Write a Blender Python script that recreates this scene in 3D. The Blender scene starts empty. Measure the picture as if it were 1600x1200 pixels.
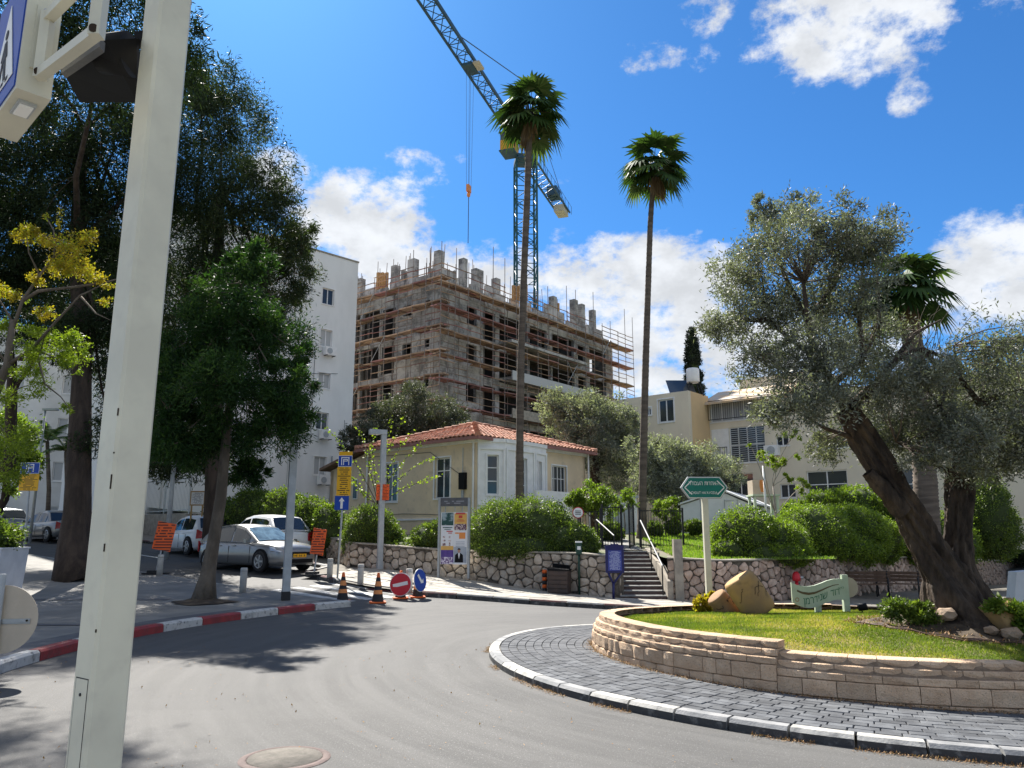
import bpy, math, random
import numpy as np
from mathutils import Vector, Matrix
from math import sin, cos, pi, radians, sqrt, atan2

SC = bpy.context.scene
COL = SC.collection

# ------------------------------------------------------------------ camera
FPX, HOR = 1200.0, 838.0
PITCH = math.atan((HOR - 600) / FPX)
CH = 1.6
cd = bpy.data.cameras.new('camera')
cam = bpy.data.objects.new('camera', cd)
COL.objects.link(cam)
cam.location = (0, 0, CH)
cam.rotation_euler = (pi / 2 + PITCH, 0, 0)
cd.sensor_width = 36
cd.lens = 27
cd.clip_start = 0.05
cd.clip_end = 3000
SC.camera = cam
SC.render.resolution_x, SC.render.resolution_y = 1024, 768

# ------------------------------------------------------------------ sun, sky, exposure
SUN_EL, SUN_AZ = radians(46.5), radians(-24)      # azimuth measured from +Y towards +X
SKY_STRENGTH = 0.07
SUN_STRENGTH = 4.8
EXPOSURE = 1.42
sd = bpy.data.lights.new('sun', 'SUN')
sun = bpy.data.objects.new('sun', sd)
COL.objects.link(sun)
sd.energy = SUN_STRENGTH
sd.angle = radians(0.5)
sd.color = (1.0, 0.95, 0.87)
sdir = Vector((sin(SUN_AZ) * cos(SUN_EL), cos(SUN_AZ) * cos(SUN_EL), sin(SUN_EL)))
sun.rotation_euler = sdir.to_track_quat('Z', 'Y').to_euler()
SC.view_settings.view_transform = 'Standard'
SC.view_settings.look = 'None'
SC.view_settings.exposure = EXPOSURE
SC.view_settings.gamma = 1
SC.view_settings.use_curve_mapping = False


class NT:
    """tiny node-graph helper"""
    def __init__(s, tree):
        s.t = tree
    def n(s, typ, ins=None, **kw):
        nd = s.t.nodes.new(typ)
        for k, v in kw.items():
            setattr(nd, k, v)
        for k, v in (ins or {}).items():
            s.set(nd.inputs[k], v)
        return nd
    def set(s, sock, v):
        if isinstance(v, bpy.types.NodeSocket):
            s.t.links.new(v, sock)
        else:
            sock.default_value = v
    def m(s, op, a, b=0.0, c=0.0, clamp=False):
        nd = s.t.nodes.new('ShaderNodeMath')
        nd.operation = op
        nd.use_clamp = clamp
        for i, v in enumerate((a, b, c)):
            s.set(nd.inputs[i], v)
        return nd.outputs[0]
    def mix(s, f, a, b, bt='MIX'):
        nd = s.t.nodes.new('ShaderNodeMix')
        nd.data_type = 'RGBA'
        nd.blend_type = bt
        s.set(nd.inputs[0], f)
        s.set(nd.inputs[6], a)
        s.set(nd.inputs[7], b)
        return nd.outputs[2]
    def noise(s, vec, scale, detail=4, rough=.55, out=0):
        nd = s.n('ShaderNodeTexNoise', {'Scale': scale, 'Detail': detail, 'Roughness': rough})
        if vec is not None:
            s.set(nd.inputs['Vector'], vec)
        return nd.outputs[out]
    def ramp(s, f, stops):
        nd = s.t.nodes.new('ShaderNodeValToRGB')
        cr = nd.color_ramp
        while len(cr.elements) < len(stops):
            cr.elements.new(0.5)
        for e, (p, c) in zip(cr.elements, stops):
            e.position = p
            e.color = c if len(c) == 4 else (*c, 1)
        s.set(nd.inputs[0], f)
        return nd.outputs[0]
    def rng(s, v, a, b, c=0.0, d=1.0):
        nd = s.n('ShaderNodeMapRange', {0: v, 1: a, 2: b, 3: c, 4: d})
        nd.interpolation_type = 'SMOOTHSTEP'
        return nd.outputs[0]


def ray(u, v):
    a = (u - 800) / FPX
    b = -(v - 600) / FPX
    return Vector((a, cos(PITCH) - b * sin(PITCH), sin(PITCH) + b * cos(PITCH)))


def at(u, v, Y):
    """the point of the place that lies Y metres ahead and shows at photograph position (u, v)"""
    d = ray(u, v)
    t = Y / d.y
    return Vector((d.x * t, Y, CH + d.z * t))


def atz(u, v, z):
    d = ray(u, v)
    t = (z - CH) / d.z
    return Vector((d.x * t, d.y * t, z))


world = bpy.data.worlds.new('World')
SC.world = world
world.use_nodes = True
wt = world.node_tree
for nd in list(wt.nodes):
    wt.nodes.remove(nd)
w = NT(wt)
sky = w.n('ShaderNodeTexSky')
sky.sky_type = 'NISHITA'
sky.sun_disc = False
sky.sun_elevation = SUN_EL
sky.sun_rotation = SUN_AZ
sky.altitude = 30
sky.air_density = 1.0
sky.dust_density = 0.4
sky.ozone_density = 2.5
tc = w.n('ShaderNodeTexCoord').outputs['Generated']
sep = w.n('ShaderNodeSeparateXYZ', {0: tc})
dx, dy, dz = sep.outputs
az = w.m('ARCTAN2', dx, dy)
el = w.m('ARCSINE', dz)
# clouds live on a flat layer above the town: direction divided by height
zz = w.m('MAXIMUM', dz, 0.03)
zc = w.m('ADD', zz, 0.12)
pv = w.n('ShaderNodeCombineXYZ', {0: w.m('DIVIDE', dx, zc), 1: w.m('DIVIDE', dy, zc), 2: 0.0}).outputs[0]
av = w.n('ShaderNodeCombineXYZ', {0: az, 1: w.m('MULTIPLY', el, 1.5), 2: 0.3}).outputs[0]
n1 = w.noise(av, 6.5, 12, .62)
n2 = w.noise(av, 26.0, 10, .66)
nn = w.m('ADD', w.m('MULTIPLY', n1, .66), w.m('MULTIPLY', n2, .34))
blobs = [  # photograph position of a cloud's middle, half width, half height, weight
    (560, 350, 150, 90, 1.0), (640, 480, 250, 150, 1.0), (980, 440, 210, 90, 1.0), (1010, 530, 210, 150, 1.0), (600, 290, 100, 50, .7), (740, 440, 150, 80, .75),
    (760, 400, 110, 45, .62), (440, 270, 70, 50, .8), (1330, 30, 150, 105, 1.0), (1410, 90, 70, 60, .5),
    (1585, 420, 130, 90, 1.0), (1500, 470, 120, 60, .8), (1530, 10, 120, 50, .45), (1100, 20, 50, 44, .75),
    (1020, 88, 66, 34, .85), (1095, 90, 34, 26, .65), (1422, 148, 38, 30, .75), (640, 265, 80, 42, .8), (700, 250, 50, 24, .4),
    (890, 370, 60, 26, .5), (850, 560, 300, 90, .8), (1200, 560, 260, 110, .9), (300, 500, 220, 200, .8), (700, 325, 60, 20, .4),
]
acc = None
for (u, v, ru, rv, wt_) in blobs:
    d = ray(u, v).normalized()
    a0, e0 = atan2(d.x, d.y), math.asin(d.z)
    ra, re = ru / FPX / max(.3, cos(e0)), rv / FPX
    q = w.m('ADD', w.m('POWER', w.m('ABSOLUTE', w.m('DIVIDE', w.m('SUBTRACT', az, a0), ra)), 2.0),
            w.m('POWER', w.m('ABSOLUTE', w.m('DIVIDE', w.m('SUBTRACT', el, e0), re)), 2.0))
    b = w.m('MULTIPLY', w.m('SUBTRACT', 1.25, q, clamp=True), wt_)
    acc = b if acc is None else w.m('MAXIMUM', acc, b)
# away from the view: added broken cumulus, cover raised to give more fill light
away = w.rng(w.m('ABSOLUTE', az), 0.72, 1.0)
n3 = w.noise(pv, 0.9, 3, .5)
fill_clouds = w.m('MULTIPLY', away, w.rng(n3, .36, .52, 0, .9))
acc = w.m('MAXIMUM', acc, fill_clouds)
dens = w.rng(w.m('ADD', nn, w.m('MULTIPLY', acc, .36)), .67, .87)
dens = w.m('MULTIPLY', dens, w.rng(dz, -.01, .03))
cshade = w.rng(w.noise(av, 11.0, 5, .6), .32, .66, .74, 1.0)
ccol = w.n('ShaderNodeCombineXYZ', {0: w.m('MULTIPLY', cshade, 5.0), 1: w.m('MULTIPLY', cshade, 5.2), 2: w.m('MULTIPLY', cshade, 5.5)}).outputs[0]
skyc = w.mix(1.0, sky.outputs[0], (0.22, 0.52, 0.81, 1), 'MULTIPLY')
skyc = w.n('ShaderNodeHueSaturation', {'Saturation': 1.0, 'Value': 1.0, 'Color': skyc}).outputs[0]
mx = w.mix(dens, skyc, ccol)
bg = w.n('ShaderNodeBackground', {'Color': mx, 'Strength': SKY_STRENGTH})
wo = w.n('ShaderNodeOutputWorld')
wt.links.new(bg.outputs[0], wo.inputs[0])

# ------------------------------------------------------------------ materials
def mat(name, col, rough=.85, col2=None, scale=4.0, bump=0.0, bscale=40.0, metal=0.0, spec=.4, detail=5, coord='Object',
        speck=None, sscale=200.0, samt=.5, obrand=0.0, stretch=None, coat=0.0, lo=.35, hi=.65, bdist=.02):
    m = bpy.data.materials.new(name)
    m.use_nodes = True
    g = NT(m.node_tree)
    p = m.node_tree.nodes['Principled BSDF']
    tcn = g.n('ShaderNodeTexCoord')
    if coord == 'World':
        vec = g.n('ShaderNodeNewGeometry').outputs['Position']
    else:
        vec = tcn.outputs['Object']
    if stretch:
        vec = g.n('ShaderNodeMapping', {'Vector': vec, 'Scale': stretch}).outputs[0]
    c = (*col, 1)
    out = None
    if col2:
        f = g.rng(g.noise(vec, scale, detail, .6), lo, hi)
        out = g.mix(f, c, (*col2, 1))
    if speck:
        f = g.rng(g.noise(vec, sscale, 2, .5), .55, .75, 0, samt)
        out = g.mix(f, out if out is not None else c, (*speck, 1))
    if obrand:
        r = g.n('ShaderNodeObjectInfo').outputs['Random']
        v = g.rng(r, 0, 1, 1 - obrand, 1 + obrand)
        hs = g.n('ShaderNodeHueSaturation', {'Value': v, 'Color': out if out is not None else c})
        out = hs.outputs[0]
    g.set(p.inputs['Base Color'], out if out is not None else c)
    p.inputs['Roughness'].default_value = rough
    p.inputs['Metallic'].default_value = metal
    p.inputs['Specular IOR Level'].default_value = spec
    if coat:
        p.inputs['Coat Weight'].default_value = coat
        p.inputs['Coat Roughness'].default_value = .08
    if bump:
        b = g.n('ShaderNodeBump', {'Strength': bump, 'Distance': bdist, 'Height': g.noise(vec, bscale, 6, .65)})
        g.set(p.inputs['Normal'], b.outputs[0])
    return m


def leafmat(name, stops, transl=.35, rough=.5, spec=.35):
    m = bpy.data.materials.new(name)
    m.use_nodes = True
    g = NT(m.node_tree)
    p = m.node_tree.nodes['Principled BSDF']
    a = g.n('ShaderNodeAttribute')
    a.attribute_name = 'lv'
    c = g.ramp(a.outputs['Fac'], stops)
    g.set(p.inputs['Base Color'], c)
    p.inputs['Roughness'].default_value = rough
    p.inputs['Specular IOR Level'].default_value = spec
    tr = g.n('ShaderNodeBsdfTranslucent', {'Color': g.mix(1.0, c, (1.5, 1.7, .7, 1), 'MULTIPLY')})
    ms = g.n('ShaderNodeMixShader', {0: transl, 1: p.outputs[0], 2: tr.outputs[0]})
    out = [n for n in m.node_tree.nodes if n.type == 'OUTPUT_MATERIAL'][0]
    m.node_tree.links.new(ms.outputs[0], out.inputs[0])
    return m


M = {}
# asphalt: grey bleached tarmac with aggregate specks, tyre polish arcs and patches
def asphalt():
    m = bpy.data.materials.new('asphalt')
    m.use_nodes = True
    g = NT(m.node_tree)
    p = m.node_tree.nodes['Principled BSDF']
    pos = g.n('ShaderNodeNewGeometry').outputs['Position']
    s = g.n('ShaderNodeSeparateXYZ', {0: pos})
    ax = g.m('SUBTRACT', s.outputs[0], 5.0)
    ay = g.m('SUBTRACT', s.outputs[1], 11.3)
    rad = g.m('SQRT', g.m('ADD', g.m('MULTIPLY', ax, ax), g.m('MULTIPLY', ay, ay)))
    ang = g.m('ARCTAN2', ay, ax)
    arc = g.n('ShaderNodeCombineXYZ', {0: g.m('MULTIPLY', rad, 2.6), 1: g.m('MULTIPLY', ang, 1.1), 2: 0.0}).outputs[0]
    streak = g.rng(g.noise(arc, 1.6, 4, .6), .35, .68)
    c = g.mix(streak, (.064, .063, .061, 1), (.093, .091, .088, 1))
    big = g.rng(g.noise(pos, .5, 5, .6), .38, .66)
    c = g.mix(g.m('MULTIPLY', big, .5), c, (.098, .096, .092, 1))
    fine = g.noise(pos, 60, 3, .7)
    c = g.mix(g.rng(fine, .56, .72, 0, .65), c, (.055, .055, .058, 1))
    fine2 = g.noise(pos, 85, 2, .6)
    c = g.mix(g.rng(fine2, .6, .75, 0, .6), c, (.34, .335, .325, 1))
    crack = g.n('ShaderNodeTexVoronoi', {'Scale': .42})
    crack.feature = 'DISTANCE_TO_EDGE'
    wob = g.n('ShaderNodeVectorMath', {0: pos}, operation='ADD')
    wn = g.n('ShaderNodeTexNoise', {'Vector': pos, 'Scale': 2.5, 'Detail': 4})
    g.set(wob.inputs[1], wn.outputs['Color'])
    g.set(crack.inputs['Vector'], wob.outputs[0])
    ck = g.m('MULTIPLY', g.rng(crack.outputs['Distance'], .0, .009, 1, 0), g.rng(g.noise(pos, .35, 2), .52, .6))
    c = g.mix(g.m('MULTIPLY', ck, .65), c, (.05, .05, .05, 1))
    pt = g.n('ShaderNodeTexVoronoi', {'Vector': pos, 'Scale': .17, 'Randomness': .9})
    pt.distance = 'CHEBYCHEV'
    sel = g.m('GREATER_THAN', g.n('ShaderNodeSeparateColor', {0: pt.outputs['Color']}).outputs[0], .72)
    c = g.mix(g.m('MULTIPLY', sel, .35), c, (.072, .071, .070, 1))
    oil = g.rng(g.noise(pos, 1.3, 3, .5), .66, .76, 0, .5)
    c = g.mix(oil, c, (.045, .044, .044, 1))
    g.set(p.inputs['Base Color'], c)
    p.inputs['Roughness'].default_value = .8
    p.inputs['Specular IOR Level'].default_value = .35
    b = g.n('ShaderNodeBump', {'Strength': .55, 'Distance': .012, 'Height': g.noise(pos, 70, 4, .75)})
    g.set(p.inputs['Normal'], b.outputs[0])
    return m
M['asphalt'] = asphalt()
M['pave'] = mat('pavement', (.17, .165, .155), .85, (.235, .225, .205), 1.3, .3, 60, coord='World', speck=(.12, .12, .115), sscale=90)
M['slab'] = mat('pavement_slab', (.27, .25, .22), .85, (.36, .335, .29), 2.0, .25, 60, coord='World', obrand=.12)
M['band'] = mat('dark_band', (.085, .088, .095), .85, (.12, .12, .125), 3, .3, 60, coord='World')
M['joint'] = mat('joint', (.14, .13, .11), .95, (.19, .175, .15), 8, coord='World')
M['paver'] = mat('paver', (.068, .072, .080), .85, (.112, .118, .127), 5, .35, 70, coord='World', obrand=.2, spec=.25)
M['kerb_white'] = mat('kerb_white', (.50, .49, .46), .75, (.30, .29, .27), 7, .3, 50, coord='World', speck=(.12, .12, .12), sscale=14, samt=.8, lo=.45, hi=.75)
M['kerb_red'] = mat('kerb_red', (.30, .035, .035), .6, (.20, .035, .035), 6, .3, 50, coord='World', speck=(.12, .08, .08), sscale=16, samt=.6)
M['kerb_black'] = mat('kerb_black', (.10, .105, .11), .7, (.20, .205, .21), 5, .3, 50, coord='World')
M['kerb_slate'] = mat('kerb_slate', (.17, .175, .18), .8, (.27, .27, .27), 5, .3, 50, coord='World')
M['kerb_dirty'] = mat('kerb_dirty_white', (.42, .41, .38), .8, (.27, .265, .25), 6, .3, 50, coord='World', speck=(.12, .12, .12), sscale=12, samt=.6, lo=.42, hi=.7)
M['kerb_grey'] = mat('kerb_grey', (.30, .295, .28), .8, (.2, .2, .19), 5, .3, 50, coord='World')
M['paint_white'] = mat('road_paint', (.55, .55, .53), .7, (.3, .3, .29), 5, .2, 50, coord='World')
M['block_joint'] = mat('block_joint', (.16, .115, .08), .95, (.26, .19, .13), 12, .8, 40, coord='World')
M['soil'] = mat('soil', (.05, .035, .024), .95, (.10, .075, .05), 6, .8, 30, coord='World')
M['lawn'] = mat('lawn_ground', (.085, .11, .022), .95, (.26, .19, .09), 1.6, .8, 60, coord='World')
M['earth'] = mat('ground_earth', (.16, .14, .10), .95, (.10, .13, .05), .3, .3, 8, coord='World')
M['block'] = mat('split_block', (.50, .345, .225), .92, (.60, .44, .30), 5, 1.0, 55, coord='World', speck=(.16, .11, .07), sscale=70, samt=.55, obrand=.13)
M['stone'] = mat('field_stone', (.33, .265, .20), .9, (.50, .43, .35), 5, .8, 25, coord='World', speck=(.16, .11, .09), sscale=20, samt=.5, obrand=.28)
M['stone_pink'] = mat('field_stone_pink', (.36, .25, .19), .9, (.52, .40, .32), 5, .8, 25, coord='World', speck=(.17, .11, .09), sscale=20, samt=.5, obrand=.25)
M['mortar'] = mat('mortar', (.06, .05, .04), .95, (.13, .11, .085), 12, .8, 40, coord='World')
M['concrete_trim'] = mat('concrete_trim', (.36, .32, .26), .9, (.26, .23, .19), 4, .5, 40, coord='World')
M['plaster_white'] = mat('plaster_white', (.80, .79, .76), .9, (.70, .69, .66), .5, .15, 8, coord='World', stretch=(1, 1, .35))
M['plaster_far'] = mat('plaster_far', (.72, .70, .66), .9, (.60, .58, .54), .5, .1, 8, coord='World')
M['house_wall'] = mat('house_wall', (.78, .62, .42), .9, (.68, .54, .37), .9, .25, 14, coord='World', speck=(.38, .32, .24), sscale=3, samt=.35)
M['trim_white'] = mat('trim_white', (.82, .80, .77), .6, (.74, .72, .69), 3, coord='World')
M['apart_cream'] = mat('apartment_cream', (.76, .66, .50), .9, (.68, .59, .45), .7, .15, 10, coord='World', stretch=(1, 1, .4))
M['apart_peach'] = mat('apartment_peach', (.72, .50, .26), .9, (.66, .46, .25), .8, .1, 10, coord='World')
M['concrete'] = None
M['tile'] = mat('roof_tile', (.36, .15, .09), .85, (.50, .25, .16), 3, .4, 30, coord='World', obrand=.25, speck=(.25, .11, .07), sscale=9, samt=.5)
M['glass'] = mat('window_glass', (.035, .042, .05), .06, spec=.6)
M['glass_tint'] = mat('car_glass', (.02, .025, .03), .04, spec=.7)
M['windscreen'] = mat('windscreen', (.16, .24, .29), .05, (.07, .10, .12), 3, spec=.8)
M['shutter'] = mat('shutter', (.42, .42, .41), .6)
M['dark'] = mat('dark_interior', (.03, .028, .026), .95)
M['steel'] = mat('galvanised_steel', (.42, .43, .43), .42, (.34, .35, .35), 6, metal=.6, coord='World')
M['pole_grey'] = mat('pole_grey', (.40, .42, .43), .45, (.33, .35, .36), 5, coord='World')
M['pole_white'] = mat('pole_white', (.62, .60, .48), .45, (.54, .52, .42), 2.5, .05, 30, coord='World', speck=(.3, .28, .24), sscale=12, samt=.12)
M['bollard'] = mat('bollard_concrete', (.46, .45, .42), .85, (.36, .35, .33), 7, .3, 40)
M['orange_sign'] = mat('orange_sign', (.83, .12, .012), .5, (.74, .11, .015), 3)
M['orange_cone'] = mat('cone_orange', (.78, .13, .015), .55, (.66, .12, .02), 9)
M['orange_soft'] = mat('cone_reflective', (.72, .26, .08), .6)
M['cone_black'] = mat('cone_black', (.02, .02, .022), .7)
M['red_sign'] = mat('red_sign', (.52, .018, .03), .45)
M['blue_sign'] = mat('blue_sign', (.008, .05, .32), .45, (.01, .06, .36), 4)
M['yellow_sign'] = mat('yellow_sign', (.75, .40, .01), .5, (.70, .36, .01), 3)
M['sign_white'] = mat('sign_white', (.78, .78, .76), .5)
M['sign_ink'] = mat('sign_ink', (.02, .018, .02), .6)
M['green_sign'] = mat('green_sign', (.006, .15, .12), .4, (.006, .17, .135), 5)
M['green_dark'] = mat('green_dark', (.01, .07, .055), .4)
M['plaque_blue'] = mat('plaque_blue', (.008, .010, .085), .4)
M['plaque_face'] = mat('plaque_face', (.04, .055, .26), .45)
M['bin_green'] = mat('dark_green_metal', (.01, .045, .03), .5)
M['black_iron'] = mat('black_iron', (.018, .018, .02), .5, metal=.3)
M['board_pale'] = mat('board_pale_green', (.50, .58, .44), .6, (.44, .52, .39), 4, coord='World')
M['sage'] = mat('sage_letters', (.03, .17, .09), .6)
M['brown_slot'] = mat('brown_slot', (.13, .095, .05), .8)
M['clay'] = mat('clay_jar', (.42, .26, .10), .85, (.33, .21, .10), 3, .3, 20, coord='World', speck=(.10, .075, .04), sscale=4.5, samt=.55)
M['clay_brown'] = mat('clay_jar_brown', (.34, .19, .09), .85, (.25, .15, .075), 3, .3, 20, coord='World', speck=(.10, .07, .04), sscale=5, samt=.5)
M['crack'] = mat('crack', (.03, .02, .012), .95)
M['rock'] = mat('rock', (.26, .18, .12), .9, (.38, .28, .20), 4, .8, 14, coord='World')
M['rock_dark'] = mat('rock_dark', (.09, .06, .055), .8, (.13, .09, .08), 6, .7, 18)
M['bark_olive'] = mat('bark_olive', (.030, .021, .016), .95, (.095, .068, .048), 5.5, 1.0, 9, coord='World', speck=(.018, .013, .010), sscale=9, samt=.85, stretch=(1, 1, .3), bdist=.09)
M['bark_dark'] = mat('bark_dark', (.035, .025, .02), .95, (.07, .05, .038), 4, 1.0, 12, coord='World', stretch=(1, 1, .3), bdist=.06)
M['bark_mid'] = mat('bark_mid', (.085, .068, .052), .95, (.15, .122, .095), 4, 1.0, 16, coord='World', stretch=(1, 1, .4), bdist=.04)
M['bark_pale'] = mat('bark_pale', (.26, .22, .17), .95, (.36, .31, .25), 6, .6, 20, coord='World')
M['palm_trunk'] = mat('palm_trunk', (.085, .065, .05), .95, (.15, .118, .092), 3, .8, 12, coord='World', stretch=(.3, .3, 2.2))
M['car_silver'] = mat('car_silver', (.24, .245, .25), .32, metal=.55, coat=.6)
M['car_white'] = mat('car_white', (.70, .71, .71), .3, coat=.6)
M['car_grey'] = mat('car_grey', (.20, .22, .24), .3, metal=.5, coat=.6)
M['car_black'] = mat('car_black', (.012, .013, .016), .2, coat=.8)
M['car_dark_blue'] = mat('car_dark', (.03, .035, .045), .25, coat=.7)
M['tyre'] = mat('tyre', (.018, .018, .019), .85)
M['rim'] = mat('rim', (.38, .39, .40), .35, metal=.7)
M['black_plastic'] = mat('black_plastic', (.009, .009, .010), .7, spec=.15)
M['lamp_red'] = mat('tail_lamp', (.38, .01, .015), .2, spec=.7)
M['lamp_clear'] = mat('head_lamp', (.50, .52, .54), .12, spec=.8, metal=.3)
M['crane_blue'] = mat('crane_blue', (.018, .055, .095), .5, (.025, .075, .12), 2, coord='World')
M['crane_teal'] = mat('crane_mast', (.012, .065, .08), .5, (.018, .09, .105), 2, coord='World')
M['crane_yellow'] = mat('crane_yellow', (.66, .30, .02), .5)
M['counterweight'] = mat('counterweight', (.55, .50, .41), .9, (.45, .41, .34), 2)
M['cable'] = mat('cable', (.04, .045, .06), .6)
M['plank'] = mat('scaffold_plank', (.40, .27, .18), .9, (.30, .20, .135), 3, .4, 20, coord='World', obrand=.3)
M['plank_red'] = mat('scaffold_plank_red', (.32, .15, .13), .9, (.25, .13, .11), 3, .4, 20, coord='World', obrand=.3)
M['scaf'] = mat('scaffold_steel', (.20, .155, .13), .6, (.28, .24, .21), 2, metal=.3, coord='World')
M['formwork'] = mat('formwork', (.50, .30, .13), .85, (.40, .22, .10), 2, coord='World')
M['rebar'] = mat('rebar', (.12, .085, .07), .8)
M['shed'] = mat('shed_white', (.66, .67, .68), .5, (.60, .61, .62), 2, coord='World')
M['hose'] = mat('hose', (.10, .06, .045), .7)
M['wood_brown'] = mat('bench_wood', (.14, .085, .055), .8, (.20, .13, .09), 4)
M['bin_brown'] = mat('bin_brown', (.075, .05, .04), .7, (.055, .04, .035), 5)
M['awning'] = mat('awning', (.50, .46, .40), .8, (.58, .40, .22), 1.2, coord='World')
M['sign_back'] = mat('sign_back', (.52, .44, .34), .55, (.46, .39, .30), 3)
M['manhole'] = mat('manhole_cover', (.145, .13, .11), .85, (.10, .09, .075), 9, .8, 50)
M['planter'] = mat('planter_white', (.62, .64, .68), .6, (.54, .56, .60), 3)
M['kerb_shade_red'] = mat('kerb_red_in_shade', (.11, .018, .020), .8, (.06, .05, .05), 5, .3, 40, coord='World')  # red kerb paint darkened, shade of its faces put into the colour
M['interior_shade'] = mat('shaded_blockwork', (.13, .12, .11), .95, (.08, .075, .07), 1.0, coord='World')  # blockwork darkened so rooms look unlit; shade put into the colour
M['steel_bright'] = mat('handrail_steel', (.30, .30, .30), .6)


def concrete():
    m = bpy.data.materials.new('raw_concrete')
    m.use_nodes = True
    g = NT(m.node_tree)
    p = m.node_tree.nodes['Principled BSDF']
    tcn = g.n('ShaderNodeTexCoord').outputs['Object']
    s = g.n('ShaderNodeSeparateXYZ', {0: tcn})
    hx = g.m('ADD', s.outputs[0], s.outputs[1])
    uv = g.n('ShaderNodeCombineXYZ', {0: hx, 1: s.outputs[2], 2: 0}).outputs[0]
    br = g.n('ShaderNodeTexBrick', {'Vector': uv, 'Color1': (.37, .35, .32, 1), 'Color2': (.27, .255, .235, 1), 'Mortar': (.20, .185, .17, 1),
                                    'Scale': 1.0, 'Mortar Size': .02, 'Brick Width': .45, 'Row Height': .22})
    stain = g.rng(g.noise(tcn, .45, 5, .65), .38, .66)
    c = g.mix(stain, br.outputs[0], (.50, .48, .45, 1))
    st2 = g.rng(g.noise(tcn, 1.1, 6, .7), .46, .64, 0, .85)
    c = g.mix(st2, c, (.13, .125, .12, 1))
    g.set(p.inputs['Base Color'], c)
    p.inputs['Roughness'].default_value = .92
    g.set(p.inputs['Normal'], g.n('ShaderNodeBump', {'Strength': .4, 'Distance': .02, 'Height': g.noise(tcn, 12, 5)}).outputs[0])
    return m
M['concrete'] = concrete()


def printed(name, paper, ink, rows, cols, fill=.75, margin=.07, seed=0.0):
    """unreadable small print: broken dark lines on coloured stock, laid out in the panel's own UV square"""
    m = bpy.data.materials.new(name)
    m.use_nodes = True
    g = NT(m.node_tree)
    p = m.node_tree.nodes['Principled BSDF']
    uv = g.n('ShaderNodeTexCoord').outputs['UV']
    s = g.n('ShaderNodeSeparateXYZ', {0: uv})
    u, v = s.outputs[0], s.outputs[1]
    row = g.m('FLOOR', g.m('MULTIPLY', v, rows))
    fr = g.m('FRACT', g.m('MULTIPLY', v, rows))
    line = g.m('MULTIPLY', g.m('GREATER_THAN', fr, .28), g.m('LESS_THAN', fr, .72))
    cu = g.m('FLOOR', g.m('MULTIPLY', u, cols))
    wn = g.n('ShaderNodeTexWhiteNoise', {'Vector': g.n('ShaderNodeCombineXYZ', {0: cu, 1: row, 2: seed}).outputs[0]})
    ink_on = g.m('MULTIPLY', line, g.m('LESS_THAN', wn.outputs['Value'], fill))
    wr = g.n('ShaderNodeTexWhiteNoise', {'Vector': g.n('ShaderNodeCombineXYZ', {0: row, 1: 7.0, 2: seed}).outputs[0]})
    half = g.rng(wr.outputs['Value'], 0, 1, .25, .5 - margin)
    inside = g.m('LESS_THAN', g.m('ABSOLUTE', g.m('SUBTRACT', u, .5)), half)
    iv = g.m('LESS_THAN', g.m('ABSOLUTE', g.m('SUBTRACT', v, .5)), .5 - margin * .6)
    f = g.m('MULTIPLY', g.m('MULTIPLY', ink_on, inside), iv)
    g.set(p.inputs['Base Color'], g.mix(f, (*paper, 1), (*ink, 1)))
    p.inputs['Roughness'].default_value = .55
    return m


# leaves
G = lambda r, g_, b: (r, g_, b, 1)
M['leaf_olive'] = leafmat('leaf_olive', [(0, G(.055, .06, .048)), (.5, G(.135, .143, .115)), (.85, G(.25, .26, .22)), (1, G(.40, .41, .365))], .24, .55, .25)
M['leaf_olive_dark'] = leafmat('leaf_olive_far', [(0, G(.07, .075, .066)), (.5, G(.18, .188, .165)), (1, G(.40, .41, .37))], .35, .6, .2)
M['leaf_dark'] = leafmat('leaf_dark', [(0, G(.009, .016, .008)), (.6, G(.020, .034, .014)), (.95, G(.036, .055, .02)), (1, G(.09, .11, .035))], .2, .6, .15)
M['leaf_euc'] = leafmat('leaf_grey_green', [(0, G(.012, .02, .010)), (.5, G(.030, .045, .019)), (.9, G(.07, .09, .035)), (1, G(.14, .16, .07))], .25, .6, .2)
M['leaf_olive_shade'] = leafmat('leaf_olive_shade', [(0, G(.035, .042, .032)), (.5, G(.075, .085, .064)), (1, G(.19, .20, .165))], .2, .6, .2)
M['leaf_green'] = leafmat('leaf_green', [(0, G(.012, .03, .010)), (.6, G(.024, .058, .015)), (1, G(.07, .12, .025))], .35, .55, .2)
M['leaf_yellow'] = leafmat('leaf_yellow', [(0, G(.20, .13, .015)), (.5, G(.30, .22, .02)), (1, G(.22, .30, .03))], .5, .55)
M['leaf_lime'] = leafmat('leaf_lime', [(0, G(.09, .14, .015)), (.6, G(.17, .22, .02)), (1, G(.27, .32, .035))], .45, .5)
M['leaf_hedge'] = leafmat('leaf_hedge', [(0, G(.04, .065, .016)), (.6, G(.10, .145, .025)), (1, G(.24, .29, .05))], .35, .5)
M['leaf_bright'] = leafmat('leaf_bright', [(0, G(.055, .09, .015)), (.6, G(.14, .20, .025)), (1, G(.29, .36, .045))], .38, .5)
M['leaf_cypress'] = leafmat('leaf_cypress', [(0, G(.008, .014, .009)), (1, G(.025, .038, .022))], .1, .7)
M['leaf_palm'] = leafmat('leaf_palm', [(0, G(.02, .045, .016)), (.6, G(.05, .09, .025)), (1, G(.14, .18, .07))], .25, .6, .15)
M['leaf_dead'] = leafmat('leaf_dead', [(0, G(.16, .10, .055)), (1, G(.30, .21, .13))], .25, .8)
M['grass'] = leafmat('grass_blades', [(0, G(.09, .13, .02)), (.4, G(.16, .20, .025)), (.65, G(.28, .27, .05)), (1, G(.42, .31, .13))], .4, .6)
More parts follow.
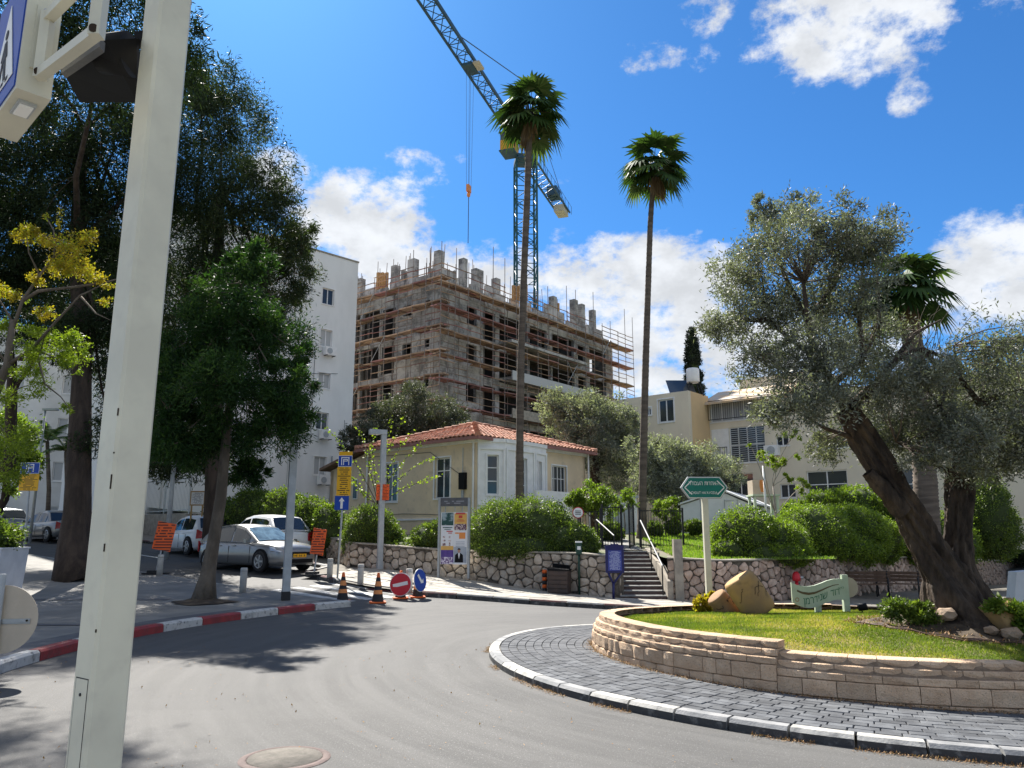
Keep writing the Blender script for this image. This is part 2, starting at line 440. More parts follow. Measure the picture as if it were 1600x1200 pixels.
M['grass_green'] = leafmat('grass_blades_green', [(0, G(.09, .16, .02)), (.6, G(.16, .26, .03)), (1, G(.28, .34, .06))], .4, .6)
M['litter'] = leafmat('leaf_litter', [(0, G(.16, .08, .03)), (.6, G(.26, .15, .07)), (1, G(.34, .24, .13))], .1, .8)

# ------------------------------------------------------------------ objects, parts, labels
def prop(o, label=None, cat=None, group=None, kind=None):
    if label: o['label'] = label
    if cat: o['category'] = cat
    if group: o['group'] = group
    if kind: o['kind'] = kind
    return o


def thing(name, label, cat, loc=(0, 0, 0), rotz=0.0, group=None):
    o = bpy.data.objects.new(name, None)
    COL.objects.link(o)
    o.location = loc
    o.rotation_euler = (0, 0, rotz)
    o.empty_display_size = .2
    return prop(o, label, cat, group)


def setting(name):
    o = bpy.data.objects.new(name, None)
    COL.objects.link(o)
    o['kind'] = 'structure'
    return o


class MB:
    """collects shapes that become one mesh object"""
    def __init__(s):
        s.v, s.f, s.smooth, s.uv = [], [], [], None
    def add(s, vs, fs, smooth=False):
        n = len(s.v)
        s.v += [tuple(x) for x in vs]
        s.f += [tuple(i + n for i in f) for f in fs]
        s.smooth += [smooth] * len(fs)
        return s
    def obox(s, c, ax, ay, az):
        c, ax, ay, az = Vector(c), Vector(ax), Vector(ay), Vector(az)
        vs = [c + i * ax + j * ay + k * az for k in (-1, 1) for j in (-1, 1) for i in (-1, 1)]
        fs = [(0, 2, 3, 1), (4, 5, 7, 6), (0, 1, 5, 4), (2, 6, 7, 3), (0, 4, 6, 2), (1, 3, 7, 5)]
        if ax.cross(ay).dot(az) < 0:
            fs = [f[::-1] for f in fs]
        return s.add(vs, fs)
    def box(s, x0, x1, y0, y1, z0, z1):
        return s.obox(((x0 + x1) / 2, (y0 + y1) / 2, (z0 + z1) / 2), ((x1 - x0) / 2, 0, 0), (0, (y1 - y0) / 2, 0), (0, 0, (z1 - z0) / 2))
    def tube(s, pts, rad, n=8, cap=True, smooth=True, wob=0, seed=0):
        pts = [Vector(p) for p in pts]
        if not hasattr(rad, '__len__'): rad = [rad] * len(pts)
        rnd = random.Random(seed)
        vs, fs = [], []
        up = Vector((0, 0, 1))
        t0 = (pts[1] - pts[0]).normalized()
        if abs(t0.z) > .9: up = Vector((0, 1, 0))
        a = t0.cross(up).normalized()
        for i, p in enumerate(pts):
            t = (pts[min(i + 1, len(pts) - 1)] - pts[max(i - 1, 0)]).normalized()
            a = (a - t * a.dot(t)).normalized()
            b = t.cross(a)
            for k in range(n):
                an = 2 * pi * k / n
                r = rad[i] * (1 + wob * (rnd.random() - .5))
                vs.append(p + (a * cos(an) + b * sin(an)) * r)
        for i in range(len(pts) - 1):
            for k in range(n):
                q = (k + 1) % n
                fs.append((i * n + k, i * n + q, (i + 1) * n + q, (i + 1) * n + k))
        s.add(vs, fs, smooth)
        if cap:
            m = len(s.v) - len(vs)
            s.f += [tuple(m + k for k in range(n))[::-1], tuple(m + (len(pts) - 1) * n + k for k in range(n))]
            s.smooth += [False, False]
        return s
    def prism(s, poly, off):
        """planar polygon (3-D points) pushed along off"""
        poly = [Vector(p) for p in poly]
        off = Vector(off)
        n = len(poly)
        nrm = Vector((0, 0, 0))
        for i in range(n):
            nrm += poly[i].cross(poly[(i + 1) % n])
        if nrm.dot(off) > 0: poly = poly[::-1]
        vs = poly + [p + off for p in poly]
        fs = [tuple(range(n)), tuple(range(n, 2 * n))[::-1]] + [((i + 1) % n, i, n + i, n + (i + 1) % n) for i in range(n)]
        return s.add(vs, fs)
    def lathe(s, prof, n=20, c=(0, 0, 0), smooth=True, M4=None):
        vs = []
        for (r, z) in prof:
            for k in range(n):
                a = 2 * pi * k / n
                vs.append(Vector((c[0] + r * cos(a), c[1] + r * sin(a), c[2] + z)))
        if M4 is not None: vs = [M4 @ v for v in vs]
        fs = [(i * n + k, i * n + (k + 1) % n, (i + 1) * n + (k + 1) % n, (i + 1) * n + k) for i in range(len(prof) - 1) for k in range(n)]
        s.add(vs, fs, smooth)
        return s
    def grid(s, P, smooth=True, flip=False):
        """P: rows of points"""
        R, C = len(P), len(P[0])
        vs = [p for r in P for p in r]
        fs = [(i * C + j, i * C + j + 1, (i + 1) * C + j + 1, (i + 1) * C + j) for i in range(R - 1) for j in range(C - 1)]
        if flip: fs = [f[::-1] for f in fs]
        return s.add(vs, fs, smooth)
    def mesh(s, name, off=(0, 0, 0)):
        me = bpy.data.meshes.new(name)
        ox, oy, oz = off
        me.from_pydata([(x - ox, y - oy, z - oz) for x, y, z in s.v], [], s.f)
        me.polygons.foreach_set('use_smooth', s.smooth)
        return me
    def build(s, name, m, parent=None, world=False):
        off = (0, 0, 0)
        if world and parent is not None:
            p = parent
            off = Vector((0, 0, 0))
            while p is not None:
                off = off + Vector(p.location)
                p = p.parent
        o = bpy.data.objects.new(name, s.mesh(name, off))
        o.data.materials.append(M[m] if isinstance(m, str) else m)
        COL.objects.link(o)
        if parent is not None: o.parent = parent
        return o


def uvsquare(o, ax_u=0, ax_v=2):
    """UV square over the object's own bounding rectangle"""
    me = o.data
    lay = me.uv_layers.new(name='uv')
    co = [v.co for v in me.vertices]
    us = [c[ax_u] for c in co]; vs = [c[ax_v] for c in co]
    u0, u1, v0, v1 = min(us), max(us), min(vs), max(vs)
    for l in me.loops:
        c = co[l.vertex_index]
        lay.data[l.index].uv = ((c[ax_u] - u0) / (u1 - u0 + 1e-9), (c[ax_v] - v0) / (v1 - v0 + 1e-9))
    return o


_unit = {}
def unit(kind):
    """shared unit meshes for the many alike pieces"""
    if kind not in _unit:
        mb = MB()
        if kind == 'rod': mb.tube([(0, 0, -.5), (0, 0, .5)], .5, 6)
        else: mb.box(-.5, .5, -.5, .5, -.5, .5)
        _unit[kind] = mb.v, mb.f, mb.smooth
    return _unit[kind]


_um = {}
def stick(parent, name, p0, p1, r, m, kind='rod', w2=None, up=(0, 0, 1)):
    """a straight piece from p0 to p1, sharing one mesh per material"""
    key = (kind, m)
    if key not in _um:
        v, f, s = unit(kind)
        me = bpy.data.meshes.new(name)
        me.from_pydata(v, [], f)
        me.polygons.foreach_set('use_smooth', s)
        me.materials.append(M[m])
        _um[key] = me
    o = bpy.data.objects.new(name, _um[key])
    COL.objects.link(o)
    o.parent = parent
    off = Vector((0, 0, 0))
    p = parent
    while p is not None:
        off += Vector(p.location); p = p.parent
    p0, p1 = Vector(p0) - off, Vector(p1) - off
    d = p1 - p0
    L = d.length
    z = d / L
    up = Vector(up)
    if abs(z.dot(up)) > .95: up = Vector((0, 1, 0))
    x = up.cross(z).normalized()
    y = z.cross(x)
    mt = Matrix((x, y, z)).transposed().to_4x4()
    mt.translation = (p0 + p1) / 2
    o.matrix_basis = mt @ Matrix.Diagonal((2 * r, 2 * (w2 if w2 else r), L, 1))
    return o


def copy_tree(o, parent=None):
    c = o.copy()
    COL.objects.link(c)
    c.parent = parent
    for ch in list(o.children):
        copy_tree(ch, c)
    return c


def npmesh(name, verts, quads, m, parent=None, lv=None, world=True):
    """big quad mesh straight from numpy arrays"""
    verts = np.asarray(verts, dtype=np.float32)
    if world and parent is not None:
        p = parent
        while p is not None:
            verts = verts - np.array(p.location, dtype=np.float32); p = p.parent
    me = bpy.data.meshes.new(name)
    nv, nf, k = len(verts), len(quads), quads.shape[1]
    me.vertices.add(nv)
    me.vertices.foreach_set('co', verts.astype(np.float32).ravel())
    me.loops.add(nf * k)
    me.loops.foreach_set('vertex_index', quads.astype(np.int32).ravel())
    me.polygons.add(nf)
    me.polygons.foreach_set('loop_start', np.arange(0, nf * k, k, dtype=np.int32))
    me.polygons.foreach_set('loop_total', np.full(nf, k, dtype=np.int32))
    me.update(calc_edges=True)
    if lv is not None:
        a = me.attributes.new('lv', 'FLOAT', 'FACE')
        a.data.foreach_set('value', lv.astype(np.float32))
    me.materials.append(M[m])
    o = bpy.data.objects.new(name, me)
    COL.objects.link(o)
    if parent is not None: o.parent = parent
    return o


def rdirs(rng, n):
    d = rng.normal(size=(n, 3))
    return d / np.linalg.norm(d, axis=1, keepdims=True)


def leafcloud(pts, rng, L, W, droop=0.0, out=None, outw=0.0, flat=0.0, jit=.35):
    """diamond leaves at the given points"""
    n = len(pts)
    d = rdirs(rng, n)
    if out is not None: d = d + out * outw
    d[:, 2] -= droop
    d /= np.linalg.norm(d, axis=1, keepdims=True)
    s = np.cross(d, rdirs(rng, n) * (1 - flat) + np.array([0, 0, 1.0]) * flat)
    s /= np.linalg.norm(s, axis=1, keepdims=True) + 1e-9
    l = (L * (1 + jit * rng.uniform(-1, 1, n)))[:, None]
    w_ = (W * (1 + jit * rng.uniform(-1, 1, n)))[:, None]
    v = np.empty((n, 4, 3))
    v[:, 0] = pts
    v[:, 1] = pts + d * l * .5 + s * w_ * .5
    v[:, 2] = pts + d * l
    v[:, 3] = pts + d * l * .5 - s * w_ * .5
    return v.reshape(-1, 3)


def crown(name, clumps, n, L, W, m, parent, seed=1, droop=0.0, outw=.4, nsub=None, subr=.22, shell=.45, flat=0.0, surface=False, tip=None, zsq=1.0):
    """foliage through the volume of several ellipsoids (cx,cy,cz,rx,ry,rz)"""
    rng = np.random.default_rng(seed)
    C = np.array([c[:6] for c in clumps], dtype=float)
    vol = (C[:, 3] * C[:, 4] * C[:, 5]) ** (.67)
    if nsub is None: nsub = max(40, int(n / 160))
    k = rng.choice(len(C), nsub, p=vol / vol.sum())
    rr = rng.uniform(0, 1, nsub) ** shell
    if surface: rr = .82 + .18 * rr
    dd = rdirs(rng, nsub)
    sc = C[k, :3] + dd * C[k, 3:6] * rr[:, None]
    sr = subr * (C[k, 3] * C[k, 4] * C[k, 5]) ** (1 / 3) * rng.uniform(.6, 1.4, nsub)
    sv = rng.uniform(0, 1, nsub)
    j = rng.integers(0, nsub, n)
    off = rng.normal(size=(n, 3)) * .55
    off[:, 2] *= zsq
    p = sc[j] + off * sr[j][:, None]
    outv = dd[j]
    v = leafcloud(p, rng, L, W, droop, outv, outw, flat)
    lv = np.clip(.45 * sv[j] + .55 * rng.uniform(0, 1, n), 0, 1)
    o = npmesh(name, v, np.arange(n * 4).reshape(-1, 4), m, parent, lv)
    return o, sc


def limb(mb, p0, p1, r0, r1, rnd, n=7, seg=5, sag=.15, wob=.12):
    p0, p1 = Vector(p0), Vector(p1)
    L = (p1 - p0).length
    j = Vector((rnd.uniform(-1, 1), rnd.uniform(-1, 1), rnd.uniform(-.2, .8))) * L * sag
    pts, rs = [], []
    for i in range(seg + 1):
        t = i / seg
        p = p0.lerp(p1, t) + j * (4 * t * (1 - t)) * .5
        if 0 < i < seg: p += Vector((rnd.uniform(-1, 1), rnd.uniform(-1, 1), rnd.uniform(-1, 1))) * L * .02
        pts.append(p); rs.append(r0 * (1 - t) + r1 * t)
    mb.tube(pts, rs, n, wob=wob, seed=rnd.randint(0, 999))
    return pts


def smooth01(t):
    t = max(0.0, min(1.0, t))
    return t * t * (3 - 2 * t)


def sig(t):
    return 1 / (1 + math.exp(-max(-30, min(30, t))))


def softplus(t):
    return t if t > 20 else math.log1p(math.exp(t))


def h(x, y):
    """height of the road surface"""
    up = .07 * min(softplus(y - 19), 30) * sig(-(x + .3) / 1.5)
    dn = -.22 * smooth01((y - 10) / 9) * sig((x + .5) / 1.2)
    rt = -.022 * softplus(x - 1) if x < 40 else -.86
    return up + dn + rt


def G3(x, y, dz=0.0):
    return Vector((x, y, h(x, y) + dz))


def onroad(u, v, dz=0.0):
    """where the line of sight through (u, v) meets the road"""
    d = ray(u, v)
    t = 1.0
    for _ in range(4000):
        p = Vector((0, 0, CH)) + d * t
        if p.z <= h(p.x, p.y) + dz: return p
        t += .02
    return p
# ================================================================== the setting
def resample(pl, n):
    P = [Vector((p[0], p[1], p[2] if len(p) > 2 else 0)) for p in pl]
    d = [0]
    for a, b in zip(P, P[1:]): d.append(d[-1] + (b - a).length)
    out = []
    for i in range(n + 1):
        t = d[-1] * i / n
        k = 0
        while k < len(P) - 2 and d[k + 1] < t: k += 1
        f = (t - d[k]) / max(1e-9, d[k + 1] - d[k])
        out.append(P[k].lerp(P[k + 1], f))
    return out


def plen(pl):
    return sum((Vector(b) - Vector(a)).length for a, b in zip(pl, pl[1:]))


def ribbon(mb, A, B, n, k, dz, flip=False):
    A, B = resample(A, n), resample(B, n)
    rows = []
    for a, b in zip(A, B):
        rows.append([G3(*(a.lerp(b, j / k)).xy, dz) for j in range(k + 1)])
    return mb.grid(rows, True, flip)


def sheet(name, x0, x1, y0, y1, st, dz, m):
    nx, ny = int((x1 - x0) / st), int((y1 - y0) / st)
    rows = [[G3(x0 + (x1 - x0) * i / nx, y0 + (y1 - y0) * j / ny, dz) for i in range(nx + 1)] for j in range(ny + 1)]
    o = MB().grid(rows).build(name, m)
    return prop(o, kind='structure')

# far ground: one sheet to the horizon
xs = [-1200, -700, -350, -180, -100, -60, -46, 46, 60, 100, 180, 350, 700, 1200]
ys = [-700, -300, -120, -60, -14, 62, 90, 140, 220, 400, 800, 1500, 2200]
rows = [[Vector((x, y, -.25 + (h(x, y) if (abs(x) < 60 and -14 <= y < 90) else .6 * sig((y - 40) / 20)) - .2)) for x in xs] for y in ys]
prop(MB().grid(rows, False).build('ground', 'earth'), kind='structure')
sheet('road', -46, 46, -14, 62, .5, 0, 'asphalt')

CX, CY = 5.0, 11.3
def pol(r, a):
    return (CX + r * cos(a), CY + r * sin(a))

M['kerb_grime_shade'] = mat('kerb_grime_shade', (.055, .055, .055), .85, (.20, .195, .185), 9, .5, 40, coord='World', lo=.5, hi=.72)  # dark front faces: tyre grime plus shade put into the colour
# ---- pavement on the left, a fan outside the roundabout kerb
RK = 11.2
TH0, TH1 = radians(141), radians(232)
def kerb_stones(pl, wd, ht, ln, cols, parent, name='kerb_stone', inward=1, drop=None, gap=.012, sub=3, chamfer=.03, face_m=None):
    """separate kerb stones along a polyline; the top widens towards inward side"""
    L = plen(pl)
    n = max(1, int(L / ln))
    pts = resample(pl, n * sub)
    for i in range(n):
        seg = pts[i * sub:(i + 1) * sub + 1]
        mb = MB()
        rows = []
        for j, p in enumerate(seg):
            q0 = pts[max(0, i * sub + j - 1)]; q1 = pts[min(len(pts) - 1, i * sub + j + 1)]
            t = (q1 - q0).normalized()
            nrm = Vector((-t.y, t.x, 0)) * inward
            e = p.copy()
            if j == 0: e = e + t * gap
            if j == len(seg) - 1: e = e - t * gap
            z = h(e.x, e.y)
            hh = ht if drop is None else drop(e, ht)
            a = Vector((e.x, e.y, z - .05)); b = Vector((e.x, e.y, z + hh - chamfer))
            c = e + nrm * chamfer; c = Vector((c.x, c.y, z + hh))
            d = e + nrm * wd; d = Vector((d.x, d.y, z + hh))
            f = Vector((d.x, d.y, z - .05))
            rows.append([a, b, c, d, f])
        mb.grid(rows, False, flip=(inward < 0))
        R = len(rows)
        for r in (0, R - 1):
            mb.f.append(tuple(r * 5 + k for k in range(5))); mb.smooth.append(False)
        o = mb.build(name, cols[i % len(cols)], parent)
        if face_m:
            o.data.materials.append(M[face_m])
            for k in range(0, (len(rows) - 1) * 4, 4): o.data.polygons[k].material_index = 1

pl_fan = setting('left_pavement')
mb = MB()
rs = [11.35, 12, 13, 14, 15.5, 17, 19, 21, 24, 27, 31, 36, 42, 50]
na = 60
rows = [[G3(*pol(r, TH0 + (TH1 - TH0) * i / na), .12) for r in rs] for i in range(na + 1)]
mb.grid(rows, True, flip=True)
mb.build('paving', 'pave', pl_fan)
# darker bands of paving: one behind the kerb, one across, some radial
mb = MB()
rows = [[G3(*pol(r, TH0 + .01 + (TH1 - TH0) * i / na), .124) for r in (11.36, 11.6, 11.85)] for i in range(na + 1)]
mb.grid(rows, True, flip=True)
def bandline(mb, a, b, wd, dz=.124, n=24):
    a, b = Vector((*a, 0)), Vector((*b, 0))
    t = (b - a).normalized(); s = Vector((-t.y, t.x, 0)) * wd / 2
    rows = [[G3(*(a.lerp(b, i / n) + s * q).xy, dz) for q in (-1, 1)] for i in range(n + 1)]
    mb.grid(rows, True, flip=True)
mb.build('paving_band', 'band', pl_fan)
mb = MB()
bandline(mb, (-8.0, 18.55), (-26, 18.2), .32, .128)
bandline(mb, (-6.3, 13.6), (-24, 13.8), .28, .128)
mb.build('paving_band', 'band', pl_fan)
kl = setting('left_kerb')
arc = [(*pol(RK, TH0 + (TH1 - TH0) * i / 90), 0) for i in range(91)]
kerb_stones(arc, .17, .14, 1.0, ['kerb_white', 'kerb_red'], kl, inward=-1)
# kerb along the side street, sunk for the crossing
e0 = Vector((*pol(RK, TH0), 0)); e1 = Vector((*pol(50, TH0), 0))
kerb_stones([e0, e0.lerp(e1, .2), e0.lerp(e1, .6), e1], .15, .125, 1.0, ['kerb_grey'], kl, inward=1, drop=lambda e, t: .125)

# zebra crossing over the side street
zb = setting('crosswalk')
c0, c1 = Vector((-4.15, 20.0, 0)), Vector((-8.2, 24.1, 0))       # runs along the street direction
t = (c1 - c0).normalized(); nrm = Vector((t.y, -t.x, 0)) * -1
a0 = Vector((-4.1, 19.1, 0))
for i in range(7):
    s0 = a0 + Vector((.66, .75, 0)) * (i * .62 + .15)
    mb = MB()
    rows = [[G3(*(s0 + Vector((.66, .75, 0)) * q * .3 + Vector((-.75, .66, 0)) * (j * 3.4 / 8)).xy, .004) for q in (0, 1)] for j in range(9)]
    mb.grid(rows, True, flip=False)
    mb.build('painted_stripe', 'paint_white', zb)

# ---- pavement in front of the stone wall
KERB2 = [(-33, 50.5), (-16, 36.0), (-8.4, 29.3), (-6.2, 26.4), (-6.55, 24.7), (-5.76, 23.7), (-4.75, 22.5), (-4.1, 21.75), (-3.44, 21.3), (-2.67, 20.75),
         (-2.1, 20.6), (-1.0, 20.55), (0, 20.5), (1.67, 20.45), (3.23, 20.2), (4.7, 19.85), (6.9, 19.8), (9.25, 20.1), (12, 21.4), (16, 24.5), (22, 29.5), (30, 36.5), (44, 49)]
WALL = [(-33, 54.5), (-14.5, 37.6), (-8.0, 31.0), (-6.3, 28.2), (-5.45, 26.4), (-4.36, 25.9), (-1.98, 24.6), (-1.19, 24.4), (0, 23.95), (1.86, 23.15), (3.05, 22.5)]
WALLR = [(4.45, 22.6), (5.83, 22.3), (7.8, 23.3), (10.33, 25.3), (15.49, 30.6), (21.0, 35.3), (26.3, 40.4), (34, 47.5), (44, 56)]
BACK = [(a[0], a[1]) for a in WALL] + [(3.7, 22.6)] + WALLR
sw = setting('wall_pavement')
mb = MB()
inner = []
KK = resample([(*p, 0) for p in KERB2], 110)
BB = resample([(*p, 0) for p in BACK], 110)
ribbon(mb, [p for p in KK], [p for p in BB], 110, 5, .10)
mb.build('paving_bed', 'joint', sw)
# sandy slabs laid on the bed between the crossing and the steps; plain paving beyond
K3 = [(-5.6, 23.75), (-4.7, 22.65), (-4.05, 21.9), (-3.4, 21.45), (-2.6, 20.92), (-2.1, 20.78), (-1.0, 20.72), (0, 20.67), (1.67, 20.62), (3.23, 20.37), (4.7, 20.02), (6.9, 19.97), (9.2, 20.27)]
B3 = [(-5.2, 26.2), (-4.36, 25.8), (-3.0, 25.1), (-1.98, 24.5), (-1.19, 24.3), (-.5, 24.1), (0, 23.85), (1.0, 23.5), (1.86, 23.05), (3.05, 22.45), (4.4, 22.5), (7.7, 23.1), (10.2, 25.1)]
nA = 34
A_, B_ = resample([(*p, 0) for p in K3], nA), resample([(*p, 0) for p in B3], nA)
rnd = random.Random(4)
for i in range(nA):
    for j in range(6):
        f0, f1 = j / 6, (j + 1) / 6
        g_ = .014
        o0 = (.5 if j % 2 else 0)
        def pt(a, f):
            a = min(max(a, 0), nA)
            k = min(int(a), nA - 1)
            return A_[k].lerp(A_[k + 1], a - k).lerp(B_[k].lerp(B_[k + 1], a - k), f)
        if i + o0 + 1 > nA: continue
        c = [pt(i + o0 + g_, f0 + g_ * .6), pt(i + o0 + 1 - g_, f0 + g_ * .6), pt(i + o0 + 1 - g_, f1 - g_ * .6), pt(i + o0 + g_, f1 - g_ * .6)]
        dz = .125 + rnd.uniform(-.004, .004)
        top = [G3(p.x, p.y, dz) for p in c]
        MB().prism(top, (0, 0, -.03)).build('slab', 'slab', sw)
k2 = setting('wall_pavement_kerb')
pre = [(*p, 0) for p in KERB2]
def drop(e, t):   # dropped kerb at the crossing
    return .05 if -4.9 < e.x < -2.6 and e.y < 22.9 else t
kerb_stones(pre, .16, .13, .95, ['kerb_black', 'kerb_shade_red', 'kerb_black', 'kerb_grey', 'kerb_shade_red'], k2, inward=1, drop=drop, face_m='kerb_grime_shade')

# ---- pavement under the camera, inside the nearer kerb
ns = setting('near_pavement')
mb = MB()
rr_ = [10.6, 11.5, 13, 16, 20, 25]
rows = [[G3(*pol(r, radians(237) + radians(90) * i / 40), .12) for r in rr_] for i in range(41)]
mb.grid(rows, True, flip=True)
mb.build('paving', 'pave', ns)
kerb_stones([(*pol(10.45, radians(237) + radians(90) * i / 40), 0) for i in range(41)], .17, .14, 1.0, ['kerb_white', 'kerb_red'], ns, inward=-1)

# ---- roundabout island: kerb, apron of setts, block wall, lawn
def isl(r, a):
    """island outline: a circle drawn a little tighter at the back"""
    x, y = pol(r, a)
    return x, y
isle = setting('roundabout_island')
RO, RW = 5.32, 3.82
KI = [(*isl(RO, radians(360) * i / 180 + radians(130)), 0) for i in range(181)]
kerb_stones(KI, .14, .095, .50, ['kerb_dirty', 'kerb_dirty', 'kerb_slate', 'kerb_slate'], isle, inward=1, sub=3, face_m='kerb_grime_shade')
mb = MB()
rows = [[G3(*isl(r, 2 * pi * i / 150), .075) for r in (RO - .15, 4.7, 4.3, RW - .15)] for i in range(151)]
mb.grid(rows, True)
mb.build('sett_bed', 'joint', isle)
# setts in concentric courses
cands = []
rnd = random.Random(8)
course = [RO - .155 - .1175 * k for k in range(11)]
for k, r in enumerate(course):
    r1, r0 = r - .0035, r - .1175 + .0035
    if r0 < RW - .08: continue
    n = int(2 * pi * r / .205)
    for i in range(n):
        a0_ = 2 * pi * (i + (.5 if k % 2 else 0)) / n + .0009
        a1_ = 2 * pi * (i + 1 + (.5 if k % 2 else 0)) / n - .0009
        am = (a0_ + a1_) / 2
        x, y = isl(r, am)
        dz = .095 + rnd.uniform(-.0025, .003)
        top = [G3(*isl(q, a), dz) for q, a in ((r0, a0_), (r1, a0_), (r1, a1_), (r0, a1_))]
        cands.append((sqrt(x * x + y * y) + (50 if not (-.67 * y < x < .69 * y) else 0), top))
cands.sort(key=lambda c: c[0])
def bevel_block(mb, top, dep, b=.006):
    c = sum(top, Vector()) / len(top)
    inn = [p + (c - p) * (b / max(.02, (c - p).length)) for p in top]
    n = len(top)
    vs = [p for p in inn] + [p - Vector((0, 0, b)) for p in top] + [p - Vector((0, 0, dep)) for p in top]
    fs = [tuple(range(n))] + [(k, n + k, n + (k + 1) % n, (k + 1) % n)[::1] for k in range(n)] + [(n + k, 2 * n + k, 2 * n + (k + 1) % n, n + (k + 1) % n) for k in range(n)]
    # outward-facing whichever way the outline runs
    nrm = (top[1] - top[0]).cross(top[2] - top[1])
    if nrm.z < 0: fs = [fs[0][::-1]] + [f for f in fs[1:]]
    else: fs = [fs[0]] + [f for f in fs[1:]]
    mb.add(vs, fs)
for i, (d, top) in enumerate(cands):
    if i < 300:
        mb = MB(); bevel_block(mb, top, .03); mb.build('sett', 'paver', isle)
rest = MB()
for d, top in cands[300:]: bevel_block(rest, top, .03)
def sett_mass():
    m = mat('paver_mass', (.062, .066, .074), .85, (.108, .113, .122), 5, .35, 70, coord='World', spec=.25, speck=(.13, .135, .145), sscale=4.5, samt=.6)
    M['paver_mass'] = m
sett_mass()
prop(rest.build('setts_beyond', 'paver_mass', isle), kind='stuff')

# block wall
def blk(parent, name, a0, a1, r_out, r_in, z0, z1, zf, m='block', n=3, rough=.010, seed=0):
    """rough-faced wall block following the curve; zf(a) gives the base height of its course"""
    rnd = random.Random(seed)
    rows = []
    bz = min(.012, (z1 - z0) * .13)
    for i in range(n + 1):
        a = a0 + (a1 - a0) * i / n
        edge = .011 if i in (0, n) else 0.0
        ro = r_out - edge
        zb = zf(a)
        def q(r, z):
            x, y = isl(r, a)
            return Vector((x, y, zb + z))
        j = lambda: rnd.uniform(-rough, rough) if 0 < i < n else rnd.uniform(-rough, 0)
        rows.append([q(r_in, z0 + .003), q(ro - .014, z0 + .002), q(ro + j() * .6, z0 + bz), q(ro + .003 + j(), (z0 + z1) / 2), q(ro + j() * .6, z1 - bz), q(ro - .014, z1 - .002 - (edge * .2)), q(r_in, z1 - .003)])
    mb = MB().grid(rows, False, flip=True)
    C = 7
    for r in (0, n):
        mb.f.append(tuple(r * C + k for k in range(C))[::(1 if r == 0 else -1)]); mb.smooth.append(False)
    return mb

iw = setting('island_wall')
# three levels stepping down to the right; angle runs from the back (about 115 deg) round the left (180) to the front right (300)
def levels(a):
    d = math.degrees(a)
    if d < 232: return .0
    if d < 277: return -.12
    return -.25
rnd = random.Random(21)
n_b = 0
blocks = []
RB = [(-.22, -.02, .03), (-.02, .15, .03), (.15, .31, .03), (.31, .385, .015), (.385, .46, -.03), (.46, .535, -.08)]
secs = [(radians(75), radians(233), .0), (radians(233), radians(267.5), -.10), (radians(267.5), radians(320), -.19)]
for si, (sa, sb, dz) in enumerate(secs):
    base = lambda a: -.03
    for ci, (z0, z1, dr) in enumerate(RB):
        a = sa
        while a < sb - 1e-4:
            wdt = (rnd.uniform(.15, .42) if ci < 3 else rnd.uniform(.17, .38)) / RW
            a1 = a + wdt
            if a1 > sb - .035: a1 = sb
            tone = 0
            zf = (lambda dz_: (lambda q: dz_ + (h(*isl(RW, (a + a1) / 2)) if False else (-.18 * smooth01((isl(RW, q)[1] - 10) / 6)))))(dz)
            mb = blk(iw, 'block', a + .0010, a1 - .0010, RW + dr, RW - .30, z0, z1, zf, seed=rnd.randint(0, 9999))
            blocks.append((mb, ci, (a + a1) / 2))
            a = a1
far_ = [b for b in blocks if math.degrees(b[2]) < 115 or (b[1] == 0)]
near_ = [b for b in blocks if not (math.degrees(b[2]) < 115 or (b[1] == 0))]
for mb, ci, a in near_[:300]:
    mb.build('block', 'block', iw)
ms = MB()
for mb, ci, a in near_[300:] + far_:
    ms.add(mb.v, mb.f)
prop(ms.build('blocks_beyond', 'block', iw), kind='stuff')
mb = MB()   # dark backing that shows only in the joints
def zlev(a):
    for (sa, sb, dz) in secs:
        if sa <= a <= sb: return dz
    return secs[-1][2] if a > sb else 0
rows = []
for i in range(201):
    a = radians(75) + radians(360) * i / 200
    am = a if a <= radians(320) else None
    dz = zlev(a) if a <= radians(320) else (-.22 + (.22) * ((math.degrees(a) - 320) / 115))
    b = -.18 * smooth01((isl(RW, a)[1] - 10) / 6) + dz
    rows.append([Vector((*isl(RW - .006 if a <= radians(320) else RW, a), b - .25)), Vector((*isl(RW - .006, a), b + .37)), Vector((*isl(RW - .07, a), b + .45)), Vector((*isl(RW - .1, a), b + .53 - .012)), Vector((*isl(RW - .29, a), b + .53 - .012))])
mb.grid(rows, False, flip=True)
mb.build('joint_fill', 'block_joint', iw)


def lawn_z(x, y):
    r = sqrt((x - CX) ** 2 + (y - CY) ** 2)
    a = atan2(y - CY, x - CX) % (2 * pi)
    d = math.degrees(a)
    # ground follows the top of each wall section at the rim, and domes slightly inside
    if d < 75: d += 360
    def lv(d):
        if d < 225: return 0
        if d < 241: return -.10 * smooth01((d - 225) / 16)
        if d < 260: return -.10
        if d < 276: return -.10 - .09 * smooth01((d - 260) / 16)
        if d < 320: return -.19
        return -.19 * (1 - smooth01((d - 320) / 115))
    k = smooth01((r - .5) / 2.8)
    tilt = -.18 * smooth01((y - 10) / 6)
    return .42 + tilt + lv(d) * k + .05 * (1 - k) + .015 * sin(x * 3.1) * sin(y * 2.7)

mb = MB()
rows = []
for i in range(121):
    a = 2 * pi * i / 120
    rows.append([Vector((*isl(r, a), lawn_z(*isl(r, a)))) for r in (.02, .5, 1, 1.5, 2, 2.5, 2.9, 3.2, 3.4, RW - .27)])
mb.grid(rows, True, flip=False)
island_lawn = prop(mb.build('island_lawn', 'lawn'), kind='structure')


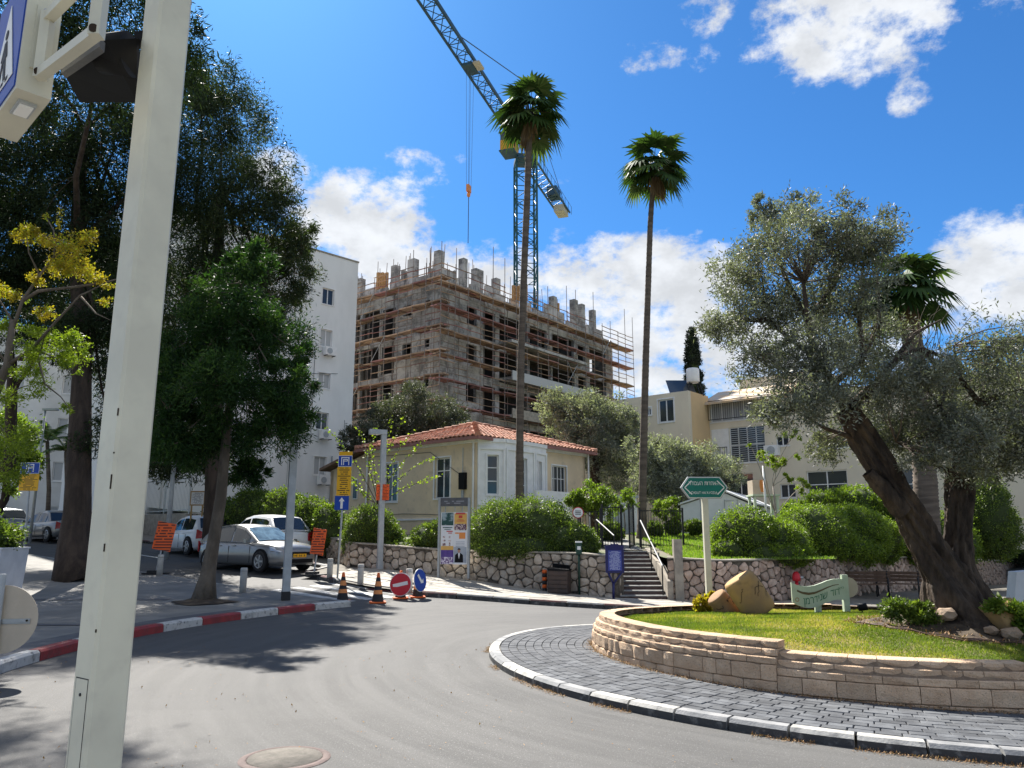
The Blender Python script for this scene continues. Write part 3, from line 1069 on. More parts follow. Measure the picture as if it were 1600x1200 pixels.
def blades(name, pts, m, L=.045, W=.007, seed=3, parent=None, lvb=None):
    rng = np.random.default_rng(seed)
    n = len(pts)
    d = rng.normal(size=(n, 3)) * .55
    d[:, 2] = 1
    d /= np.linalg.norm(d, axis=1, keepdims=True)
    s = np.cross(d, rdirs(rng, n)); s /= np.linalg.norm(s, axis=1, keepdims=True)
    l = (L * rng.uniform(.5, 1.4, n))[:, None]
    v = np.empty((n, 3, 3))
    v[:, 0] = pts - s * W; v[:, 1] = pts + s * W; v[:, 2] = pts + d * l
    lv = rng.uniform(0, 1, n) if lvb is None else np.clip(lvb + rng.uniform(-.3, .3, n), 0, 1)
    return npmesh(name, v.reshape(-1, 3), np.arange(n * 3).reshape(-1, 3), m, parent, lv)

rng = np.random.default_rng(5)
N = 210000
r_ = np.sqrt(rng.uniform(0, 1, N)) * (RW - .32)
a_ = rng.uniform(0, 2 * pi, N)
gx, gy = CX + r_ * np.cos(a_), CY + r_ * np.sin(a_)
# keep more blades in the part facing the camera
keep = (rng.uniform(0, 1, N) < np.clip(1.15 - (gy - 8) * .07, .45, 1))
gx, gy = gx[keep], gy[keep]
gz = np.array([lawn_z(x, y) for x, y in zip(gx, gy)])
patch = np.sin(gx * 1.7 + 1.1 * np.sin(gy * 1.3)) * np.sin(gy * 1.9 + .8 * np.sin(gx * 2.3)) + .6 * np.sin(gx * 5.1 + gy * 3.3) * np.sin(gy * 4.7 - gx * 2.9)
lvb = .45 + .42 * np.clip(patch, -1, 1) + .25 * rng.uniform(-1, 1, len(gx)) + np.clip((8.8 - gy) * .1, -.1, .18)
dead = (lvb > .72) & (rng.uniform(0, 1, len(gx)) < .6)
sel = ~dead
g_o = blades('island_grass', np.stack([gx, gy, gz - .004], 1)[sel], 'grass', .032, .0055, 3, None, lvb[sel])
prop(g_o, 'short patchy green and straw coloured grass on the roundabout island', 'grass', kind='stuff')
# ================================================================== garden, walls, steps
def interp(x, pts):
    if x <= pts[0][0]: return pts[0][1]
    for (a, b), (c, d) in zip(pts, pts[1:]):
        if x <= c: return b + (d - b) * (x - a) / (c - a)
    return pts[-1][1]

WY = sorted([(p[0], p[1]) for p in BACK])
TOPZ = [(-33, 4.6), (-14.5, 2.6), (-8, 1.75), (-5.45, 1.42), (-2, 1.2), (1.9, 1.14), (3.05, 1.05), (4.45, 1.02), (6, .95), (10.3, .98), (15.5, .83), (21, .6), (26.3, .36), (44, .0)]
def yw(x): return interp(x, WY)
def topz(x): return interp(x, TOPZ)
def gz(x, y):
    """garden surface behind the wall"""
    t = smooth01((y - yw(x)) / 11)
    return topz(x) - .03 + (max(1.75, topz(x)) - topz(x)) * t

gd = setting('garden_ground')
def garden(x0, x1, n, ystart=None):
    rows = []
    for i in range(n + 1):
        x = x0 + (x1 - x0) * i / n
        y0 = yw(x) + .12 if ystart is None else ystart
        rows.append([Vector((x, y0 + (90 - y0) * (j / 16) ** 1.8, gz(x, y0 + (90 - y0) * (j / 16) ** 1.8))) for j in range(17)])
    return MB().grid(rows, True, flip=True)
garden(-46, 3.05, 50).build('garden_soil', 'earth', gd)
garden(4.45, 46, 42).build('garden_soil', 'earth', gd)
garden(3.05, 4.45, 2, 25.75).build('garden_soil', 'earth', gd)


def clip_cell(poly, p, q):
    """keep the side of poly nearer p than q"""
    mx_, my_ = (p[0] + q[0]) / 2, (p[1] + q[1]) / 2
    nx_, ny_ = q[0] - p[0], q[1] - p[1]
    out = []
    for i in range(len(poly)):
        a, b = poly[i], poly[(i + 1) % len(poly)]
        da = (a[0] - mx_) * nx_ + (a[1] - my_) * ny_
        db = (b[0] - mx_) * nx_ + (b[1] - my_) * ny_
        if da <= 0: out.append(a)
        if (da < 0 < db) or (db < 0 < da):
            t = da / (da - db)
            out.append((a[0] + (b[0] - a[0]) * t, a[1] + (b[1] - a[1]) * t))
    return out


def stone_wall(name, label, pl, cw, ch, m, seed, thick=.35, jitter=.75, side=1, coping=.05, vis=None):
    T = thing(name, label, 'stone wall', (pl[0][0], pl[0][1], 0))
    P = [Vector((p[0], p[1], 0)) for p in pl]
    d = [0]
    for a, b in zip(P, P[1:]): d.append(d[-1] + (b - a).length)
    L = d[-1]
    def fr(s):
        k = 0
        while k < len(P) - 2 and d[k + 1] < s: k += 1
        t = (P[k + 1] - P[k]).normalized()
        # blend the direction near the bends
        q = P[k].lerp(P[k + 1], (s - d[k]) / (d[k + 1] - d[k]))
        return q, Vector((t.y, -t.x, 0)) * side
    def base(s):
        q, _ = fr(s); return h(q.x, q.y) + .06
    def top(s):
        q, _ = fr(s); return topz(q.x)
    rnd = random.Random(seed)
    nx_ = int(L / cw)
    seeds = []
    for i in range(-1, nx_ + 1):
        s = (i + .5) * cw
        hh = 1.4 if not (0 < s < L) else top(s) - base(s)
        nz_ = max(1, round(hh / ch))
        for k in range(-1, nz_ + 1):
            off = .5 if i % 2 else 0
            seeds.append((s + rnd.uniform(-.5, .5) * cw * jitter, (k + .5 + off - .25) * hh / nz_ + rnd.uniform(-.5, .5) * ch * jitter))
    cells = []
    for i, p in enumerate(seeds):
        if not (0 <= p[0] <= L): continue
        hh = top(p[0]) - base(p[0]) - coping
        if not (0 <= p[1] <= hh): continue
        poly = [(max(0, p[0] - 1), 0), (min(L, p[0] + 1), 0), (min(L, p[0] + 1), hh), (max(0, p[0] - 1), hh)]
        for q in seeds:
            if q is not p and abs(q[0] - p[0]) < 1.3 and abs(q[1] - p[1]) < 1.3:
                poly = clip_cell(poly, p, q)
                if len(poly) < 3: break
        if len(poly) >= 3: cells.append((p, poly))
    cells.sort(key=lambda c: fr(c[0][0])[0].length)
    rest = MB()
    cnt = 0
    for p, poly in cells:
        cx_ = sum(a[0] for a in poly) / len(poly); cy_ = sum(a[1] for a in poly) / len(poly)
        # round the outline: cut corners, pull in for the joint
        pp = []
        for i in range(len(poly)):
            a, b = poly[i], poly[(i + 1) % len(poly)]
            pp.append((a[0] * .78 + b[0] * .22, a[1] * .78 + b[1] * .22))
            pp.append((a[0] * .22 + b[0] * .78, a[1] * .22 + b[1] * .78))
        g_ = rnd.uniform(.86, .95)
        outl = [(cx_ + (a[0] - cx_) * g_, cy_ + (a[1] - cy_) * g_) for a in pp]
        pr = rnd.uniform(.025, .065)
        tilt = (rnd.uniform(-.12, .12), rnd.uniform(-.12, .12))
        rings = []
        for sc_, dd in ((1, -.03), (1, pr * .4), (.84, pr * .95), (.4, pr * 1.12)):
            ring = []
            for a in outl:
                x_, z_ = cx_ + (a[0] - cx_) * sc_, cy_ + (a[1] - cy_) * sc_
                q, n = fr(min(max(x_, 0), L))
                o = dd + (0 if dd < 0 else tilt[0] * (x_ - cx_) + tilt[1] * (z_ - cy_) + rnd.uniform(-.006, .006))
                ring.append(q + n * o + Vector((0, 0, base(min(max(x_, 0), L)) + z_)))
            rings.append(ring)
        N_ = len(outl)
        vs = [v for r in rings for v in r]
        fs = [(r * N_ + k, r * N_ + (k + 1) % N_, (r + 1) * N_ + (k + 1) % N_, (r + 1) * N_ + k) for r in range(3) for k in range(N_)]
        fs.append(tuple(3 * N_ + k for k in range(N_)))
        if side < 0: fs = [f[::-1] for f in fs]
        if cnt < 298:
            MB().add(vs, fs).build('stone', m, T, world=True)
        else:
            rest.add(vs, fs)
        cnt += 1
    if rest.v:
        prop(rest.build('stones_beyond', m, T, world=True), kind='stuff')
    # core and a rough flat coping
    n = max(4, int(L / .6))
    core, cop = [], []
    for i in range(n + 1):
        s = L * i / n
        q, nn_ = fr(s)
        b, t = base(s) - .3, top(s)
        w0, w1 = q + nn_ * 0.0, q - nn_ * thick
        core.append([Vector((w0.x, w0.y, b)), Vector((w0.x, w0.y, t - coping)), Vector((w1.x, w1.y, t - coping)), Vector((w1.x, w1.y, b))])
        e0, e1 = q + nn_ * .05, q - nn_ * (thick + .02)
        cop.append([Vector((e1.x, e1.y, t - coping)), Vector((e0.x, e0.y, t - coping)), Vector((e0.x, e0.y, t - .012)), Vector((e0.x - nn_.x * .02, e0.y - nn_.y * .02, t)), Vector((e1.x, e1.y, t))])
    mb = MB(); mb.grid(core, False, flip=(side < 0))
    for r in (0, n): mb.f.append(tuple(r * 4 + k for k in range(4))); mb.smooth.append(False)
    mb.build('wall_core', 'mortar', T, world=True)
    mb = MB(); mb.grid(cop, False, flip=(side < 0))
    for r in (0, n): mb.f.append(tuple(r * 5 + k for k in range(5))); mb.smooth.append(False)
    mb.build('coping', 'concrete_trim', T, world=True)
    return T

stone_wall('stone_wall', 'rubble stone garden wall running left from the steps to behind the poster frame', [(-16, 38.9), (-8.0, 31.0), (-6.3, 28.2), (-5.45, 26.4), (-4.36, 25.9), (-1.98, 24.6), (-1.19, 24.4), (0, 23.95), (1.86, 23.15), (3.05, 22.5)], .29, .27, 'stone', 3)
stone_wall('stone_wall', 'pinkish rubble stone wall right of the steps curving away behind the benches', WALLR[:7], .27, .26, 'stone_pink', 11)
stone_wall('stone_wall', 'short rubble return wall along the left side of the steps', [(3.05, 22.52), (3.05, 25.9)], .34, .31, 'stone', 5, thick=.2, side=1)

# side street boundary further up: plastered low wall with railings
T = thing('street_railing', 'grey metal railing on a low wall left of the hedge, behind the white hatchback', 'fence', (-16.2, 39.2, 0))
mb = MB()
r0, r1 = Vector((-16.2, 39.0, 0)), Vector((-24.5, 46.4, 0))
zt = 2.6
L_ = (r1 - r0).length; t_ = (r1 - r0).normalized(); n_ = Vector((-t_.y, t_.x, 0)) * -1
mb.obox(((r0 + r1) / 2 + Vector((0, 0, 1.9))), t_ * L_ / 2, n_ * .12, (0, 0, .85))
mb.build('low_wall', 'concrete_trim', T, world=True)
for i in range(5):
    p = r0 + t_ * (L_ * i / 4)
    stick(T, 'post', p + Vector((0, 0, 2.7)), p + Vector((0, 0, 4.55)), .03, 'steel', 'box')
for zz_ in (2.9, 4.5):
    stick(T, 'rail', r0 + Vector((0, 0, zz_)), r1 + Vector((0, 0, zz_)), .022, 'steel', 'box')
for i in range(1, 72):
    p = r0 + t_ * (L_ * i / 72)
    stick(T, 'bar', p + Vector((0, 0, 2.9)), p + Vector((0, 0, 4.5)), .009, 'steel', 'rod')

# steps
ST = thing('garden_steps', 'concrete steps climbing between the stone walls to the black gate', 'steps', (3.7, 22.5, 0))
z0 = h(3.7, 22.5) + .10
n_st = 11
ris = (1.13 - z0) / n_st
run_ = .30
for i in range(n_st):
    y0 = 22.5 + i * run_
    mb = MB()
    mb.box(3.07, 4.38, y0 + .02, 22.5 + n_st * run_ if i == n_st - 1 else y0 + run_ + .05, z0 + i * ris - .02, z0 + (i + 1) * ris - .03)
    mb.build('riser', 'rock_dark', ST, world=True)
    mb = MB()
    mb.box(3.065, 4.385, y0 - .01, y0 + run_ + .02, z0 + (i + 1) * ris - .03, z0 + (i + 1) * ris)
    mb.build('tread', 'kerb_grey', ST, world=True)
mb = MB()
mb.prism([(4.40, 22.42, z0 - .2), (4.40, 22.42, .35), (4.40, 23.5, .75), (4.40, 26.0, 1.22), (4.40, 26.0, z0 - .2)], (.16, 0, 0))
mb.build('cheek_wall', 'concrete_trim', ST, world=True)
mb = MB(); mb.box(4.62, 4.86, 22.40, 22.64, z0 - .1, 1.52)
mb.build('pillar', 'concrete_trim', ST, world=True)
def rail(parent, pts, r, m):
    for a, b in zip(pts, pts[1:]): stick(parent, 'rail', a, b, r, m)
HR = thing('handrail', 'bright steel handrail sloping down the right side of the steps', 'handrail', (4.3, 22.6, z0))
pa, pb = Vector((4.3, 22.55, z0 + .93)), Vector((4.3, 26.1, 2.12))
stick(HR, 'rail', pa, pb, .024, 'steel_bright')
for yy, zz0, zz1 in ((22.6, z0, z0 + .92), (24.3, .4, 1.50), (26.05, 1.1, 2.1)):
    stick(HR, 'post', (4.3, yy, zz0), (4.3, yy, zz1), .02, 'black_iron')
HR = thing('handrail', 'short handrail at the top left of the steps', 'handrail', (3.2, 25.0, .9))
stick(HR, 'rail', (3.18, 24.4, 1.62), (2.85, 26.3, 2.15), .022, 'steel_bright')
stick(HR, 'post', (3.18, 24.4, .7), (3.18, 24.4, 1.62), .018, 'black_iron')
stick(HR, 'post', (2.86, 26.2, 1.1), (2.86, 26.2, 2.13), .018, 'black_iron')

# iron gate and fence at the head of the steps
def iron_fence(label, a, b, z0f, ht, n, cat='fence', nm='iron_fence'):
    a, b = Vector((*a, 0)), Vector((*b, 0))
    T = thing(nm, label, cat, (a.x, a.y, z0f))
    for k in (0, 1):
        p = a.lerp(b, k)
        stick(T, 'post', (p.x, p.y, z0f - .1), (p.x, p.y, z0f + ht + .08), .03, 'black_iron', 'box')
    for zz_ in (.15, ht - .03):
        stick(T, 'rail', (a.x, a.y, z0f + zz_), (b.x, b.y, z0f + zz_), .016, 'black_iron', 'box')
    for i in range(1, n):
        p = a.lerp(b, i / n)
        stick(T, 'bar', (p.x, p.y, z0f + .1), (p.x, p.y, z0f + ht), .009, 'black_iron')
    return T
iron_fence('tall black iron gate leaf standing at the top of the steps', (3.05, 26.4), (3.75, 26.8), 1.15, 1.45, 7, 'gate', 'iron_gate')
iron_fence('black iron gate leaf folded open right of the taller leaf', (3.95, 26.3), (4.25, 27.3), 1.15, 1.45, 6, 'gate', 'iron_gate')
iron_fence('black iron fence panel left of the gate behind the round bush', (2.35, 26.9), (3.0, 26.4), 1.15, 1.3, 7)
iron_fence('long black iron fence panel between the gate and the lawn', (4.4, 26.9), (5.95, 27.2), 1.15, 1.35, 15)

# ================================================================== building helpers
def facade(mb, O, U, N, L, z0, z1, ops, th=.25):
    O, U, N = Vector(O), Vector(U), Vector(N)
    us = sorted({0, L, *[q for o in ops for q in (o[0], o[1])]})
    us = [u for u in us if 0 <= u <= L]
    for ua, ub in zip(us, us[1:]):
        if ub - ua < 1e-5: continue
        cuts = sorted([(o[2], o[3]) for o in ops if o[0] <= (ua + ub) / 2 <= o[1]])
        z = z0
        for a, b in cuts + [(z1, z1)]:
            if a > z:
                c = O + U * (ua + ub) / 2 - N * th / 2
                mb.obox((c.x, c.y, (z + a) / 2), U * (ub - ua) / 2, N * th / 2, (0, 0, (a - z) / 2))
            z = max(z, b)


def window(parent, O, U, N, op, inset=.10, fm='trim_white', gm='glass', nx_=2, nz_=1, fw=.05, sill=True, surround=None, name='window', frac=None):
    O, U, N = Vector(O), Vector(U), Vector(N)
    u0, u1, z0, z1 = op
    mb = MB()
    def bar(a, b, c, d, dep0, dep1):
        p = O + U * (a + b) / 2 - N * (dep0 + dep1) / 2
        mb.obox((p.x, p.y, (c + d) / 2), U * (b - a) / 2, N * abs(dep1 - dep0) / 2, (0, 0, (d - c) / 2))
    bar(u0, u1, z0, z0 + fw, inset, inset + .06)
    bar(u0, u1, z1 - fw, z1, inset, inset + .06)
    bar(u0, u0 + fw, z0 + fw, z1 - fw, inset, inset + .06)
    bar(u1 - fw, u1, z0 + fw, z1 - fw, inset, inset + .06)
    for i in range(1, nx_):
        u = u0 + (u1 - u0) * i / nx_
        bar(u - fw / 2, u + fw / 2, z0 + fw, z1 - fw, inset + .002, inset + .055)
    zz_ = frac if frac else [j / nz_ for j in range(1, nz_)]
    for f in zz_:
        z = z0 + (z1 - z0) * f
        bar(u0 + fw, u1 - fw, z - fw * .4, z + fw * .4, inset + .004, inset + .052)
    if sill:
        bar(u0 - .06, u1 + .06, z0 - .06, z0, -.05, inset + .02)
    if surround:
        s_ = surround
        bar(u0 - s_, u0, z0, z1 + s_, -.035, .02); bar(u1, u1 + s_, z0, z1 + s_, -.035, .02); bar(u0, u1, z1, z1 + s_, -.035, .02)
    f = mb.build(name, fm, parent, world=True)
    mb = MB()
    bar2 = O + U * (u0 + u1) / 2 - N * (inset + .035)
    mb.obox((bar2.x, bar2.y, (z0 + z1) / 2), U * (u1 - u0 - fw) / 2, N * .006, (0, 0, (z1 - z0 - fw) / 2))
    mb.build('pane', gm, f, world=True)
    return f

UL, UR = Vector((-.76, .65, 0)).normalized(), Vector((.65, .76, 0)).normalized()
NL, NR = Vector((-.65, -.76, 0)).normalized(), Vector((.76, -.65, 0)).normalized()     # outward normals of faces running along UL, UR

# ================================================================== the old house
HC = Vector((-1.5, 33.0, 0))
HB, HE = 1.2, 5.78
LA, LB = 7.4, 8.0
H = thing('old_house', 'low cream plastered house with a hipped red tile roof and white bay', 'house', (HC.x, HC.y, HB))
opsL = [(1.62, 2.6, 3.25, 5.05), (5.1, 6.1, 3.2, 5.02)]
mb = MB(); facade(mb, HC, UL, NL, LA, HB, HE, opsL)
mb.build('wall', 'house_wall', H, world=True)
opsR = [(5.25, 6.4, 2.9, 4.95)]
O_R = HC
mb = MB(); facade(mb, O_R + UR * .26 - UR * .26, UR, NR, LB, HB, HE, opsR + [(0.0, .26, HB, HE)])
mb.build('wall', 'house_wall', H, world=True)
mb = MB()
facade(mb, HC + UR * LB, UL, -NL, LA, HB, HE, [])
facade(mb, HC + UL * LA, UR, -NR, LB, HB, HE, [])
mb.build('wall', 'house_wall', H, world=True)
for op in opsL: window(H, HC, UL, NL, op, nx_=2, frac=[.68], surround=.07, fw=.055)
window(H, HC, UR, NR, opsR[0], nx_=4, frac=[.7], surround=.07, fw=.04, gm='glass')
mb = MB()   # plinth moulding and eaves cornice
c = HC + UL * LA / 2 + NL * .02
mb.obox((c.x, c.y, 2.35), UL * LA / 2, NL * .03, (0, 0, .04))
c = HC + UL * LA / 2 + NL * .05
mb.obox((c.x, c.y, HE - .12), UL * (LA / 2 + .1), NL * .06, (0, 0, .09))
c = HC + UR * (LB / 2 + 2.05) + NR * .05
mb.obox((c.x, c.y, HE - .12), UR * (LB / 2 - 2.0), NR * .06, (0, 0, .09))
mb.build('cornice', 'trim_white', H, world=True)
# white bay
def bp(b, p): return HC + UR * b + NR * p
bays = [((.0, .03), (1.0, .75)), ((1.0, .75), (3.0, .75)), ((3.0, .75), (4.05, .6)), ((4.05, .6), (4.15, .02))]
by = []
for k, (a, b) in enumerate(bays):
    A, B = bp(*a), bp(*b)
    U = (B - A).normalized(); N = Vector((U.y, -U.x, 0))
    by.append((A, U, N, (B - A).length))
mb = MB()
bops = {0: [(.42, .92, 3.35, 5.05)], 1: [(.75, 1.45, 3.2, 5.0)], 2: [(.3, .62, 3.3, 4.95)]}
for k, (A, U, N, L) in enumerate(by):
    facade(mb, A, U, N, L, HB, HE - .02, bops.get(k, []), .2)
mb.build('bay', 'trim_white', H, world=True)
for k, (A, U, N, L) in enumerate(by):
    for op in bops.get(k, []): window(H, A, U, N, op, nx_=2 if k == 1 else 1, frac=[.34, .68], surround=.08, fw=.05)
mb = MB()
for k, (A, U, N, L) in enumerate(by[:3]):
    for zc_, hh_ in ((2.95, .05), (HE - .45, .05), (HE - .1, .08)):
        c = A + U * L / 2 + N * .03
        mb.obox((c.x, c.y, zc_), U * L / 2, N * .04, (0, 0, hh_))
    for u in (.06, L - .06):
        c = A + U * u + N * .03
        mb.obox((c.x, c.y, (2.95 + HE - .45) / 2), U * .05, N * .035, (0, 0, (HE - .45 - 2.95) / 2 - .05))
mb.build('pilaster', 'trim_white', H, world=True)
mb = MB()   # low porch parapet
A = bp(1.9, 1.7); mb.obox((A.x + UR.x * 1.1, A.y + UR.y * 1.1, 2.6), UR * 1.2, NR * .1, (0, 0, .95))
A = bp(4.3, 1.0); mb.obox((A.x, A.y, 2.2), UR * .08, NR * .8, (0, 0, .9))
mb.build('porch_parapet', 'trim_white', H, world=True)
# annex to the left with a falling roof line
AO = HC + UL * LA
annz = lambda u: 5.72 - .26 * u
mb = MB()
th_ = NL * -.25
a_ = AO + NL * -.15
pts = [(0, HB), (3.1, HB), (3.1, annz(3.1)), (0, annz(0))]
mb.prism([(a_.x + UL.x * u, a_.y + UL.y * u, z) for u, z in pts], -NL * .25)
e_ = a_ + UL * 3.1
mb.prism([(e_.x, e_.y, HB), (e_.x + UR.x * 5, e_.y + UR.y * 5, HB), (e_.x + UR.x * 5, e_.y + UR.y * 5, annz(3.1)), (e_.x, e_.y, annz(3.1))], UL * -.25)
mb.build('annex_wall', 'house_wall', H, world=True)
mb = MB()
q0 = AO + NL * .30 - UL * .0
pr = [(q0.x + UL.x * u, q0.y + UL.y * u, annz(u) + .1) for u in (0, 3.5)]
mb.prism([pr[0], pr[1], (pr[1][0] + UR.x * 5.5, pr[1][1] + UR.y * 5.5, pr[1][2]), (pr[0][0] + UR.x * 5.5, pr[0][1] + UR.y * 5.5, pr[0][2])], (0, 0, .14))
mb.build('annex_roof', 'wood_brown', H, world=True)
for u in (1.0, 1.9):
    mb = MB(); c = a_ + UL * u + NL * .02; mb.obox((c.x, c.y, 3.9), UL * .18, NL * .03, (0, 0, .5)); w_ = mb.build('annex_window', 'trim_white', H, world=True)
    mb = MB(); c = a_ + UL * u + NL * .055; mb.obox((c.x, c.y, 3.9), UL * .14, NL * .006, (0, 0, .45)); mb.build('pane', 'glass', w_, world=True)
for (b0, u) in ((AO + NL * .07, -.1), (HC + NL * .06 + UR * -.02, .15), (HC + UR * LB + NR * .07, -.15)):
    stick(H, 'downpipe', Vector((b0.x + UL.x * u, b0.y + UL.y * u, HB)), Vector((b0.x + UL.x * u, b0.y + UL.y * u, HE - .1)), .045, 'trim_white')
mb = MB(); c = HC + UL * .75 + NL * .1; mb.obox((c.x, c.y, 3.95), UL * .17, NL * .09, (0, 0, .36))
mb.build('meter_box', 'black_plastic', H, world=True)
stick(H, 'conduit', c + Vector((0, 0, 3.55)), c + Vector((0, 0, 2.9)), .06, 'pole_grey')
stick(H, 'conduit', c + Vector((0, 0, 4.3)) , c + Vector((0, 0, 5.4)), .02, 'pole_grey')
for (ua, za, ub, zb) in ((.9, 4.2, 2.9, 5.35), (2.9, 5.35, 7.2, 5.4), (1.0, 2.5, 4.6, 2.62), (4.6, 2.62, 7.1, 2.55)):
    qa, qb = HC + UL * ua + NL * .03, HC + UL * ub + NL * .03
    stick(H, 'wall_cable', (qa.x, qa.y, za), (qb.x, qb.y, zb), .012, 'cable')
# roof
OV = .45
rz0 = HE + .02
def hp(a, b, z): 
    v = HC + UL * a + UR * b
    return Vector((v.x, v.y, z))
RZ = at(738, 660, 38.2).z - .12
cn = [hp(-OV, -OV, rz0), hp(LA + OV, -OV, rz0), hp(LA + OV, LB + OV, rz0), hp(-OV, LB + OV, rz0)]
half = (LA + 2 * OV) / 2
rd = [hp(LA / 2, -OV + half, RZ), hp(LA / 2, LB + OV - half, RZ)]
mb = MB()
mb.add([*cn, *rd], [(0, 1, 4), (1, 2, 5, 4), (2, 3, 5), (3, 0, 4, 5), (3, 2, 1, 0)])
rf = mb.build('roof', 'tile', H, world=True)
mb = MB()
for a, b in zip(cn, cn[1:] + cn[:1]):
    t = (b - a).normalized()
    c = (a + b) / 2 - Vector((0, 0, .07))
    mb.obox(c, t * (b - a).length / 2, Vector((t.y, -t.x, 0)) * .03, (0, 0, .075))
mb.build('fascia', 'plank_red', rf, world=True)
mb = MB(); mb.obox(tuple((cn[0] + cn[2]) / 2 - Vector((0, 0, .03))), UL * (LA / 2 + OV - .06), UR * (LB / 2 + OV - .06), (0, 0, .02))
mb.build('soffit', 'trim_white', rf, world=True)

def tile_mesh(w_, l_):
    mb = MB()
    prof = [(-w_ / 2, .0), (-w_ * .22, .055), (w_ * .1, .055), (w_ * .3, .0), (w_ / 2, .008)]
    rows = [[Vector((x, 0, z + .035)) for x, z in prof], [Vector((x, l_ * 1.08, z + .002)) for x, z in prof]]
    mb.grid(rows, False, flip=False)
    n = len(prof)
    vs = [Vector((x, 0, z + .035)) for x, z in prof] + [Vector((x, 0, z - .005)) for x, z in prof]
    mb.add(vs, [(k, n + k, n + k + 1, k + 1) for k in range(n - 1)])
    me = mb.mesh('tile'); me.materials.append(M['tile'])
    return me
tm = tile_mesh(.27, .33)
tiles = []
def tile_face(e0, e1, top, n_dir_len):
    """rows of tiles on the roof plane that rises from eave e0-e1 to the ridge points"""
    ex = (e1 - e0).normalized()
    mid = (e0 + e1) / 2
    tp = sum(top, Vector()) / len(top)
    up = tp - mid; up = (up - ex * up.dot(ex)); SL = up.length; up.normalize()
    nz = ex.cross(up)
    if nz.z < 0: nz = -nz
    tx = [(t - e0).dot(ex) for t in top]
    l0, l1 = min(tx), max(tx)
    L = (e1 - e0).length
    rows_ = int(SL / .33)
    for j in range(rows_):
        y = j * SL / rows_
        f = (y + .12) / SL
        xa, xb = l0 * f, L + (l1 - L) * f
        n = int((xb - xa) / .27)
        for i in range(n + 1):
            x = math.ceil(xa / .27) * .27 + i * .27
            if x > xb - .03: break
            p = e0 + ex * x + up * y + nz * .01
            xx = ex if ex.cross(up).dot(nz) > 0 else -ex
            m4 = Matrix((xx, up, nz)).transposed().to_4x4(); m4.translation = p
            tiles.append((p.length, m4))
tile_face(cn[0], cn[1], [rd[0]], 0)
tile_face(cn[0], cn[3], rd, 0)
tiles.sort(key=lambda t: t[0])
rnd = random.Random(2)
offH = Vector(H.location)
restm = MB()
for i, (d, m4) in enumerate(tiles):
    m4 = Matrix.Translation(-offH) @ m4 @ Matrix.Rotation(rnd.uniform(-.03, .03), 4, 'Z') @ Matrix.Translation((0, 0, rnd.uniform(-.008, .012)))
    if i < 290:
        o = bpy.data.objects.new('tile', tm); COL.objects.link(o); o.parent = rf; o.matrix_basis = m4
    else:
        restm.add([m4 @ v.co for v in tm.vertices], [tuple(p.vertices) for p in tm.polygons])
o = prop(restm.build('tiles_beyond', 'tile', rf), kind='stuff')
for a, b in ((cn[0], rd[0]), (cn[1], rd[0]), (cn[3], rd[1]), (rd[0], rd[1])):
    n = max(1, int((b - a).length / .36))
    for i in range(n):
        p, q = a.lerp(b, i / n), a.lerp(b, (i + 1.08) / n)
        mb = MB(); mb.tube([p + Vector((0, 0, .06)), q + Vector((0, 0, .035))], [.135, .115], 8)
        mb.build('ridge_tile', 'tile', rf, world=True)

# ================================================================== white apartment block
WO = Vector((-10.9, 51.8, 0)); WU = Vector((-.707, -.707, 0)); WN = Vector((.707, -.707, 0))
WT = at(548, 411, 51.8).z
B = thing('apartment_block', 'tall plain white apartment block beside the scaffolded building', 'building', (WO.x, WO.y, 2))
wops = []
def wz(v, Y=50): return at(500, v, Y).z
lev = [(450, 475), (514, 541), (582, 606), (644, 671), (713, 742)]
for (va, vb) in lev:
    wops.append((1.85, 2.75, wz(vb), wz(va)))
    wops.append((9.0, 10.2, wz(vb), wz(va)))
mb = MB(); facade(mb, WO, WU, WN, 14, .5, WT, wops, .3)
mb.build('wall', 'plaster_white', B, world=True)
mb = MB()
s0 = WO - WN * .3
facade(mb, WO - WN * 12 + WU * 0, WN, -WU, 12 - .301, .5, WT, [], .3)
facade(mb, WO - WN * 12.3, WU, -WN, 14, .5, WT, [], .3)
facade(mb, WO + WU * 14 - WN * 12, WN, WU, 12 - .301, .5, WT, [], .3)
mb.build('wall', 'plaster_white', B, world=True)
mb = MB(); c = WO + WU * 7 - WN * 6; mb.obox((c.x, c.y, WT - .35), WU * 6.7, WN * 5.7, (0, 0, .1)); mb.build('roof', 'concrete_trim', B, world=True)
mb = MB()
for (o_, u_, n_, L_) in ((WO, WU, WN, 14),):
    c = o_ + u_ * L_ / 2 - n_ * .14; mb.obox((c.x, c.y, WT + .05), u_ * (L_ / 2 + .04), n_ * .2, (0, 0, .05))
mb.build('parapet_cap', 'concrete_trim', B, world=True)
for i, op in enumerate(wops):
    window(B, WO, WU, WN, op, nx_=2, inset=.08, gm='shutter' if i in (2, 4, 8) else 'glass', surround=.05, fw=.06)
mb = MB()
pA = WO + WU * 1.45 + WN * .05
mb.tube([(pA.x, pA.y, 2), (pA.x, pA.y, wz(713)), (pA.x + WU.x * -.0, pA.y, wz(713) + .1)], .05, 6)
mb.build('drain_pipe', 'pole_grey', B, world=True)
rnd = random.Random(15)
for k_, u_ in enumerate((4.6, 7.4, 12.2)):
    q = WO + WU * u_ + WN * .06
    stick(B, 'drain_pipe', (q.x, q.y, 2.0), (q.x, q.y, WT - rnd.uniform(.5, 6)), .05, 'plaster_far')
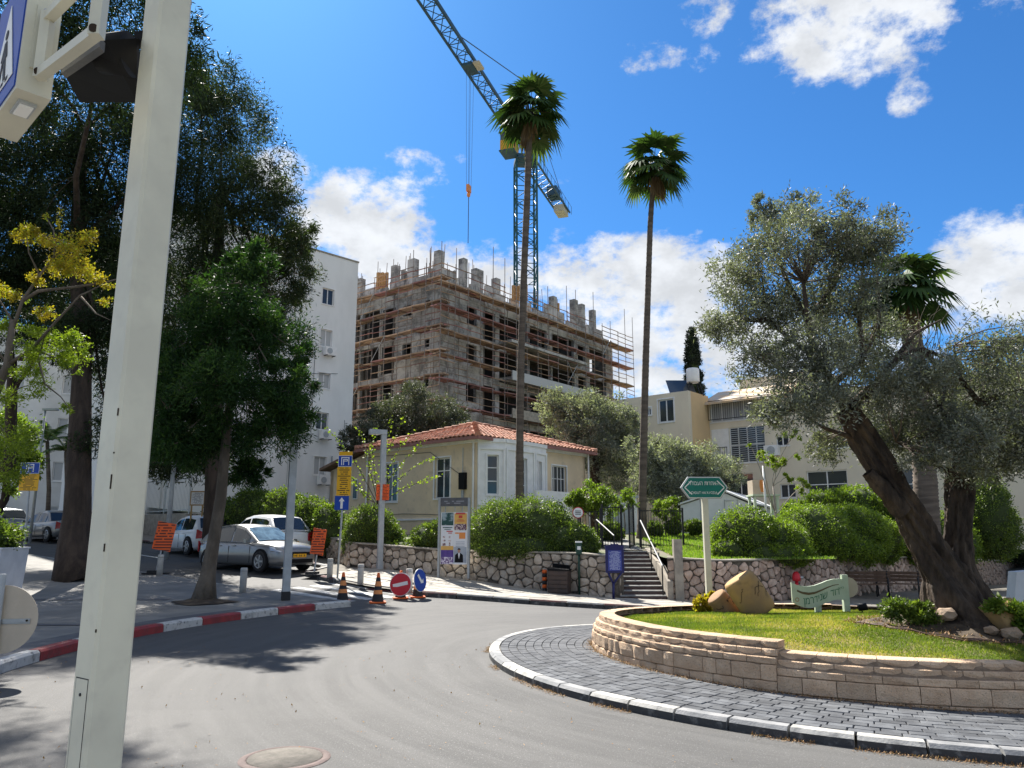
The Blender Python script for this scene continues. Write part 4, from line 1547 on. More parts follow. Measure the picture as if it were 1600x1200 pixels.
for k_, (ua, za, ub, zb) in enumerate(((1.3, 12.4, 3.4, 12.1), (3.1, 7.6, 3.1, 13.8), (.6, 4.2, .6, 9.3))):
    qa, qb = WO + WU * ua + WN * .03, WO + WU * ub + WN * .03
    stick(B, 'wall_cable', (qa.x, qa.y, za), (qb.x, qb.y, zb), .014, 'cable')
acz = [(1, .3), (3, .35), (4, .35)]
acs = []
for k, dz_ in acz:
    op = wops[k * 2]
    c = WO + WU * 2.15 + WN * .32
    z = op[2] - .62
    lab = {1: 'white air conditioner box under the second window from the top of the white block', 3: 'white air conditioner with a round fan grille under the fourth window of the white block', 4: 'white air conditioner under the lowest shuttered window of the white block'}[k]
    T = thing('air_conditioner', lab, 'air conditioner', (c.x, c.y, z), 0, 'air conditioners on the white apartment block')
    mb = MB(); mb.obox((c.x, c.y, z + .28), WU * .42, WN * .16, (0, 0, .28)); mb.build('casing', 'trim_white', T, world=True)
    mb = MB(); cc = c + WN * .165 + WU * .1; 
    mb.tube([cc + Vector((0, 0, z + .28)), cc + WN * .02 + Vector((0, 0, z + .28))], .2, 16); mb.build('fan_grille', 'pole_grey', T, world=True)
    mb = MB()
    for s_ in (-.3, .3):
        mb.obox((c.x + WU.x * s_, c.y + WU.y * s_, z - .03), WU * .02, WN * .22, (0, 0, .02))
    mb.build('bracket', 'black_iron', T, world=True)

# far left blocks glimpsed under the trees
def plain_block(label, O, U, L, D, z0, z1, m, rows_, cols_, ww, wh, name='apartment_block', balc=False, gm='glass'):
    O, U = Vector((*O, 0)), Vector((*U, 0)).normalized()
    N = Vector((U.y, -U.x, 0))
    if N.y > 0: N = -N
    B = thing(name, label, 'building', (O.x, O.y, z0))
    ops = []
    for r in range(rows_):
        for c_ in range(cols_):
            u = L * (c_ + .5) / cols_
            z = z0 + (z1 - z0) * (r + .42) / rows_
            ops.append((u - ww / 2, u + ww / 2, z, z + wh))
    mb = MB(); facade(mb, O, U, N, L, z0, z1, ops, .3); mb.build('wall', m, B, world=True)
    mb = MB()
    facade(mb, O - N * (D + .3), U, -N, L, z0, z1, [], .3)
    facade(mb, O - N * .301, -N, -U, D - .302, z0, z1, [], .3)
    facade(mb, O + U * L - N * .301, -N, U, D - .302, z0, z1, [], .3)
    mb.build('wall', m, B, world=True)
    mb = MB(); c = O + U * L / 2 - N * (D / 2); mb.obox((c.x, c.y, z1 - .25), U * (L / 2 - .3), N * (D / 2 - .3), (0, 0, .1)); mb.build('roof', 'concrete_trim', B, world=True)
    for op in ops: window(B, O, U, N, op, nx_=2, inset=.08, gm=gm, fw=.06)
    if balc:
        for r in range(1, rows_):
            mb = MB(); z = z0 + (z1 - z0) * r / rows_ + .5
            c = O + U * L * .3 + N * .6
            mb.obox((c.x, c.y, z), U * 1.6, N * .6, (0, 0, .06)); mb.obox((c.x + N.x * .55, c.y + N.y * .55, z + .5), U * 1.6, N * .05, (0, 0, .45))
            mb.build('balcony', m, B, world=True)
    return B
plain_block('pale apartment block glimpsed behind the small palms at the left', (-43, 50), (1, .18), 14.5, 10, 1, 16, 'plaster_far', 5, 4, 1.2, 1.3, balc=True, gm='shutter')
plain_block('cream stair wing standing beside the pale block behind the dark tree trunk', (-28.3, 51.0), (1, .1), 6.5, 9, 1, 14, 'apart_cream', 4, 2, .9, 1.4)
plain_block('low grey block behind the street railing', (-19.5, 56), (1, .15), 8, 8, 1, 9, 'plaster_white', 3, 3, 1.0, 1.2)

# ================================================================== cream apartments on the right
RC = Vector((10.5, 45.0, 0))
RT = at(1080, 610, 45).z
R = thing('apartment_building', 'cream flat roofed apartment building with a peach painted side, left of the big olive', 'building', (RC.x, RC.y, 1))
ops = [(1.0, 1.9 + .15, at(1063, 658, 45.6).z, at(1063, 622, 45.6).z), (2.55, 2.95, at(1040, 646, 46).z, at(1040, 634, 46).z), (.9, 2.2, 3.6, 5.0), (4.5, 5.6, 7.3, 8.6)]
mb = MB(); facade(mb, RC, UL, NL, 8.5, 1, RT, ops, .3); mb.build('wall', 'apart_cream', R, world=True)
mb = MB(); facade(mb, RC, UR, NR, 2.6, 1, RT - .001, [(0, .30, 0, RT)], .3); mb.build('side_wall', 'apart_peach', R, world=True)
mb = MB(); facade(mb, RC + UL * 8.5 - NL * .301, -NL, UL, 9, 1, RT, [], .3); facade(mb, RC - NL * 9.3, UL, -NL, 8.5, 1, RT, [], .3); mb.build('wall', 'apart_cream', R, world=True)
mb = MB(); c = RC + UL * 4.2 + UR * 5; mb.obox((c.x, c.y, RT - .2), UL * 3.9, UR * 4.6, (0, 0, .1)); mb.build('roof', 'concrete_trim', R, world=True)
for op in ops: window(R, RC, UL, NL, op, nx_=2, inset=.08, fw=.07, surround=.08)
# second wing comes forward to the right
R2O = RC + UR * 2.6
R2T = at(1116, 632, 47).z
def zat(v, Y): return at(1150, v, Y).z
ops2 = [(.1, 2.9, zat(659, 46.5), zat(628, 46.5)), (3.05, 4.3, zat(655, 45), zat(628, 45)),
        (1.25, 3.45, zat(724, 46), zat(668, 46)), (4.1, 4.85, zat(698, 44.5), zat(682, 44.5)), (4.15, 5.05, zat(778, 44), zat(756, 44)),
        (1.0, 2.6, zat(790, 46), zat(740, 46)), (5.7, 7.9, zat(778, 42.5), zat(735, 42.5)), (6.4, 8.2, zat(700, 42), zat(668, 42)), (9.4, 11.4, zat(700, 41), zat(660, 41)), (9.2, 11.6, zat(782, 41), zat(735, 41))]
mb = MB(); facade(mb, R2O, NR, NL, 19, 1, R2T, ops2, .3); mb.build('wall', 'apart_cream', R, world=True)
mb = MB(); facade(mb, R2O + NR * 19 - NL * .301, -NL, NR, 9, 1, R2T, [], .3); facade(mb, R2O - NL * 9.3, NR, -NL, 19, 1, R2T, [], .3); mb.build('wall', 'apart_cream', R, world=True)
louv = mat('louvre_glass', (.05, .06, .075), .25, spec=.6); M['louvre'] = louv
for i, op in enumerate(ops2):
    window(R, R2O, NR, NL, op, nx_=4 if i in (0, 2) else 2, nz_=2 if i in (2, 6, 9) else 1, inset=.08, fw=.06, gm=('shutter' if i == 0 else 'glass'))
# louvre slats of the big window
for k in range(16):
    z = ops2[2][2] + .1 + k * (ops2[2][3] - ops2[2][2] - .2) / 16
    mb = MB(); c = R2O + NR * 2.35 + NL * -.06
    mb.obox((c.x, c.y, z + .05), NR * 1.02, NL * .02, (0, 0, .022)); mb.build('slat', 'pole_grey', R, world=True)
mb = MB(); c = R2O + NR * .68 + NL * .03; mb.obox((c.x, c.y, (ops2[2][2] + ops2[2][3]) / 2), NR * .55, NL * .03, (0, 0, 1.05)); mb.build('folding_shutter', 'trim_white', R, world=True)
for zt_, zb_, ua, ub in ((zat(627, 46.5), zat(656, 46.5), .1, 4.4), (zat(700, 46.5), zat(726, 46.5), .05, 1.2)):   # iron balcony grilles
    mb = MB()
    for i in range(int((ub - ua) / .14) + 1):
        c = R2O + NR * (ua + i * .14) + NL * .30
        mb.obox((c.x, c.y, (zt_ + zb_) / 2), NR * .01, NL * .01, (0, 0, (zt_ - zb_) / 2))
    for z in (zt_, zb_):
        c = R2O + NR * (ua + ub) / 2 + NL * .30
        mb.obox((c.x, c.y, z), NR * (ub - ua) / 2, NL * .02, (0, 0, .02))
    prop(mb.build('balcony_grille', 'black_iron', R, world=True), kind='stuff')
mb = MB()
c = R2O + NR * 2.6 - NL * 1.2
mb.prism([(R2O + NR * -.35 + NL * .55 + Vector((0, 0, R2T - .12))), (R2O + NR * 5.0 + NL * .55 + Vector((0, 0, R2T - .12))), (R2O + NR * 5.0 - NL * 2.2 + Vector((0, 0, R2T + 1.0))), (R2O + NR * -.35 - NL * 2.2 + Vector((0, 0, R2T + 1.0)))], (0, 0, .12))
mb.build('roof_awning', 'awning', R, world=True)
mb = MB(); c = R2O + NR * 3.6 - NL * 4; mb.obox((c.x, c.y, R2T + .9), NR * 2.6, NL * 1.5, (0, 0, .9)); mb.build('roof_hut', 'apart_cream', R, world=True)
mb = MB(); c = R2O + NR * 9.5 - NL * 4.6; mb.obox((c.x, c.y, R2T - .15), NR * 9.2, NL * 4.3, (0, 0, .1)); mb.build('roof', 'concrete_trim', R, world=True)
T = thing('air_conditioner', 'round faced air conditioner on the cream wall above the small tree', 'air conditioner', tuple(R2O + NR * 3.75 + NL * .3 + Vector((0, 0, zat(712, 45)))))
mb = MB(); c = R2O + NR * 3.9 + NL * .2; z = zat(706, 45)
mb.obox((c.x, c.y, z), NR * .42, NL * .17, (0, 0, .3)); mb.build('casing', 'trim_white', T, world=True)
mb = MB(); mb.tube([c + NL * .17 + Vector((0, 0, z)), c + NL * .19 + Vector((0, 0, z))], .24, 16); mb.build('fan_grille', 'pole_grey', T, world=True)

# solar water heater on the roof
SH = thing('water_heater', 'white cylindrical water tank on a rooftop frame in front of the cypress', 'water tank', tuple(at(1082, 612, 46.5)))
b0 = at(1083, 598, 46.5); b1 = at(1083, 576, 46.5)
mb = MB(); mb.lathe([(0, 0), (.36, 0), (.4, .06), (.4, b1.z - b0.z - .06), (.34, b1.z - b0.z), (0, b1.z - b0.z)], 18, b0); mb.build('tank', 'trim_white', SH, world=True)
base_ = Vector((b0.x, b0.y, RT - .12))
for dx_, dy_ in ((-.35, -.3), (.35, -.3), (-.35, .3), (.35, .3)):
    stick(SH, 'leg', base_ + Vector((dx_ * 1.5, dy_, 0)), b0 + Vector((dx_ * .8, dy_, 0)), .03, 'black_iron')
mb = MB(); p = at(1066, 605, 46.4)
mb.prism([Vector((p.x - .9, p.y - .6, RT - .05)), Vector((p.x + .7, p.y - .6, RT - .05)), Vector((p.x + .7, p.y + .5, RT + .95)), Vector((p.x - .9, p.y + .5, RT + .95))], (0, .05, .06)); mb.build('solar_panel', 'glass', SH, world=True)

# white prefabricated shed in the garden
S0 = at(1178, 835, 33); 
T = thing('garden_shed', 'white prefabricated shed with a shallow gable behind the green street sign', 'shed', (S0.x, S0.y, 1.5))
sx0, sx1, sy = at(1070, 835, 33).x, S0.x, 33.0
ze = at(1178, 789, 33).z; zp = at(1140, 768, 33).z
xm = at(1132, 800, 33).x
D_ = Vector((2.6, 5.2, 0))
A = [Vector((sx0, sy + .6, 1.4)), Vector((sx1, sy, 1.4)), Vector((sx1, sy, ze)), Vector((xm, sy + .25, zp)), Vector((sx0, sy + .6, ze))]
mb = MB(); mb.prism(A, D_); mb.build('wall', 'shed', T, world=True)
mb = MB()
o_ = Vector((-.05, -.12, 0))
mb.prism([A[3] + o_ + Vector((0, 0, .05)), A[2] + Vector((.12, -.12, .02)), A[2] + D_ * 1.02 + Vector((.12, 0, .02)), A[3] + D_ * 1.02 + Vector((0, 0, .05))], (0, 0, .07))
mb.prism([A[3] + o_ + Vector((0, 0, .05)), A[4] + Vector((-.12, -.12, .02)), A[4] + D_ * 1.02 + Vector((-.12, 0, .02)), A[3] + D_ * 1.02 + Vector((0, 0, .05))], (0, 0, .07))
mb.build('roof', 'shed', T, world=True)
mb = MB()
for f in (.28, .62, .8):
    p = A[0].lerp(A[1], f) - Vector((0, .012, 0)); mb.obox((p.x, p.y, 2.3), (.012, 0, 0), (0, .01, 0), (0, 0, .85))
p = A[0].lerp(A[1], .71) - Vector((0, .012, 0)); mb.obox((p.x, p.y, 3.1), (.27, 0, 0), (0, .01, 0), (0, 0, .012))
mb.build('door_seam', 'pole_grey', T, world=True)

# grey utility cabin seen between the bushes
p = at(985, 800, 34)
T = thing('utility_cabin', 'small grey cabin behind the bushes above the gate', 'shed', (p.x, p.y, 1.6))
mb = MB(); mb.box(p.x - 1.2, p.x + .3, 34, 35.6, 1.5, at(985, 778, 34).z); mb.build('wall', 'plaster_white', T, world=True)
mb = MB(); mb.box(p.x - 1.3, p.x + .4, 33.9, 35.7, at(985, 778, 34).z, at(985, 774, 34).z); mb.build('roof', 'pole_grey', T, world=True)
mb = MB(); mb.box(p.x - .8, p.x - .1, 33.97, 33.995, 1.6, 3.0); mb.build('door', 'pole_grey', T, world=True)
# ================================================================== building site
K0 = Vector((-5.9, 60.6, 0)); KR = Vector((.62, .785, 0)).normalized(); KL = Vector((-KR.y, KR.x, 0))
KNR = Vector((KR.y, -KR.x, 0)); KNL = Vector((-KR.x, -KR.y, 0))
ZT = at(683, 433, 59.2).z            # top scaffold deck at the corner
BT = ZT + .5
S = thing('unfinished_building', 'raw concrete apartment building under construction behind the old house', 'building', (K0.x, K0.y, 2))
PER = 3.35
WLr, WRr, BB0 = 14.5, 27.0, 1.5
zw = at(628, 474, 62.3).z
opl, opr = [], []
for f in range(6):
    t = zw - PER * f
    opl += [(3.2, 4.35, t - (.9 if f != 1 else 1.1), t), (1.15, 1.75, t - .75 + .1, t + .02)]
    opl += [(5.3, 6.9, t - 2.3, t + .15)]
    opl += [(7.3, 9.6, t - 2.55, t + .3), (9.9, 14.2, t - 2.6, t + .35)]
    opr += [(3.3, 4.6, t - 1.5, t + .1), (5.5, 7.1, t - 2.4, t + .2)]
    opr += [(7.7, 11.9, t - 2.55, t + .3), (12.2, 15.0 + (f % 2) * .6, t - 2.5, t + .3), (15.9, 19.7, t - 2.55, t + .3), (20.4, 21.8, t - 1.8, t + .1), (22.6, 25.8, t - 2.45, t + .25)]
mb = MB(); facade(mb, K0, KL, KNL, WLr, BB0, BT, opl, .3)
mb.v = [tuple(v) for v in mb.v]
mb.build('wall', 'concrete', S, world=True)
mb = MB(); facade(mb, K0 - KNL * .301, KR, KNR, WRr, BB0, BT, [(a - .3, b - .3, c, d) for a, b, c, d in opr], .3)
mb.build('wall', 'concrete', S, world=True)
mb = MB()
facade(mb, K0 + KR * WRr + KL * .301, KL, KR, WLr - .301, BB0, BT - .02, [(2, 4, zw - PER * f - 1.4, zw - PER * f) for f in range(6)] + [(7, 10, zw - PER * f - 1.6, zw - PER * f) for f in range(6)], .3)
facade(mb, K0 + KL * WLr + KR * .301, KR, KL, WRr - .6, BB0, BT - .02, [], .3)
mb.build('wall', 'concrete', S, world=True)
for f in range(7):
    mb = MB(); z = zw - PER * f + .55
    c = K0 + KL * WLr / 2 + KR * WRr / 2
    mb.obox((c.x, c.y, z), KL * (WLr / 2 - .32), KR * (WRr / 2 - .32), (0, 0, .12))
    mb.build('floor_slab', 'interior_shade', S, world=True)
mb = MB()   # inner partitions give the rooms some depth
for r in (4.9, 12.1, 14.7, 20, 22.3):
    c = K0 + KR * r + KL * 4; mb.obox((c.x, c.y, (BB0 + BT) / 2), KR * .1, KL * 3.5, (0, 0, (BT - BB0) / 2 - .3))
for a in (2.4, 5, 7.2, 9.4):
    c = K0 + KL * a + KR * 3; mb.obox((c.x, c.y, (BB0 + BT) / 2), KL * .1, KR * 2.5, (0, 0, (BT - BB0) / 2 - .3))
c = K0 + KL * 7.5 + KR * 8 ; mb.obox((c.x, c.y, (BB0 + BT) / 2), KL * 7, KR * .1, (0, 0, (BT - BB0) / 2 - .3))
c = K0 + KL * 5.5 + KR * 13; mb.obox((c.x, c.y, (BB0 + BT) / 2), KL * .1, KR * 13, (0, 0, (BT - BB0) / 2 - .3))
prop(mb.build('partition', 'interior_shade', S, world=True), kind='stuff')
# projecting balconies with pale parapets on the right face
for f in range(5):
    z = zw - PER * f - 2.35
    for (ra, rb, pr) in ((7.6, 19.8, 1.5),):
        c = K0 + KR * (ra + rb) / 2 + KNR * pr / 2
        mb = MB(); mb.obox((c.x, c.y, z), KR * (rb - ra) / 2, KNR * pr / 2, (0, 0, .12)); mb.build('balcony_slab', 'concrete', S, world=True)
        if f in (1, 2, 3):
            mb = MB(); c2 = K0 + KR * (ra + rb) / 2 + KNR * (pr + .05)
            mb.obox((c2.x, c2.y, z + .22), KR * (rb - ra) / 2, KNR * .06, (0, 0, .42)); mb.build('balcony_parapet', 'concrete_trim' if f != 1 else 'shutter', S, world=True)
rnd = random.Random(77)
for i in range(22):       # low block walls started on the top slab
    if i < 8: P_ = K0 + KL * (.8 + i * 1.7) + KR * .5; ax_, bx_ = KL, KR
    else: P_ = K0 + KR * (1.2 + (i - 8) * 1.85) + KL * .5; ax_, bx_ = KR, KL
    hh_ = rnd.uniform(.25, .75)
    mb = MB(); mb.obox((P_.x, P_.y, BT + hh_), ax_ * rnd.uniform(.4, .85), bx_ * .12, (0, 0, hh_)); mb.build('block_course', 'concrete', S, world=True)
# columns standing above the last slab
colz = BT
for (x0, x1, vt, kind) in [(611, 624, 416, 'L'), (628, 637, 424, 'L'), (637, 655, 406, 'L'), (679, 693, 393, 'C'), (717, 729, 405, 'R'), (735, 757, 422, 'R'), (768, 781, 436, 'R'), (552, 572, 437, 'L'),
                          (858, 870, 464, 'R'), (890, 903, 469, 'R'), (903, 914, 476, 'R'), (921, 930, 485, 'R'), (697, 703, 424, 'R'), (705, 709, 424, 'R'), (671, 676, 420, 'L')]:
    um = (x0 + x1) / 2
    # slide along the wall line until the column lines up
    best = None
    for q in range(0, 280):
        s_ = q * .1
        P_ = K0 + (KL * s_ + KR * .6 if kind == 'L' else KR * s_ + KL * .6)
        px = 800 + 1200 * P_.x / (P_.y * cos(PITCH) + (BT) * sin(PITCH))
        if best is None or abs(px - um) < best[0]: best = (abs(px - um), P_, s_)
    P_ = best[1]
    zt_ = at(um, vt, P_.y).z
    wd_ = (x1 - x0) / 1200 * P_.y / 2 * .85
    mb = MB(); ax_ = KL if kind == 'L' else KR
    mb.obox((P_.x, P_.y, (BT + zt_) / 2), ax_ * wd_, (KR if kind == 'L' else KL) * .3, (0, 0, max(.2, (zt_ - BT) / 2)))
    mb.build('column', 'concrete', S, world=True)
mb = MB()
for (um, v0, v1, Yc, wpx) in [(597, 426, 452, 66, 18), (812, 446, 470, 68, 26), (866, 474, 490, 76, 16)]:
    a, b = at(um, v1, Yc), at(um, v0, Yc)
    mb = MB()
    for k in range(5):
        mb.obox((a.x + (k - 2) * wpx / 1200 * Yc / 5, a.y, (a.z + b.z) / 2), KR * .1, KL * .12, (0, 0, (b.z - a.z) / 2 * (1 - .12 * (k % 2))))
    prop(mb.build('formwork', 'formwork', S, world=True), kind='stuff')
rnd = random.Random(31)
mb = MB()
for i in range(110):
    if rnd.random() < .4: P_ = K0 + KL * rnd.uniform(0, 14) + KR * rnd.uniform(.5, 2)
    else: P_ = K0 + KR * rnd.uniform(0, 27) + KL * rnd.uniform(.5, 3)
    zt_ = BT + rnd.uniform(.8, 3.6)
    mb.tube([(P_.x, P_.y, BT), (P_.x + rnd.uniform(-.15, .15), P_.y, zt_)], .028, 4)
prop(mb.build('rebar', 'rebar', S, world=True), kind='stuff')

SCF = thing('scaffolding', 'brown plank and tube scaffolding wrapped around the unfinished building', 'scaffolding', (K0.x, K0.y, 1.6))
OFF = 1.35
scf_items = []
def scf_add(*a):
    scf_items.append(a)
def sp(face, s, o):
    if face == 'L': return K0 + KL * s + KNL * o + (KNR * 0)
    return K0 + KR * s + KNR * o
rnd = random.Random(7)
bays = []
for face, L0, L1, n in (('L', -1.3, 14.6, 10), ('R', -1.3, 29.5, 19)):
    st_ = [L0 + (L1 - L0) * i / n for i in range(n + 1)]
    for i, s_ in enumerate(st_):
        for o_ in (OFF, .35):
            if o_ < 1 and face == 'R' and s_ < 27 and i % 2: continue
            p = sp(face, s_, o_)
            top_ = ZT + rnd.choice([1.4, 2.0, 2.9, 3.8, 4.4]) if o_ > 1 else ZT + .8
            if face == 'R' and s_ > 26: top_ -= .3
            scf_add('standard', (p.x, p.y, 1.6), (p.x + rnd.uniform(-.05, .05), p.y, top_), .03, 'scaf')
    for k in range(10):
        z = ZT - 2.0 * k + (-.35 if (face == 'R') else 0)
        for a, b in zip(st_, st_[1:]):
            if z < 2.5: continue
            for q, o_ in enumerate((OFF - .16, OFF - .55, OFF - .92)):
                if k > 0 and rnd.random() < (.02, .08, .25)[q]: continue
                pa, pb = sp(face, a - .1, o_ + rnd.uniform(-.03, .03)), sp(face, b + .1, o_ + rnd.uniform(-.03, .03))
                jz = rnd.uniform(-.05, .05)
                scf_add('plank', (pa.x, pa.y, z + jz), (pb.x, pb.y, z + rnd.uniform(-.05, .05)), .165, 'plank_red' if (k in (1, 4, 5) and face == 'R') or rnd.random() < .15 else 'plank', 'box', .05)
            for dz_ in (.5, 1.0, 1.45):
                if rnd.random() < (.15 if dz_ < 1.2 else .5): continue
                pa, pb = sp(face, a - .05, OFF), sp(face, b + .05, OFF)
                scf_add('guard_rail', (pa.x, pa.y, z + dz_ + rnd.uniform(-.06, .06)), (pb.x, pb.y, z + dz_ + rnd.uniform(-.06, .06)), .05, rnd.choice(['plank', 'scaf', 'plank', 'plank_red']), 'box', .018)
        for a in st_:
            if z < 2.5: continue
            pa, pb = sp(face, a, OFF + .05), sp(face, a, .2)
            scf_add('transom', (pa.x, pa.y, z - .08), (pb.x, pb.y, z - .08), .025, 'scaf')
    for k in range(0, 9, 2):
        i = rnd.randint(0, n - 2)
        pa, pb = sp(face, st_[i], OFF + .04), sp(face, st_[i + 1], OFF + .04)
        z = ZT - 2 * k
        scf_add('diagonal_brace', (pa.x, pa.y, z), (pb.x, pb.y, z - 2), .028, 'steel')
        if face == 'R':
            scf_add('diagonal_brace', (pb.x, pb.y, z), (pa.x, pa.y, z - 2), .028, 'steel')

scf_items.sort(key=lambda a: ((Vector(a[1]) + Vector(a[2])) / 2 - Vector((0, 0, 1.6))).length - ((Vector(a[1]) + Vector(a[2])) / 2).z * 1.2)
cnt, late = {}, {}
for a in scf_items:
    nm_ = a[0]
    cnt[nm_] = cnt.get(nm_, 0) + 1
    if cnt[nm_] <= 290: stick(SCF, *a)
    else:
        m_ = a[4]; r = a[3]; w2 = a[6] if len(a) > 6 else r
        p0, p1 = Vector(a[1]), Vector(a[2])
        z_ = (p1 - p0).normalized(); x_ = Vector((0, 0, 1)).cross(z_)
        if x_.length < .05: x_ = Vector((1, 0, 0))
        x_.normalize(); y_ = z_.cross(x_)
        late.setdefault((nm_, m_), MB()).obox((p0 + p1) / 2, x_ * r, y_ * w2, z_ * (p1 - p0).length / 2)
for (nm_, m_), mb in late.items():
    prop(mb.build(nm_ + 's_beyond', m_, SCF, world=True), kind='stuff')

# ------------------------------------------------------------------ tower crane
CM = Vector((at(821, 300, 74).x, 74, 0))
zS = at(821, 256, 74).z
CR = thing('tower_crane', 'blue lattice tower crane with a yellow cab standing behind the unfinished building', 'crane', (CM.x, CM.y, 2))
rot = radians(38)
hx, hy = Vector((cos(.12), sin(.12), 0)), Vector((-sin(.12), cos(.12), 0))
hw = 1.03
corn = [CM + hx * a * hw + hy * b * hw for a, b in ((-1, -1), (1, -1), (1, 1), (-1, 1))]
for c in corn: stick(CR, 'mast_leg', (c.x, c.y, 2), (c.x, c.y, zS), .10, 'crane_teal', 'box')
z = 16.0
sec = 1.55
k = 0
while z < zS - .3:
    for i in range(4):
        a, b = corn[i], corn[(i + 1) % 4]
        stick(CR, 'mast_strut', (a.x, a.y, z), (b.x, b.y, z), .045, 'crane_teal')
        if k % 2: a, b = b, a
        stick(CR, 'mast_diagonal', (a.x, a.y, z), (b.x, b.y, min(z + sec, zS)), .045, 'crane_teal')
    z += sec; k += 1
mb = MB(); mb.obox((CM.x, CM.y, zS + .35), hx * 1.1, hy * 1.1, (0, 0, .25)); mb.build('slewing_ring', 'crane_blue', CR, world=True)
zJ = zS + 1.6
tip = atz(690, 25, zJ + .6)
jd = Vector((tip.x - CM.x, tip.y - CM.y, 0)).normalized(); js = Vector((-jd.y, jd.x, 0))
Lj = (Vector((tip.x, tip.y, 0)) - CM).length * 1.35
def truss(parent, p0, d, s_, L, w_, ht, seg, nm, m, up=1):
    n = int(L / seg)
    A = [p0 + s_ * w_, p0 - s_ * w_]
    for a in A: stick(parent, nm + '_chord', a, a + d * (n * seg), .085, m, 'box')
    ridge = p0 + Vector((0, 0, ht * up))
    if ht: stick(parent, nm + '_chord', ridge, ridge + d * (n * seg), .09, m, 'box')
    for i in range(n):
        q = d * (i * seg); q2 = d * ((i + .5) * seg); q3 = d * ((i + 1) * seg)
        stick(parent, nm + '_strut', A[0] + q, A[1] + q, .04, m)
        stick(parent, nm + '_diagonal', A[0] + q, A[1] + q3, .035, m)
        if ht:
            for a in A:
                stick(parent, nm + '_diagonal', a + q, ridge + q2, .04, m)
                stick(parent, nm + '_diagonal', ridge + q2, a + q3, .04, m)
truss(CR, CM + jd * 1.0 + Vector((0, 0, zJ)), jd, js, Lj, .62, 1.25, 1.6, 'jib', 'crane_blue')
cj = CM - jd * 1.0 + Vector((0, 0, zS + .9))
Lc = 15.0
truss(CR, cj, -jd, js, Lc, .75, 0, 1.2, 'counter_jib', 'crane_blue')
for s_ in (-1, 1):
    stick(CR, 'counter_jib_rail', cj + js * .8 * s_ + Vector((0, 0, 1.0)), cj - jd * Lc + js * .8 * s_ + Vector((0, 0, 1.0)), .025, 'crane_blue')
    for i in range(11):
        q = cj - jd * (Lc * i / 10) + js * .8 * s_
        stick(CR, 'rail_post', q, q + Vector((0, 0, 1.0)), .025, 'crane_blue')
for i in range(3):
    mb = MB(); c = cj - jd * (Lc - 1.2 - i * .75) - Vector((0, 0, .25)); mb.obox(c, jd * .34, js * .62, (0, 0, .42)); mb.build('counterweight', 'counterweight', CR, world=True)
mb = MB(); c = cj - jd * (Lc - 5.2) + Vector((0, 0, .6)); mb.obox(c, jd * .9, js * .6, (0, 0, .55)); mb.build('winch', 'crane_blue', CR, world=True)
zA = at(821, 128, 74).z
for a, b in ((-1, -1), (1, -1), (1, 1), (-1, 1)):
    stick(CR, 'tower_head', CM + jd * a * .7 + js * b * .7 + Vector((0, 0, zS + .7)), Vector((CM.x, CM.y, zA)), .07, 'crane_blue')
tA = Vector((CM.x, CM.y, zA))
tiep = CM + jd * Lj * .62 + Vector((0, 0, zJ + 1.25))
stick(CR, 'tie_bar', tA, tiep, .045, 'cable')
stick(CR, 'tie_bar', tA, CM + jd * Lj * .3 + Vector((0, 0, zJ + 1.25)), .03, 'cable')
for s_ in (-1, 1): stick(CR, 'tie_bar', tA, cj - jd * (Lc - 2.5) + js * .7 * s_, .03, 'cable')
# cab hangs beside the mast head
cb = at(796, 232, 72.5)
mb = MB(); mb.obox(cb, jd * .9, js * .7, (0, 0, .55)); cab = mb.build('cab', 'crane_yellow', CR, world=True)
mb = MB(); mb.obox(cb + Vector((0, 0, .95)) , jd * .88, js * .68, (0, 0, .40)); mb.build('cab_window', 'louvre', cab, world=True)
mb = MB(); mb.obox(cb + Vector((0, 0, -.6)), jd * 1.0, js * .8, (0, 0, .05)); mb.obox(cb + Vector((0, 0, 1.42)), jd * 1.0, js * .8, (0, 0, .06)); mb.build('cab_platform', 'crane_blue', cab, world=True)
# trolley, ropes and hook
tpos = atz(738, 106, zJ - .2)
s_t = (Vector((tpos.x, tpos.y, 0)) - CM).dot(jd)
tp = CM + jd * s_t + Vector((0, 0, zJ - .25))
mb = MB(); mb.obox(tp, jd * .8, js * .5, (0, 0, .12)); mb.build('trolley', 'crane_blue', CR, world=True)
mb = MB(); mb.obox(tp + jd * .2 + js * .85, jd * .6, js * .3, (0, 0, .08)); mb.build('trolley_platform', 'counterweight', CR, world=True)
hk = Vector((tp.x, tp.y, at(736, 295, tp.y).z))
for a, b in ((-.35, -.2), (-.35, .2), (.35, -.2), (.35, .2)):
    stick(CR, 'hoist_rope', tp + jd * a + js * b, hk + jd * a * .6 + js * b * .6, .012, 'cable')
mb = MB(); mb.obox(hk, jd * .28, js * .12, (0, 0, .3)); mb.lathe([(0, -.75), (.12, -.7), (.16, -.5), (.1, -.3), (0, -.28)], 10, hk); mb.build('hook_block', 'orange_soft', CR, world=True)
stick(CR, 'sling', hk - Vector((0, 0, .7)), Vector((hk.x, hk.y, at(733, 380, hk.y).z)), .03, 'cable')

# ================================================================== trees and planting
def px_clumps(lst, Y, dy=1.0, ysc=1.0, jitY=0, seed=0):
    rnd = random.Random(seed)
    out = []
    for c in lst:
        u, v, ru, rv = c[:4]
        Yc = (c[4] if len(c) > 4 else Y) + rnd.uniform(-jitY, jitY)
        p = at(u, v, Yc)
        rx, rz = ru * Yc / 1200, rv * Yc / 1200
        out.append((p.x, p.y, p.z, rx, (rx + rz) / 2 * ysc, rz))
    return out


